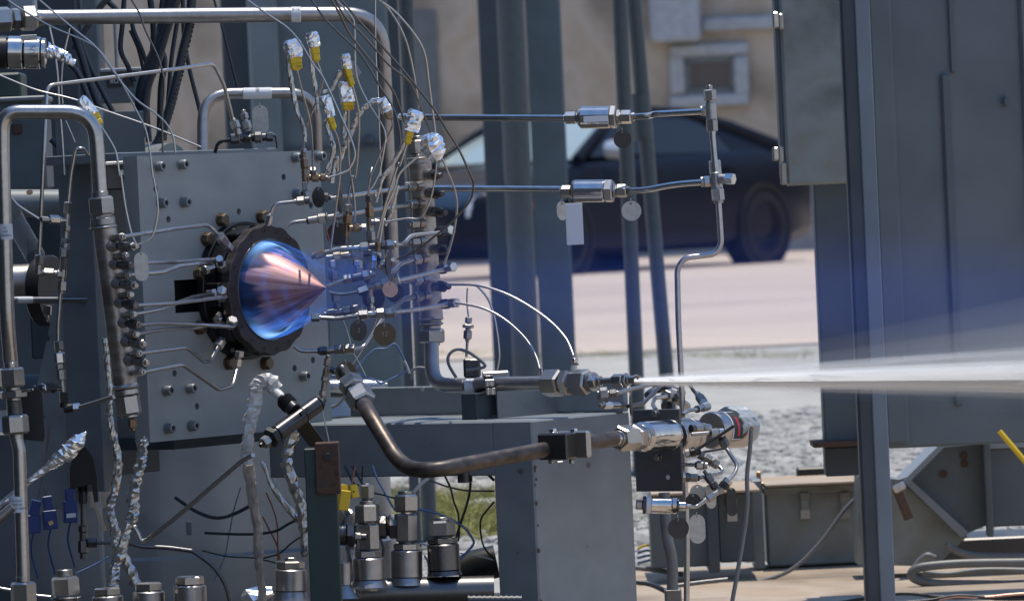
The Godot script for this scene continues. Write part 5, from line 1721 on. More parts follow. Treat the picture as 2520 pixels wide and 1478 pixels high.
func valve_lines() -> void:
	for i in 2:
		var y0 := 985.0 if i == 0 else 945.0
		var b := "A4" if i == 0 else "B4"
		var o := thing("check_valve_line", ["upper polished tube with steel check valve crossing before the posts", "lower polished tube with steel check valve crossing before the posts"][i], "pipe", at("F", 1400, 290 if i == 0 else 465, 7.35), "check valve lines")
		var s := Shape.new()
		s.tube(pts("F", "985,287,7.6 1070,290 1392,291,7.4" if i == 0 else "1062,464,7.42 1390,466,7.35", 7.4), sz("F", 8.2, 7.4), 14)
		part("tube", s, M.bright, o)
		if i == 0:
			stack(o, "A4", "750,998,7.4 1350,988,7.38", "c10,30 n90,50,bright c14,44,dark_steel k20,70,92,steel c230,95,bright n50,94,steel n30,62,dull n85,56,bright c26,38,steel", "steel")
			s = Shape.new()
			s.tube(fillet(pts("A4", "1330,988,7.38 1480,980 A5: 240,965 690,940,7.3", 7.35), 0.02), sz("A4", 27, 7.35), 14)
			part("tube", s, M.bright, o)
			stack(o, "A5", "640,938,7.3 690,935,7.3", "c12,44,dull n40,50,steel", "steel")
			s = Shape.new()
			s.box(at("A4", 1020, 1005, 7.32), X, Y, Vector3.BACK, Vector3(sz("A4", 104, 7.35), sz("A4", 25, 7.35), 0.0005))
			part("label", s, M.label, o)
		else:
			stack(o, "B4", "720,350,7.35 1310,345,7.33", "c10,26 n90,48,dull c14,44,black k16,88,95,steel c270,96,bright n80,96,steel n30,60,dull n90,54,nut c30,36,dark_steel", "steel")
			s = Shape.new()
			s.tube(fillet(pts("B4", "1300,345,7.33 1440,340 B5: 420,290 700,270,7.28", 7.3), 0.02), sz("B4", 26, 7.3), 14)
			part("tube", s, M.bright, o)
			stack(o, "B5", "640,270,7.28 760,262,7.28", "c24,44,dull n60,44,steel c40,44,tag_steel", "steel")
	var v := pipe("vertical_vent_tube", "upright tube with tees at the ends of both valve lines, bending low down", "pipe", "A5", "712,740,7.28 745,1240 770,1478 B5: 790,450,7.27 812,800 760,880 500,912 440,1000 C5: 450,200 475,660 D5: 515,700 522,1000 520,1478", 7.27, 25, "steel", 90, "", 12)
	stack(v, "A5", "711,722,7.28 720,870,7.28", "c38,26,dull n95,52,dull c20,36", "dull")
	stack(v, "A5", "722,870,7.28 738,1130,7.28", "c150,46,tag_steel n110,48,dull c20,30", "dull")
	stack(v, "A5", "752,1330,7.28 766,1478,7.28", "c20,28 n100,50,tag_steel", "dull")
	stack(v, "B5", "765,190,7.27 790,450,7.27", "c130,48,tag_steel n100,52,tag_steel c20,40", "dull")
	stack(v, "B5", "800,245,7.26 920,245,7.25", "c50,42,tag_steel n66,48,bright", "dull")
	var gr := "metal identification tags"
	disc_tag("dark round tag hanging below the upper check valve", "A4", 1245, 1178, 76, 7.33, Vector3(0.05, 0, 1), "tag_dark", false, gr)
	disc_tag("pale round tag hanging below the lower check valve", "B4", 1320, 515, 84, 7.3, Vector3(0.05, 0, 1), "tag_pale", false, gr)
	disc_tag("turned steel tag beside the white paper tag", "B4", 735, 515, 80, 7.31, Vector3(0.8, 0, 0.6), "tag_steel", false, gr)
	var s2 := Shape.new()
	face_rect(s2, "B4", 768, 450, 912, 800, -7.25, 0.0012, 0.0003)
	var o := single("paper_tag", s2, M.label, "blank white rectangular tag hanging from the lower check valve", "tag")
	s2 = Shape.new()
	s2.crumple(pts("B4", "770,415,7.28 800,440 840,455", 7.28), [0.004, 0.008, 0.004], 6, 0.3, 8)
	part("black_tie", s2, M.black, o)
	wire("D5", "330,560,7.6 350,900 395,1130 400,1380", 7.6, 54, "thick grey conduit rising behind the vertical tube at bench leg", "hose", "grey cables", "conduit")
	s2 = Shape.new()
	face_rect(s2, "D5", 340, 1375, 480, 1560, -7.6, 0.04, 0.002)
	single("conduit_box", s2, M.hose, "small grey box the thick conduit drops into", "box")

# ---- thermocouple connectors ---------------------------------------------------------------
func oblong(b: String, x0: float, y0: float, x1: float, y1: float, w: float, d: float, thick: float, bev: float) -> Shape:
	var p0 := at(b, x0, y0, d)
	var p1 := at(b, x1, y1, d)
	var ax := (p1 - p0)
	var l := ax.length()
	ax = ax / l
	var ez := (Vector3.BACK + X * 0.35 + Y * 0.2)
	ez = (ez - ax * ez.dot(ax)).normalized()
	var s := Shape.new()
	s.box((p0 + p1) / 2, ax, ez.cross(ax).normalized(), ez, Vector3(l / 2, sz(b, w / 2, d), thick / 2), bev)
	return s

# foil cap from f0 to f1, plug body from f1 to f2
func connector(label: String, b: String, f: Array, w: float, fw: float, d: float, seed_: int, body := "yellow", text := "", ink := "ink") -> void:
	w *= 1.12
	var o := thing("thermocouple_connector", label, "connector", at(b, f[4], f[5], d), "foil-capped thermocouple connectors")
	var mx := lerpf(f[2], f[4], 0.45)
	var my := lerpf(f[3], f[5], 0.45)
	part("plug", oblong(b, lerpf(f[2], f[4], -0.25), lerpf(f[3], f[5], -0.25), mx, my, w, d, 0.0065, 0.0008), M[body], o)
	var pl := part("plug_grip", oblong(b, mx, my, lerpf(f[2], f[4], 0.9), lerpf(f[3], f[5], 0.9), w * 0.94, d, 0.0075, 0.0012), M[body], o)
	part("cable_boss", oblong(b, lerpf(f[2], f[4], 0.85), lerpf(f[3], f[5], 0.85), f[4], f[5], w * 0.5, d, 0.005, 0.0008), M[body], o)
	if text:
		writing(text, pl, at(b, f[2] * 0.4 + f[4] * 0.6 + w * 0.3, f[3] * 0.4 + f[5] * 0.6 + 8, d) + Vector3(0, 0, 0.006), -X, -Y, sz(b, 20, d), ink)
	var s := Shape.new()
	var p := []
	var r := []
	for i in 8:
		var t := i / 7.0
		p.append(at(b, lerpf(f[0], f[2], t), lerpf(f[1], f[3], t), d))
		r.append(sz(b, fw / 2 * 1.08 * (0.8 if i == 0 else (1.0 if i < 6 else 0.95)), d))
	s.crumple(p, r, seed_, 0.09, 12, 0.62, 0.8)
	part("foil_cover", s, M.foil, o)

func foil_lead(label: String, b: String, path: String, d: float, r0: float, r1: float, seed_: int, m := "foil", step := 4) -> void:
	var s := Shape.new()
	var p := curve(pts(b, path, d), step)
	var r := []
	for i in p.size():
		r.append(sz(b, lerpf(r0, r1, float(i) / p.size()) * (0.72 if b[0] == "A" else 1.0), d))
	s.crumple(p, r, seed_, 0.27, 9, 0.55)
	single("foil_wrapped_lead", s, M[m], label, "foil wrap", "aluminium foil wraps")

func instruments() -> void:
	var d := 7.05
	connector("foil-capped yellow connector at far left above the arched pipe", "A1", [680, 830, 800, 965, 845, 1065], 62, 85, 6.95, 11)
	connector("widest yellow connector, lettered, leftmost of the group above the plate", "A2", [985, 340, 1015, 490, 1030, 598], 92, 135, d, 12, "yellow", "20051")
	connector("topmost yellow connector under a neat foil block", "A2", [1150, 275, 1180, 400, 1195, 528], 62, 100, d, 13)
	connector("yellow connector with tan socket below a foil knob and plastic flap", "A2", [1435, 460, 1455, 585, 1498, 738], 48, 78, d, 14)
	connector("yellow connector with red lettering under broad foil", "A2", [1440, 690, 1462, 865, 1466, 938], 88, 118, 7.08, 15, "yellow", "SNAP", "red")
	connector("lowest yellow connector of the group, hanging by the pipe bend", "A2", [1265, 810, 1310, 990, 1345, 1100], 48, 90, 7.06, 16)
	connector("tan connector tipped sideways under silver foil near the bent pipe", "A3", [690, 835, 740, 945, 765, 1010], 55, 100, 7.06, 17, "tan_plastic")
	connector("yellow connector slanting left above the heat-stained manifold", "A3", [985, 935, 935, 1110, 900, 1225], 52, 125, 7.08, 18)
	var s := Shape.new()
	s.crumple(curve(pts("A3", "1090,1130,7.1 1105,1180 1125,1245 1140,1310 1142,1360", 7.1), 3), [0.005, 0.009, 0.012, 0.0135, 0.0145, 0.0145, 0.015, 0.014, 0.0135, 0.012, 0.0095, 0.007, 0.003], 19, 0.15, 13)
	single("foil_ball", s, M.foil, "crumpled foil ball at the top of the heat-stained manifold", "foil wrap", "aluminium foil wraps")
	s = Shape.new()
	s.prism(PackedVector2Array([Vector2(-0.004, 0.012), Vector2(0.002, 0.008), Vector2(0.009, -0.004), Vector2(0.001, -0.012), Vector2(-0.005, 0.0)]), at("A2", 1515, 590, 7.06), X, Y, Vector3(0, 0, -0.0006))
	single("plastic_flap", s, M.paint_pale, "small grey plastic flap behind the connector with tan socket", "flap")
	s = oblong("A2", 1440, 585, 1462, 690, 60, 7.055, 0.008, 0.001)
	single("connector_socket", s, M.tan_plastic, "tan two-hole socket between foil knob and yellow connector", "socket")
	foil_lead("foil strip hanging below the widest yellow connector", "A2", "960,430,7.1 960,560 980,700 1010,850 1040,960 1085,1080 1100,1200", 7.1, 34, 22, 21, "foil_old")
	foil_lead("foil strip hanging under the topmost yellow connector", "A2", "1130,300,7.1 1150,480 1165,620 1190,760 1200,850 1210,960", 7.1, 30, 18, 22, "foil_old")
	foil_lead("foil strip running down from the lowest yellow connector", "A2", "1290,970,7.1 1280,1050 1310,1150 1340,1250 1310,1380 1290,1478 B2: 1300,100 1275,200", 7.1, 32, 22, 23, "foil_old")
	foil_lead("long foil strip twisting down beside the plate corner", "A2", "1440,900,7.12 1420,1050 1430,1200 1400,1330 1370,1450 B2: 1370,60 1340,180 1320,280", 7.12, 26, 30, 24, "foil_old")
	foil_lead("foil strip joining tipped tan connector to the strips on its left", "A3", "700,850,7.1 620,850 560,900 500,960 460,1050 420,1150 370,1250", 7.1, 30, 34, 25, "foil_old")
	foil_lead("foil strip descending from slanting connector past the manifold", "A3", "950,1080,7.14 880,1200 820,1320 740,1450 B3: 700,230 670,330 640,440", 7.14, 34, 20, 26, "foil_old")
	foil_lead("thin foil strip hanging between cluster tubes", "B3", "830,300,7.2 800,420 760,560 720,640", 7.2, 12, 12, 27, "foil_old")
	foil_lead("wispy foil edging behind the connector with red lettering", "A2", "1400,600,7.13 1350,700 1320,760 1250,780", 7.13, 26, 20, 28, "foil_old")

	# thin wires
	var W := [
		["A1", "60,0,6.9 170,75 420,220 700,340 830,420 950,580 1050,740 1150,930 1240,1130 1290,1478 B1: 1300,250 1330,430 1330,560 1290,720 1230,770 1160,802", 9, "long wire sweeping from the top left to the second manifold port"],
		["A1", "330,0,6.9 460,110 640,260 800,390 900,520 990,650 1150,840 1300,950 1400,1040 1460,1150 1482,1290", 9, "pale wire sweeping from the top left to the plate's upper edge"],
		["A1", "1110,0,6.95 1180,120 1230,260 1330,470 1370,600 1390,720 1372,1000 1375,1290", 9, "dark wire dropping in front of the overhead pipe to the plate top"],
		["A1", "-20,630,7.0 300,760 620,840 900,940 1300,1080 1700,1245", 9, "straight taut wire slanting across the arched pipe to the plate corner"],
		["A1", "850,1065,6.94 920,1170 980,1290 1010,1478 B1: 1020,200 1060,480 1110,700 1150,790", 10, "wire from the far left connector down to the port manifold"],
		["A1", "590,240,7.2 540,480 520,700 530,880", 9, "pale wire hanging beside the transducer"],
		["A1", "555,1020,7.2 600,1120 635,1205", 8, "short wire end curling under the arched pipe"],
		["A1", "415,220,7.25 450,380 485,620 500,900 520,1100 545,1478", 12, "thin tube-like wire running straight down behind the arched pipe"],
		["A2", "600,-5,7.0 760,110 940,230 1050,350 1160,530 1240,640 1310,780 1400,980 1480,1160 1520,1300 1490,1400 B2: 1490,120 1450,180 1290,237", 10, "wire looping over the yellow connectors and back to the brown tee"],
		["A2", "1150,-5,7.0 1290,190 1530,420 A3: 570,550 680,740 790,920 840,1100 850,1230", 10, "dark wire passing behind the lettered connector towards the manifold"],
		["A2", "1030,590,7.05 1070,760 1140,1030 1160,1250 1165,1430,7.15 B2: 1165,160", 10, "lead of the widest yellow connector"],
		["A2", "1198,515,7.05 1240,640 1245,700 1200,850 1110,1070 1082,1265,7.15", 10, "lead of the topmost yellow connector"],
		["A2", "1345,1095,7.06 1390,1240 1392,1478 B2: 1350,560 1310,860,7.12", 10, "lead of the lowest yellow connector"],
		["A2", "1466,930,7.07 1465,1300 1480,1478 B2: 1490,240 1520,480 1522,635,7.14", 10, "lead of the connector with red lettering"],
		["A2", "1500,735,7.06 1550,940 1550,1200 1525,1478 B2: 1500,230 1470,350 1465,455,7.14", 11, "lead of the connector with tan socket"],
		["A3", "260,-5,7.02 340,130 420,290 560,470 700,650 800,800 885,1035,7.1", 10, "dark wire crossing the pipe bend to the slanting connector"],
		["A3", "300,-5,7.0 370,130 560,330 750,550 890,660 960,760 1110,1130,7.1", 10, "dark wire crossing the pipe bend to the foil ball"],
		["A3", "340,-5,6.98 500,180 700,400 900,630 1130,920 1240,1100 1340,1260 1440,1478 B3: 1465,290 1440,420 1300,590 1150,720 980,850 820,922,7.1", 10, "longest dark wire arching past the foil ball back into the cluster"],
		["A3", "660,-5,7.05 770,110 880,310 940,520 990,800 1003,910,7.1", 9, "wire falling straight behind the slanting connector"],
		["A3", "690,20,7.04 800,100 950,270 1050,450 1090,720 1142,1115,7.1", 10, "pale wire bowing out to the right into the foil ball"],
		["A3", "1160,1280,7.1 B3: 1140,230 1100,420 1020,570 900,580 725,607,7.12", 9, "wire from the foil ball curling to the slender stack"],
		["A3", "300,-5,7.06 430,140 460,220 465,460 480,650 560,840 690,1050 722,1150 715,1230 670,1478 B3: 680,180 620,300 585,345", 9, "wire running down past the plastic flap into the slender stack"],
		["A3", "770,1010,7.06 780,1070 720,1200 640,1380 600,1478 B3: 610,150 582,300 578,385,7.14", 10, "lead of the tipped tan connector"],
		["A3", "900,1225,7.08 840,1400 B3: 830,120 760,330 690,570 650,745,7.1", 12, "lead of the slanting connector"],
		["A3", "1040,1290,7.1 B3: 850,190 800,330 720,520 672,785,7.1", 11, "bright lead from the foil ball down to the capped union"],
		["B3", "1190,50,7.1 1250,190 1310,350 1325,500 1290,730 1220,965,7.2", 10, "wire bowing outside the manifold to its lower right nut"],
		["A3", "635,-5,7.3 640,440 660,800 670,1100 685,1478 B3: 690,200", 8, "straight thin wire behind the bent overhead pipe"],
		["F", "1098,700,7.22 1180,703 1260,730 1340,780 1390,830 1412,878,7.1", 3.6, "outer pale wire arching from manifold to the nozzle fitting"],
		["F", "1118,744,7.22 1185,757 1240,785 1290,830 1318,875 1330,918,7.13", 3.4, "inner pale wire arching from manifold to the nozzle pipe"],
		["F", "1168,698,7.5 1200,735 1218,790 1228,870 1222,910", 3.2, "wire falling behind the arching wires to the bench"],
		["C2", "1420,170,7.18 1460,280 1500,430 1560,540 1610,640", 7, "wire hanging from the bottom row beside grey tag"],
		["C3", "650,150,7.2 600,280 520,430 440,540", 9, "wire slanting from the bottom row to the brass tag"],
		["C3", "1415,-100,7.5 1410,20 1425,150", 9, "short wire above the inline connector behind the elbow"],
		["B2", "1270,640,7.19 1290,720 1310,780", 7, "short reddish wire at the plate's right edge"],
		["C2", "1300,130,7.19 1308,300 1300,470", 7, "dark thin wire running down the plate's right edge"],
		["C2", "1245,940,7.15 1270,1050 1300,1190", 6, "thin wire dropping to the green post's top"]]
	for w in W:
		wire(w[0], w[1], 7.1, w[2], w[3], "wire_dark" if w[3].begins_with("dark") or w[3].begins_with("longest") else ("red_wire" if "reddish" in w[3] else "wire"))
	# dark cables
	var K := [
		["A1", "590,180,7.6 690,480 760,700 880,1000 1000,1240", 29, "thick black cable slanting behind the transducer"],
		["A1", "640,240,7.62 760,560 930,900 1090,1180", 20, "second black cable slanting beside the thick one"],
		["A1", "1050,-10,7.7 1035,210 1020,420 1080,560 1135,700", 20, "black cable passing in front of the nameplate box"],
		["A1", "1110,150,7.7 1130,260 1190,400 1235,530", 18, "short black cable left of the bundle"],
		["A1", "1100,260,7.72 1170,420 1220,640", 14, "thin black cable left of the bundle"],
		["A1", "1440,-10,7.7 1370,300 1260,560 1190,800 1180,1130 1060,1260", 44, "thickest black cable of the bundle behind the taut wire"],
		["A1", "1500,-10,7.68 1400,280 1330,520 1240,760 1200,1160", 36, "black cable in the middle of the bundle"],
		["A1", "1270,-10,7.72 1300,280 1280,560 1240,900 1260,1200", 26, "black cable on the left of the bundle"],
		["A1", "1380,-10,7.74 1350,350 1390,520 1360,760 1350,1180", 26, "straight black cable inside the bundle"],
		["A1", "1500,180,7.66 1450,500 1420,860 1390,1190", 18, "slate cable hanging at the right side of bundle"],
		["A1", "1545,-10,7.6 1555,300 1600,580 1680,900 1690,960", 17, "slate cable swinging right towards the arched pipe"],
		["A1", "620,420,7.65 720,260 850,60 930,-20", 26, "black cable rising to the right behind overhead pipe"],
		["A1", "880,-10,7.66 960,60 1000,110", 22, "black cable stub above the overhead pipe"],
		["A1", "590,540,7.2 660,620 720,760 800,980 880,1230", 20, "dark lead coming out of the transducer's foil wrap"],
		["A1", "430,1180,7.5 500,1250 590,1400", 22, "dark hose bending behind the crook tube"],
		["A2", "330,0,7.6 400,240 460,480 530,745", 9, "slim grey cable passing behind the arched pipe's left shoulder"]]
	for k in K:
		wire(k[0], k[1], 7.6, k[2] * 1.2, k[3], "cable", "dark cables at upper left", "cable")
	s = Shape.new()
	var lp := curve(pts("A1", "1620,-10,7.55 1600,210 1545,440 1500,650 1430,930 1340,1190 1250,1300", 7.55), 14)
	var lr := []
	for i in lp.size():
		lr.append(sz("A1", 44 if i % 2 else 39, 7.55))
	s.tube(lp, lr, 14)
	single("cable_loom", s, M.cable, "ribbed flexible cable conduit curving beside the bundle", "conduit")
	s = Shape.new()
	var bd := curve(pts("A1", "1635,210,7.5 1605,350 1560,520 1540,640 1480,790 1430,910", 7.5), 4)
	for i in bd.size():
		s.lathe(bd[i] - Y * 0.002, Y, [Vector2(0, 0), Vector2(0.001, 0.0016), Vector2(0.003, 0.0016), Vector2(0.004, 0)], 8)
	single("bead_chain", s, M.black, "black spiral trim along the ribbed conduit", "chain")
	# blue and white leads behind the bench
	wire("C3", "270,640,7.4 440,610 560,480 640,415 730,410 800,370 850,440 895,540 890,600 780,660 690,700 640,680 540,640 470,600", 7.4, 10, "blue twisted lead looping over the bench rail", "blue_wire", "leads on the bench", "cable")
	wire("C3", "880,510,7.38 905,560 925,620", 7.38, 12, "white heat-shrink end of the blue lead", "white_cable", "leads on the bench", "cable")
	wire("C3", "260,905,7.35 330,870 400,760 380,700", 7.35, 17, "grey lead curving up behind the elbow union", "grey_cable", "leads on the bench", "cable")
	s = Shape.new()
	s.tube(pts("C3", "250,745,7.45 620,740 740,725", 7.45), [sz("C3", 78, 7.45), sz("C3", 76, 7.45), sz("C3", 34, 7.45)], 24)
	single("silver_pipe", s, M.foil_old, "foil-covered pipe lying behind the hex union on the bench", "pipe")
	wire("C3", "935,670,7.42 945,600 1000,570 1085,580", 7.42, 14, "grey lead bridging the dark post's foot", "grey_cable", "leads on the bench", "cable")
	wire("C3", "1320,655,7.45 1255,540 1260,460 1330,415 1440,450 1560,545 1520,575 1400,590", 7.45, 15, "grey cable loop beside the elbow pipe", "grey_cable", "leads on the bench", "cable")
	var il := fitting("inline_connector", "inline cable fitting hanging above a dark base behind the elbow", "connector", "C3", "1425,145,7.5 1405,480,7.5", "n50,28 c10,14 n30,46 c20,24 n70,36 k30,24,12 c120,12", "dull", 7.5, "leads on the bench")
	s = Shape.new()
	face_rect(s, "C3", 1380, 490, 1525, 660, -7.5, 0.04, 0.003)
	part("base", s, M.gunmetal, il)
	s = Shape.new()
	face_rect(s, "C4", 60, 600, 290, 670, -7.3, 0.03, 0.002)
	single("metal_block", s, M.dull, "small steel block on the bench behind the pipe clamp", "block")

# ---- lower left and lower middle -------------------------------------------------------------
func lower_parts() -> void:
	# big polished sheet-metal drum
	var s := Shape.new()
	var c := at("F", 420, 1090, 8.75)
	s.lathe(Vector3(c.x, 0.02, c.z), Y, [Vector2(0, 0), Vector2(0, 0.335), Vector2(0.006, 0.34), Vector2(0.115, 0.34), Vector2(0.12, 0.334), Vector2(0.31, 0.334), Vector2(0.33, 0.31), Vector2(0.335, 0)], 72)
	single("steel_drum", s, M.sheet, "large dark polished steel drum under the engine plate", "drum")
	s = Shape.new()
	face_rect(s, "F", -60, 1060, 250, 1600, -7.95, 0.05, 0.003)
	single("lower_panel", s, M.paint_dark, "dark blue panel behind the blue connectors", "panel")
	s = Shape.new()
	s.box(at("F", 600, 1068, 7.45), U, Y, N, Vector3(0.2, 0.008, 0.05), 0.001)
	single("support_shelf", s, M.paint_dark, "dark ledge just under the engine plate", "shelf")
	for i in 5:
		var xs := [200, 232, 262, 240, 268]
		s = Shape.new()
		s.box(at("F", xs[i], 1195 + 60 * (i / 3), 7.9), (X + Y * [0.1, -0.12, -0.1, 0.3, 0.2][i]).normalized(), (Y - X * [0.1, -0.12, -0.1, 0.3, 0.2][i]).normalized(), Vector3.BACK, Vector3(0.003 + 0.001 * (i % 3), 0.03, 0.001), 0.0004)
		single("copper_strip", s, M.tan_plastic, "tan strip seen between pipes under the engine plate, number %s from left" % ["one", "two", "three", "four", "five"][i], "strip", "tan strips under the plate")
	foil_lead("long grey foil-wrapped lead snaking down left of the plate foot", "C1", "885,320,7.05 905,520 925,720 925,900 D1: 925,-60 975,150 1000,330 965,550 925,700 965,850 990,1000 1075,1150 1150,1340", 7.05, 22, 46, 31, "foil_old", 7)
	foil_lead("pale foil-wrapped lead hanging below the manifold end", "D1", "1195,90,7.0 1205,200 1190,300 1150,470 1120,640 1140,700 1080,850 1020,1050 970,1220 955,1360", 7.0, 46, 46, 32, "foil_old", 7)
	var fr := Shape.new()
	var p := curve(pts("D1", "730,50,6.95 690,90 640,150 570,220 500,270 430,335 340,400 250,470 120,570 0,670 -60,710", 6.95), 3)
	var rr := [4, 14, 24, 36, 50, 62, 70, 72, 74, 74, 72, 68, 62, 56, 46, 40, 34, 30, 28, 27, 26, 26, 26, 26, 26, 26, 26, 26, 26, 26, 26, 26, 26]
	var r2 := []
	for i in p.size(): r2.append(sz("D1", rr[mini(i, rr.size() - 1)], 6.95))
	fr.crumple(p, r2, 33, 0.17, 9, 0.6)
	single("foil_packet", fr, M.foil, "bright foil packet pointing up and right at lower left", "foil wrap", "aluminium foil wraps")
	s = Shape.new()
	s.tube(pts("D1", "-60,830,6.85 110,680,6.85", 6.85), sz("D1", 40, 6.85), 12)
	single("grey_tube_end", s, M.pipe_steel, "oblique grey tube end at the left edge under the foil", "tube")
	# blue connectors
	for w in [["leftmost visible blue connector tilted on its wire", 310, 625, 280, 760, 285, 905, "325,610 350,480 395,200 410,0"], ["middle blue connector with pale label hanging by two wires", 395, 590, 415, 720, 430, 870, "385,585 365,440 400,200 430,0"], ["right-hand blue connector with white label hanging upright", 590, 530, 592, 640, 595, 815, "590,520 578,350 570,100 565,-160"]]:
		var o := thing("thermocouple_connector", w[0], "connector", at("D1", w[5], w[6], 7.25), "blue thermocouple connectors")
		part("plug", oblong("D1", w[1], w[2], w[3], w[4], 82, 7.25, 0.007, 0.001), M.blue, o)
		part("socket", oblong("D1", w[3], w[4] - 10, w[5], w[6], 122, 7.25, 0.009, 0.001), M.blue, o)
		if w[1] > 350:
			part("label", oblong("D1", w[3] + 8, lerpf(w[4], w[6], 0.55), w[5] + 8, lerpf(w[4], w[6], 0.75), 80 if w[1] > 500 else 40, 7.235, 0.0015, 0.0), M.tan_plastic if w[1] < 500 else M.label, o)
		wire("D1", w[7], 7.26, 5, "thin wire above the " + w[0].split(" connector")[0] + " connector", "wire_dark", "wires of the blue connectors")
		wire("D1", "%f,%f %f,%f %f,%f" % [w[5], w[6], w[5] - 20, w[6] + 150, w[5] + 40, w[6] + 380], 7.3, 9, "blue cable under the " + w[0].split(" connector")[0] + " connector", "blue", "wires of the blue connectors", "cable")
	var vh := fitting("needle_valve", "dark needle valve with black lever between blue connectors and foil", "valve", "D1", "700,440,7.3 705,1120,7.3", "h110,46,dark_steel n110,40 c190,22 n60,40 c70,34 n110,42 c50,30", "dark_steel", 7.3)
	s = Shape.new()
	s.prism(PackedVector2Array([Vector2(-0.019, -0.03), Vector2(-0.016, 0.004), Vector2(-0.008, 0.026), Vector2(0.004, 0.03), Vector2(0.014, 0.016), Vector2(0.018, -0.012), Vector2(0.018, -0.04), Vector2(0.013, -0.042), Vector2(0.010, -0.018), Vector2(-0.010, -0.022), Vector2(-0.013, -0.031)]), at("D1", 700, 375, 7.29), X, Y, Vector3(0, 0, -0.012))
	part("lever", s, M.black, vh)
	stack(vh, "D1", "740,985,7.3 940,985,7.3", "n70,40 c100,14", "dark_steel", 7.3)
	# igniter
	var ig := thing("torch_igniter", "black tubular torch igniter with slots pointing at the flame", "igniter", at("C2", 960, 1100, 6.9))
	stack(ig, "C2", "1200,880,6.92 720,1228,6.86", "c180,74,gunmetal c310,72,gunmetal c20,60,black n60,84,black c10,40 n70,48,nut c30,20", "gunmetal")
	s = Shape.new()
	s.lathe(at("C2", 1196, 883, 6.92), (at("C2", 1300, 808, 6.94) - at("C2", 1196, 883, 6.92)).normalized(), [Vector2(0, sz("C2", 72, 6.9)), Vector2(0.004, sz("C2", 66, 6.9)), Vector2(0.008, sz("C2", 48, 6.9)), Vector2(0.0105, 0)], 20)
	part("round_end", s, M.gunmetal, ig)
	for w in [[1065, 960, 0], [955, 1042, 1]]:
		var axi := (at("C2", 1200, 880, 6.92) - at("C2", 720, 1228, 6.86)).normalized()
		var fz := (Vector3.BACK - axi * Vector3.BACK.dot(axi)).normalized()
		s = Shape.new()
		s.box(at("C2", w[0], w[1], 6.895) + fz * sz("C2", 64, 6.9), axi, fz.cross(axi), fz, Vector3(sz("C2", 52, 6.9), sz("C2", 20, 6.9), sz("C2", 14, 6.9)), 0.0004)
		part("slot", s, M.black, ig)
	stack(ig, "C2", "1010,930,6.9 840,760,6.92", "c60,66,gunmetal h90,76,black c30,52,gunmetal c110,40,ceramic", "gunmetal")
	s = Shape.new()
	var arm0 := at("C2", 1075, 1050, 6.95)
	var arm1 := at("C2", 1215, 1230, 6.98)
	var aax := (arm1 - arm0).normalized()
	var aw := aax.cross(Vector3.BACK).normalized()
	s.box((arm0 + arm1) / 2, aax, aw, aax.cross(aw), Vector3((arm1 - arm0).length() / 2 + 0.01, sz("C2", 62, 6.95), 0.004), 0.0006)
	part("mounting_arm", s, M.black, ig)
	foil_lead("white tape-wrapped igniter lead standing before the engine plate", "C2", "860,760,6.92 800,690 730,690 690,760 670,880 645,1000 625,1100 612,1230 610,1320 625,1478 D2: 640,500", 6.9, 72, 42, 34, "tape_white", 4)
	foil_lead("tan tape-wrapped lower part of the igniter lead", "D2", "630,330,6.9 645,480 660,650 700,850 705,1000 712,1150 728,1330 735,1600", 6.9, 42, 36, 35, "tape_tan", 4)
	foil_lead("dull foil sheath hanging behind the igniter to the left of post", "C2", "1020,1100,7.2 960,1250 D2: 950,300 1000,480 1060,650 1090,800 1105,1000 1110,1100", 7.2, 50, 44, 36, "foil_old", 4)
	foil_lead("thin foil wisp slanting behind the white igniter lead", "D2", "735,300,7.25 780,400 830,520 920,640 1000,740 1060,800", 7.25, 18, 34, 37, "foil_old", 3)
	var it := pipe("igniter_tube", "thin steel tube slanting from the igniter down to the left", "tube", "D2", "660,245,6.86 570,290 300,520 0,780 D1: 1240,958,6.95 1195,975 1160,890 1130,850", 6.9, 20, "steel", 40, "tubes around the igniter", 10)
	stack(it, "D1", "1140,865,6.96 1125,845,6.96", "r30,34", "dull")
	pipe("igniter_hose", "dark curved hose arching down to the lower caps", "hose", "D1", "1095,985,7.05 1200,1018 1400,1022 1600,1050 D2: 150,1052 330,1180 430,1330 470,1500", 7.05, 19, "dark_steel", 120, "tubes around the igniter", 10)
	for w in [["D2", "0,600 180,720 350,775 500,740 640,670", 17, "dark looping cable behind the igniter tube"], ["D2", "250,900 450,910 680,910 850,885 950,830 1020,795", 13, "dark wavy cable crossing behind the taped lead"], ["D2", "230,1050 450,1100 650,1110 800,1140 850,1155", 7, "thin dark wire crossing low behind the taped lead"], ["D2", "740,1115 880,1075 980,990 1060,935", 8, "thin dark wire rising to the foil sheath"], ["D2", "555,520 500,700 460,900 420,1100 330,1300", 6, "faint blue wire hanging behind the igniter tube"], ["D2", "770,560 830,700 865,850 870,1130", 8, "brown wire dropping to the cap behind the post"], ["D2", "740,760 800,880 860,1000 890,1130", 8, "reddish wire dropping beside the brown one"]]:
		wire(w[0], w[1], 7.5, w[2], w[3], "red_wire" if "red" in w[3] or "brown" in w[3] else ("blue_wire" if "blue" in w[3] else "cable"), "loose wires under the plate", "cable")
	s = Shape.new()
	for w in [[118, 860]]: face_rect(s, "D2", w[0] - 24, w[1] - 55, w[0] + 24, w[1] + 60, -7.55, 0.002, 0.0004)
	single("wire_tag", s, M.paint_far, "small grey label on a cable behind the igniter tube", "tag")
	# post in front
	var gp := thing("green_post", "dark green square post with rusty top in the foreground", "post", at("F", 798, 1560, 6.85))
	s = Shape.new()
	s.box(at("F", 796, 1300, 6.85), X, Y, Vector3.BACK, Vector3(sz("F", 38, 6.85), sz("F", 200, 6.85), 0.019), 0.001)
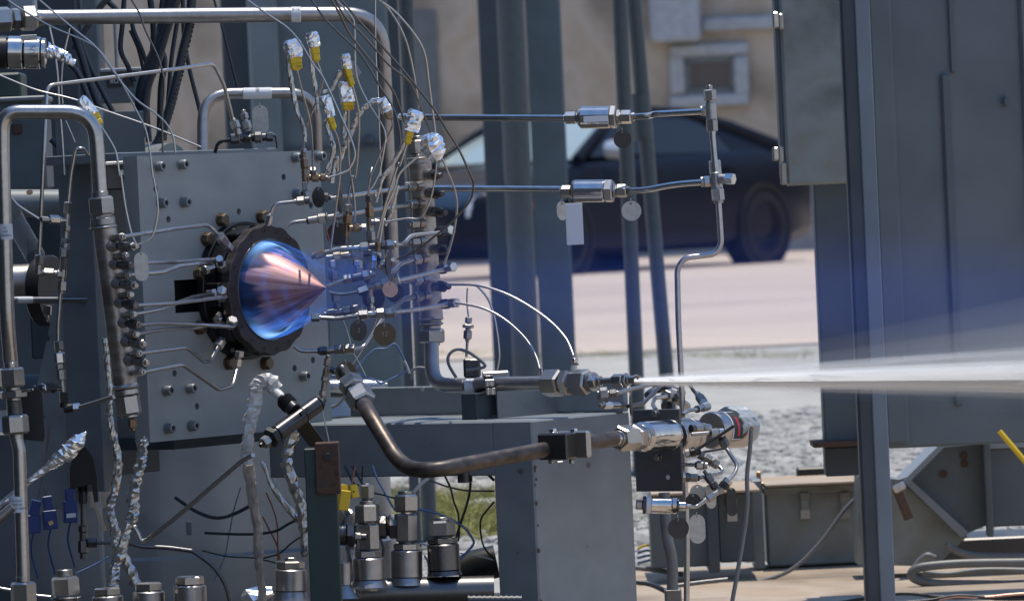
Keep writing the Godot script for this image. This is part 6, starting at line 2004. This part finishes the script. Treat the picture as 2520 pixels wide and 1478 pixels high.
	part("shaft", s, M.green_paint, gp)
	s = Shape.new()
	s.box(at("F", 807, 1150, 6.845) + Y * 0.0, X, Y, Vector3.BACK, Vector3(sz("F", 29, 6.85), sz("F", 63, 6.85), 0.0205), 0.0008)
	part("rusty_angle", s, M.rust, gp)
	s = Shape.new()
	s.cyl(at("F", 806, 1123, 6.822), Vector3.BACK, 0.002, sz("F", 9, 6.82))
	part("bolt_hole", s, M.black, gp)
	# lower plumbing
	var vb := fitting("hex_fitting_tower", "left of three tall hex fitting towers with small capped top", "fitting", "D3", "563,485,7.0 585,1360,7.0", "c10,40,dull n120,58 c16,44,dark_steel c30,66,dull n155,100,nut c10,84,dark_steel n225,92,dull n64,106,dull c190,134,pipe_steel k60,134,165,pipe_steel", "dull", 7.0, "hex fitting towers under the bench")
	stack(vb, "D3", "440,930,6.98 560,935,6.98", "c20,20,dark_steel n50,32,dull c40,28,dark_steel", "dull")
	fitting("hex_fitting_tower", "middle hex fitting tower, tallest, behind the bent pipe", "fitting", "D3", "895,548,7.05 905,1340,7.05", "c26,70,dull n150,104,nut c14,50,bright n235,92,dull c12,70,dark_steel n58,108,nut c230,133,pipe_steel k60,133,160,pipe_steel", "dull", 7.05, "hex fitting towers under the bench")
	fitting("hex_fitting_tower", "right hex fitting tower, shortest, with wide dark base", "fitting", "D3", "1195,768,7.05 1222,1260,7.05", "c30,68,dull n145,108,dull c10,80,dark_steel n52,124,dark_steel c240,137,dark_steel k40,137,150,dark_steel", "dull", 7.05, "hex fitting towers under the bench")
	fitting("cross_fitting", "horizontal hex fitting between left and middle towers", "fitting", "D3", "660,850,7.06 835,845,7.06", "n80,100,dark_steel c14,80,black n90,108,dark_steel", "dark_steel", 7.06)
	fitting("cross_fitting", "horizontal fitting behind the left tower and yellow connectors", "fitting", "D3", "330,915,7.08 500,915,7.08", "c60,92,dark_steel n70,98,dark_steel c30,80,black", "dark_steel", 7.08)
	s = Shape.new()
	s.tube(pts("D3", "340,1440,7.05 760,1410 1200,1400 1640,1390", 7.05), sz("D3", 130, 7.05), 28)
	single("supply_manifold", s, M.dark_steel, "dark horizontal manifold beneath the fitting towers", "manifold")
	s = Shape.new()
	s.crumple(pts("D3", "370,690,7.1 400,740 400,830 440,1000 460,1120 450,1300", 7.1), [0.008, 0.011, 0.012, 0.009, 0.011, 0.012], 38, 0.25, 11)
	single("foil_wrap", s, M.foil_old, "dark crumpled foil behind the green post and yellow connectors", "foil wrap", "aluminium foil wraps")
	var yc := thing("thermocouple_connector", "large yellow connector half hidden behind the green post", "connector", at("D3", 370, 700, 6.95), "yellow connectors under the beam")
	part("plug", oblong("D3", 365, 490, 365, 580, 70, 6.95, 0.008, 0.001), M.yellow, yc)
	part("socket", oblong("D3", 380, 540, 360, 710, 95, 6.94, 0.009, 0.001), M.yellow, yc)
	yc = thing("thermocouple_connector", "small yellow connector hanging beside the left fitting tower", "connector", at("D3", 450, 610, 6.97), "yellow connectors under the beam")
	part("plug", oblong("D3", 440, 495, 462, 605, 68, 6.97, 0.012, 0.001), M.yellow, yc)
	s = Shape.new()
	s.cyl(at("D3", 455, 553, 6.962), Vector3.BACK, 0.0012, 0.0012)
	part("screw", s, M.black, yc)
	wire("D3", "470,340 450,420 440,480 450,500", 7.0, 6, "pinkish lead of the small yellow connector", "red_wire", "leads under the beam")
	for w in [["380,335 420,420 450,480 500,500", 11, "cable", "dark cable passing behind the small yellow connector"], ["440,335 490,420 530,490", 12, "cable", "dark cable entering the left tower's cap"], ["528,335 524,470", 7, "black", "straight black wire above the left tower"], ["610,335 650,440 710,550 760,640 800,710", 10, "blue_wire", "blue cable slanting from the beam to middle tower"], ["620,565 700,580 800,610", 8, "cable", "dark wire linking left and middle towers"], ["960,400 1120,465 1260,515 1420,545 1640,548", 9, "wire_dark", "thin wire running to the bench leg under the bent pipe"], ["990,700 1120,725 1260,780 1380,850 1430,910 1468,980 1430,1040 1350,1120", 12, "blue_wire", "pale blue cable passing the right tower"], ["1220,415 1270,520 1300,640 1335,740 1345,900 1335,970", 10, "cable", "violet-black cable hanging behind the right tower"], ["1410,380 1440,470 1420,620 1370,780 1330,900 1315,960", 12, "black", "black cable curving down to the right tower"], ["1640,640 1570,720 1525,800 1530,930 1560,1030 1640,1125", 9, "black", "black cable looping beside the bench leg"], ["1490,365 1560,385 1640,460", 14, "grey_cable", "grey cable emerging under the bent pipe to the leg"], ["960,560 1010,500 1090,435", 18, "white_cable", "pale tube rising out of the middle tower"], ["1010,990 1100,1010", 10, "white_cable", "pale lead between the middle and right towers"], ["1350,1072 1500,1095 1640,1130", 7, "white_cable", "pale lead running to the leg above black duct"], ["1200,1255 1270,1310 1310,1400", 12, "blue_wire", "blue-grey lead lying over the dark manifold"], ["640,880 700,1000 705,1060 690,1130", 14, "wire_dark", "dark lead between left and middle towers"], ["1050,1090 1080,1150 1085,1240", 8, "blue_wire", "thin blue lead beside the middle tower's base"]]:
		wire("D3", w[0], 7.15, w[1], w[3], w[2], "leads under the beam", "cable")
	s = Shape.new()
	s.cyl(at("D3", 1395, 475, 7.12), Y, sz("D3", 110, 7.12), sz("D3", 64, 7.12))
	single("round_stub", s, M.gunmetal, "dark round stub under the bent pipe", "stub")
	s = Shape.new()
	s.tube(pts("D3", "1340,1250,7.4 1480,1180 1660,1140", 7.4), sz("D3", 140, 7.4), 24)
	single("black_duct", s, M.black, "wide black duct left of the bench leg at the ground", "duct")
	var ho := thing("corrugated_hose", "ribbed steel hose end in front of the bench leg's foot", "hose", at("D4", 240, 1470, 6.9))
	s = Shape.new()
	var hp := []
	var hr := []
	for i in 41:
		hp.append(at("D4", lerpf(-60, 395, i / 40.0), 1475, 6.9))
		hr.append(sz("D4", 52 if i % 4 < 2 else 46, 6.9))
	s.tube(hp, hr, 20)
	part("hose", s, M.cable, ho)
	# caps in the foreground row
	var caps := [["D1", 545, 1210, 566, 1520, "c55,66,dull n155,116,nut c14,124,bright c60,100,dark_steel", "bright hex cap with a collar, left of the foreground row"], ["D1", 905, 1362, 915, 1540, "n75,116,nut c120,132,pipe_steel", "low wide hex cap, second in the foreground row"], ["D1", 1255, 1318, 1260, 1540, "n75,118,nut c150,136,pipe_steel", "taller hex cap, third in the foreground row"], ["D2", 125, 1265, 132, 1540, "n75,116,nut c190,140,pipe_steel", "hex cap, fourth in the foreground row, left of the taped lead"], ["D2", 978, 1108, 980, 1500, "n30,46,dull n65,112,nut c180,135,pipe_steel k100,135,170,pipe_steel", "largest hex cap tower beside the green post"], ["D3", 370, 1150, 372, 1450, "c180,64,pipe_steel k100,64,150,pipe_steel", "steel stub half hidden behind the green post"]]
	for w in caps:
		fitting("capped_fitting", w[6], "fitting", w[0], "%f,%f,6.98 %f,%f,6.98" % [w[1], w[2], w[3], w[4]], w[5], "nut", 6.98, "capped fittings in the foreground row")
	s = Shape.new()
	s.crumple(pts("D2", "590,1500,6.95 650,1460 740,1420 830,1390", 6.95), [0.01, 0.014, 0.012, 0.006], 39, 0.3, 10)
	single("foil_wrap", s, M.foil, "bright foil sheet lying at the foot of the taped lead", "foil wrap", "aluminium foil wraps")
	wire("D1", "-20,1362 80,1380 250,1400 300,1425 430,1440", 6.95, 13, "grey wire running behind the lower left nut", "wire", "loose wires under the plate")
	wire("D1", "650,1240 800,1170 920,1100", 7.2, 9, "blue wire rising beside the bright hex cap", "blue_wire", "loose wires under the plate")

# ---- right-hand boxes ------------------------------------------------------------------------
func latch(o: Node3D, b: String, x: float, y: float, z: float, w: float, h: float, tilt := 0.0) -> void:
	var p := on_plane(b, x, y, Vector3(0, 0, z), Vector3.BACK)
	var ex := X.rotated(Vector3.BACK, tilt)
	var ey := Y.rotated(Vector3.BACK, tilt)
	var ww := sz(b, w / 2, -z)
	var hh := sz(b, h / 2, -z)
	var s := Shape.new()
	s.box(p + Vector3(0, 0, 0.002), ex, ey, Vector3.BACK, Vector3(ww * 0.8, hh * 0.55, 0.002), 0.0005)
	var l := part("latch", s, M.galvanised, o)
	s = Shape.new()
	s.box(p + ey * hh * 0.75 + Vector3(0, 0, 0.004), ex, ey, Vector3.BACK, Vector3(ww, hh * 0.3, 0.0045), 0.001)
	part("latch_hook", s, M.paint_box, l)
	s = Shape.new()
	s.box(p - ey * hh * 0.55 + Vector3(0, 0, 0.003), ex, ey, Vector3.BACK, Vector3(ww, hh * 0.35, 0.0015), 0.0005)
	part("latch_plate", s, M.dull, l)

func right_boxes() -> void:
	var s := Shape.new()
	var b1 := thing("electrical_box", "weathered grey electrical box nearest the bench leg with one latch", "electrical box", at("F", 1700, 1400, 9.3), "grey electrical boxes on the pavement")
	face_rect(s, "F", 1600, 1215, 1745, 1395, -9.3, 0.12, 0.003)
	part("side", s, M.paint_far, b1)
	s = Shape.new()
	face_rect(s, "F", 1740, 1205, 1768, 1408, -9.27, 0.14, 0.002)
	part("corner_angle", s, M.paint_dark, b1)
	s = Shape.new()
	face_rect(s, "F", 1766, 1210, 1858, 1382, -9.36, 0.12, 0.003)
	part("front", s, M.paint_far, b1)
	latch(b1, "F", 1800, 1255, -9.36, 26, 60)
	var lid := Shape.new()
	var pz := on_plane("F", 1730, 1206, Vector3(0, 0, -9.4), Vector3.BACK)
	lid.box(pz + Vector3(0, 0.002, -0.05), X, Y, Vector3.BACK, Vector3(sz("F", 132, 9.4), 0.002, 0.16), 0.0008)
	part("lid", lid, M.slab, b1)
	var b2 := thing("electrical_box", "tan-lidded grey electrical box with two latches left of the tall post", "electrical box", at("F", 1990, 1390, 9.55), "grey electrical boxes on the pavement")
	s = Shape.new()
	face_rect(s, "F", 1886, 1196, 2160, 1388, -9.55, 0.16, 0.003)
	part("body", s, M.paint_box, b2)
	s = Shape.new()
	face_rect(s, "F", 1878, 1192, 2160, 1211, -9.54, 0.175, 0.002)
	part("lid_rim", s, M.paint_box, b2)
	s = Shape.new()
	pz = on_plane("F", 2000, 1192, Vector3(0, 0, -9.54), Vector3.BACK)
	s.box(pz + Vector3(0.02, 0.0035, -0.10), X, Y, Vector3.BACK, Vector3(sz("F", 150, 9.5), 0.002, 0.14), 0.0008)
	part("lid", s, M.slab, b2)
	s = Shape.new()
	face_rect(s, "F", 1852, 1180, 1878, 1400, -9.52, 0.1, 0.002)
	part("corner_angle", s, M.paint, b2)
	latch(b2, "F", 1980, 1245, -9.545, 24, 68)
	latch(b2, "F", 2078, 1245, -9.545, 24, 68)
	s = Shape.new()
	face_rect(s, "F", 1960, 1146, 2150, 1170, -9.75, 0.03, 0.003)
	single("black_bar", s, M.black, "black bar lying on the tan lid behind the latched box", "bar")
	s = Shape.new()
	s.tube(pts("F", "1950,1203,9.7 2060,1193 2110,1182 2160,1176", 9.7), sz("F", 7, 9.7), 10)
	s.tube(pts("F", "1930,1192,9.68 1990,1190", 9.68), sz("F", 11, 9.7), 10)
	single("handle_rod", s, M.gunmetal, "grey rod handle lying on the tan lid", "rod")
	s = Shape.new()
	s.box(at("F", 1866, 1172, 9.6), X, Y, Vector3.BACK, Vector3(0.004, 0.009, 0.003), 0.001)
	s.box(at("F", 1877, 1194, 9.6), X, Y, Vector3.BACK, Vector3(0.009, 0.006, 0.004), 0.001)
	single("wing_clamp", s, M.brown, "small brownish clamp standing up at the lid's corner", "clamp")
	s = Shape.new()
	s.box(at("F", 1770, 1194, 9.45), X, Y, Vector3.BACK, Vector3(0.016, 0.006, 0.01), 0.003)
	single("rubber_block", s, M.black, "dark rubber block on the lid behind the black dog-tag", "block")
	# sloping box behind the tall post
	var sb := thing("sloping_box", "grey steel box with slanting edge and rusty latch right of the post", "electrical box", at("F", 2320, 1390, 9.2), "grey electrical boxes on the pavement")
	var z := -9.2
	var poly := func(list: Array, zz: float, th: float) -> Shape:
		var q := Shape.new()
		var o0 := on_plane("F", list[0][0], list[0][1], Vector3(0, 0, zz), Vector3.BACK)
		var pl := PackedVector2Array()
		for w in list:
			var pp := on_plane("F", w[0], w[1], Vector3(0, 0, zz), Vector3.BACK) - o0
			pl.append(Vector2(pp.x, pp.y))
		q.prism(pl, o0, X, Y, Vector3(0, 0, -th))
		return q
	part("front", poly.call([[2110, 1170], [2232, 1180], [2380, 1318], [2302, 1392], [2110, 1388]], z, 0.10), M.paint_box, sb)
	part("upper_face", poly.call([[2220, 1188], [2320, 1092], [2425, 1084], [2425, 1292], [2362, 1318]], z + 0.03, 0.12), M.paint_far, sb)
	part("slanting_flange", poly.call([[2216, 1178], [2232, 1172], [2384, 1310], [2366, 1322]], z + 0.045, 0.02), M.paint, sb)
	part("top", poly.call([[2222, 1182], [2316, 1088], [2428, 1078], [2428, 1090], [2322, 1100], [2232, 1190]], z + 0.05, 0.15), M.paint_pale, sb)
	s = oblong("F", 2205, 1200, 2236, 1276, 22, 9.14, 0.008, 0.001)
	part("rusty_latch", s, M.rust, sb)
	part("latch_hook", oblong("F", 2198, 1205, 2226, 1190, 20, 9.12, 0.01, 0.002), M.steel, sb)
	s = Shape.new()
	for w in [[2370, 1120], [2320, 1165], [2372, 1140]]:
		s.cyl(on_plane("F", w[0], w[1], Vector3(0, 0, z + 0.031), Vector3.BACK), Vector3.BACK, 0.003, 0.006)
	part("rivet", s, M.rust, sb)
	var rb := thing("electrical_box", "grey box cut by the picture's right edge under the cabinet", "electrical box", at("F", 2490, 1300, 9.15), "grey electrical boxes on the pavement")
	s = Shape.new()
	face_rect(s, "F", 2432, 1095, 2700, 1290, -9.15, 0.15, 0.003)
	part("body", s, M.paint_far, rb)
	s = Shape.new()
	face_rect(s, "F", 2424, 1076, 2700, 1098, -9.14, 0.17, 0.002)
	part("lid", s, M.paint_pale, rb)
	s = Shape.new()
	face_rect(s, "F", 2424, 1088, 2440, 1320, -9.13, 0.03, 0.002)
	part("corner_angle", s, M.paint_far, rb)
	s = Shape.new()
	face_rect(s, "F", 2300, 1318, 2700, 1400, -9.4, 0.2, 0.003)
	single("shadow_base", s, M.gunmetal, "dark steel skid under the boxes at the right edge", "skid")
	s = Shape.new()
	face_rect(s, "F", 2310, 940, 2480, 1090, -9.45, 0.1, 0.003)
	single("dark_cabinet", s, M.paint_dark, "dark recessed cabinet low on the right behind the jet", "cabinet")
	s = Shape.new()
	s.tube(pts("F", "2458,1060,8.6 2560,1180,8.6", 8.6), sz("F", 7, 8.6), 10)
	single("yellow_rod", s, M.yellow, "yellow rod slanting out of the picture at right", "rod")
	# hoses
	for w in [["F", "2560,1382,8.95 2400,1384 2320,1388 2262,1395 2242,1408 2252,1424 2300,1434 2420,1436 2560,1436", 12, "front loop of thick grey hose coiled at lower right"], ["F", "2560,1368,9.15 2430,1368 2375,1362 2338,1346 2330,1335", 11, "upper loop of thick grey hose coiled at lower right"], ["F", "2560,1404,9.0 2420,1402 2330,1412 2270,1408", 9, "inner loop of thick grey hose coiled at lower right"], ["F", "2560,1395,9.05 2500,1392 2440,1402", 7, "short visible stretch of grey hose inside the coil"], ["F", "2300,1372,9.1 2280,1366 2262,1380 2250,1396", 10, "outer back loop of thick grey hose coiled at lower right"]]:
		wire(w[0], w[1], 9.0, w[2], w[3], "hose", "coiled hoses", "hose")
	wire("F", "2125,1208,9.3 2080,1250 2020,1330 1960,1390 1900,1420 1800,1440 1700,1447 1570,1430", 9.25, 5.5, "grey cable sagging from the boxes across the pavement", "grey_cable", "grey cables", "cable")
	wire("F", "1560,1395,9.4 1620,1402 1680,1412", 9.3, 7, "grey cable lying along the pavement near the bench leg", "grey_cable", "grey cables", "cable")
	wire("F", "1660,1440,8.9 1720,1432 1790,1424", 8.9, 6, "short dark rod lying on the pavement", "dark_steel", "grey cables", "rod")
	wire("F", "1550,1430,8.7 1600,1436 1650,1462 1670,1490", 8.8, 7, "dark hose curving at the bench leg's foot", "cable", "grey cables", "hose")
	wire("F", "2050,1484,8.6 2180,1462 2240,1459 2320,1468 2420,1466 2560,1462", 8.6, 5, "black cable lying along the bottom right edge", "black", "cables at the bottom edge", "cable")
	wire("F", "2140,1486,8.55 2280,1476 2360,1464 2460,1472 2560,1470", 8.55, 4.5, "second black cable twisting along the bottom right edge", "black", "cables at the bottom edge", "cable")
	wire("F", "2310,1474,8.55 2350,1466 2420,1468 2480,1462 2560,1456", 8.5, 4, "bare copper wire lying at the bottom right corner", "copper_wire", "cables at the bottom edge")
	for k in 4:
		wire("F", "1568,%d,9.5 1590,%d 1604,%d" % [1348 + k * 12, 1340 + k * 13, 1345 + k * 10], 9.5, 3.5, ["yellow", "upper blue", "middle blue", "lower blue"][k] + " thin wire spilling beside the bench leg", "yellow" if k == 0 else "blue_wire", "thin wires by the bench leg")

# ---- jet and plume ---------------------------------------------------------------------------
func fog(called: String, label: String, cat: String, shape: int, from: Vector3, to: Vector3, width: float, col: Color, dens: float, parent: Node3D, tall := 1.0) -> void:
	var f := FogVolume.new()
	f.name = called
	f.shape = shape
	var ax := (to - from).normalized()
	var e := ax.cross(Y).normalized()
	# cones point along +y: the tip is at «from»
	f.size = Vector3(width, (to - from).length(), width * tall)
	f.transform = Transform3D(Basis(e, -ax, e.cross(-ax)), (from + to) / 2 - parent.position)
	var m := FogMaterial.new()
	m.albedo = col
	m.density = dens
	f.material = m
	parent.add_child(f, true)

func jet_and_plume() -> void:
	var a := at("F", 1560, 937, 7.03)
	var jet := thing("water_jet", "white water jet spraying from the nozzle and widening to the right", "water jet", a)
	# the jet itself: white water, densest at its core, its outer layers torn into streaks
	var nz := FastNoiseLite.new()
	nz.seed = 5
	nz.frequency = 1.0
	nz.fractal_octaves = 3
	var layers := [[2900, 922, 8, 40, 0.82, 0.1], [2900, 920, 11, 54, 0.48, 0.3], [2900, 908, 14, 86, 0.27, 0.6]]
	for li in 3:
		var w = layers[li]
		var to := at("F", w[0], w[1], 7.0)
		var ax := (to - a).normalized()
		var side := ax.cross(Vector3.BACK).normalized()
		var up := side if side.y > 0 else -side
		var dep := ax.cross(up)
		var l := (to - a).length()
		var s := Shape.new()
		var nt := 60
		var na := 28
		var val := func(i: int, k: int) -> Array:
			var t := float(i) / nt
			var an := TAU * k / na
			var r := sz("F", lerpf(w[2], w[3], t), 7.0)
			var d := up * sin(an) + dep * cos(an)
			var wob: float = 1.0 + 0.10 * w[5] * t * nz.get_noise_3d(t * 4.0, sin(an) * 2.0 + li * 9, cos(an) * 2.0)
			var rag := nz.get_noise_3d(t * 3.0, sin(an) * 4.5 + li * 5, cos(an) * 4.5)
			var al: float = w[4] * (1.0 + w[5] * (rag * 1.6 - 0.1))
			al *= 1.0 - (0.9 if li > 0 else 0.5) * pow(absf(sin(an)), 5.0)
			if li > 0:
				al *= smoothstep(0.0, 0.12, t)
			return [a + ax * l * t + d * r * wob, (d * 0.25 + Y).normalized(), clampf(al, 0.0, 0.99)]
		for i in nt:
			for k in na:
				var q := [val.call(i, k), val.call(i + 1, k), val.call(i + 1, k + 1), val.call(i, k + 1)]
				for tr in [[0, 1, 2], [0, 2, 3]]:
					var n0 := s.v.size()
					s.tri(q[tr[0]][0], q[tr[1]][0], q[tr[2]][0], q[tr[0]][1], q[tr[1]][1], q[tr[2]][1])
					var order: Array = tr
					if s.v[n0 + 1] != q[tr[1]][0]:
						order = [tr[0], tr[2], tr[1]]
					for o in order:
						s.c.append(Color(1, 1, 1, q[o][2]))
		part("core" if li == 0 else "spray", s, M.water, jet)
	var white := Color(0.97, 0.975, 0.98)
	for w in [[2900, 925, 105, 2.0], [2900, 905, 135, 2.5], [2900, 880, 180, 3.0], [2900, 850, 250, 1.2]]:
		var to := at("F", w[0], w[1], 7.0)
		fog("mist", "", "", RenderingServer.FOG_VOLUME_SHAPE_CONE, a - (to - a).normalized() * 0.02, to, sz("F", w[2], 7.0) * 1.6, white, w[3], jet)
	var st := thing("steam", "thin bluish steam hanging under the engine plate at lower left", "steam", at("F", 480, 1400, 7.5))
	for w in [[430, 1240, 7.62, 0.62, 0.30, 0.34], [640, 1180, 7.6, 0.34, 0.2, 0.45], [330, 1330, 7.5, 0.4, 0.22, 0.3]]:
		var f := FogVolume.new()
		f.name = "haze"
		f.shape = RenderingServer.FOG_VOLUME_SHAPE_ELLIPSOID
		f.size = Vector3(w[3], w[4], 0.3)
		f.position = at("F", w[0], w[1], w[2]) - st.position
		var m := FogMaterial.new()
		m.albedo = Color(0.84, 0.90, 0.97)
		m.density = w[5]
		f.material = m
		st.add_child(f, true)
	var pl := thing("exhaust_plume", "faint blue exhaust haze drifting right from the engine flame", "haze", EO + N * 0.14)
	var blue := Color(0.36, 0.52, 1.0)
	var p0 := at("F", 700, 716, 7.12)
	var p1 := at("F", 3000, 752, 7.3)
	for w in [[1.0, 0.10, 0.16], [1.0, 0.17, 0.13], [1.0, 0.27, 0.06]]:
		var mid := (p0 + p1) / 2
		var f := FogVolume.new()
		f.name = "haze"
		f.shape = RenderingServer.FOG_VOLUME_SHAPE_ELLIPSOID
		var ax := (p1 - p0).normalized()
		var e := ax.cross(Y).normalized()
		f.size = Vector3(0.5, (p1 - p0).length() * 1.1, w[1])
		f.transform = Transform3D(Basis(e, ax, e.cross(ax)), mid - pl.position)
		var m := FogMaterial.new()
		m.albedo = blue
		m.density = w[2]
		f.material = m
		pl.add_child(f, true)
	fog("haze", "", "", RenderingServer.FOG_VOLUME_SHAPE_ELLIPSOID, at("F", 730, 715, 7.1), at("F", 1150, 716, 7.1), 0.10, blue, 1.3, pl)
	for w in [[745, 640, 880, 668, 0.030, 7.0], [720, 618, 830, 650, 0.02, 9.0], [740, 790, 850, 742, 0.028, 7.0], [780, 770, 900, 728, 0.02, 5.0], [800, 672, 960, 690, 0.03, 4.0]]:
		fog("haze", "", "", RenderingServer.FOG_VOLUME_SHAPE_ELLIPSOID, at("F", w[0], w[1], 7.1), at("F", w[2], w[3], 7.1), w[4], Color(0.45, 0.66, 1.0), w[5], pl)
	fog("haze", "", "", RenderingServer.FOG_VOLUME_SHAPE_ELLIPSOID, at("F", 760, 715, 7.1), at("F", 930, 716, 7.1), 0.075, blue, 1.2, pl)

func _ready() -> void:
	rng.seed = 7
	camera()
	make_materials()
	sky_and_sun()
	setting()
	background()
	posts()
	engine_plate()
	rocket_engine()
	left_side()
	right_manifold()
	valve_lines()
	instruments()
	lower_parts()
	right_boxes()
	jet_and_plume()
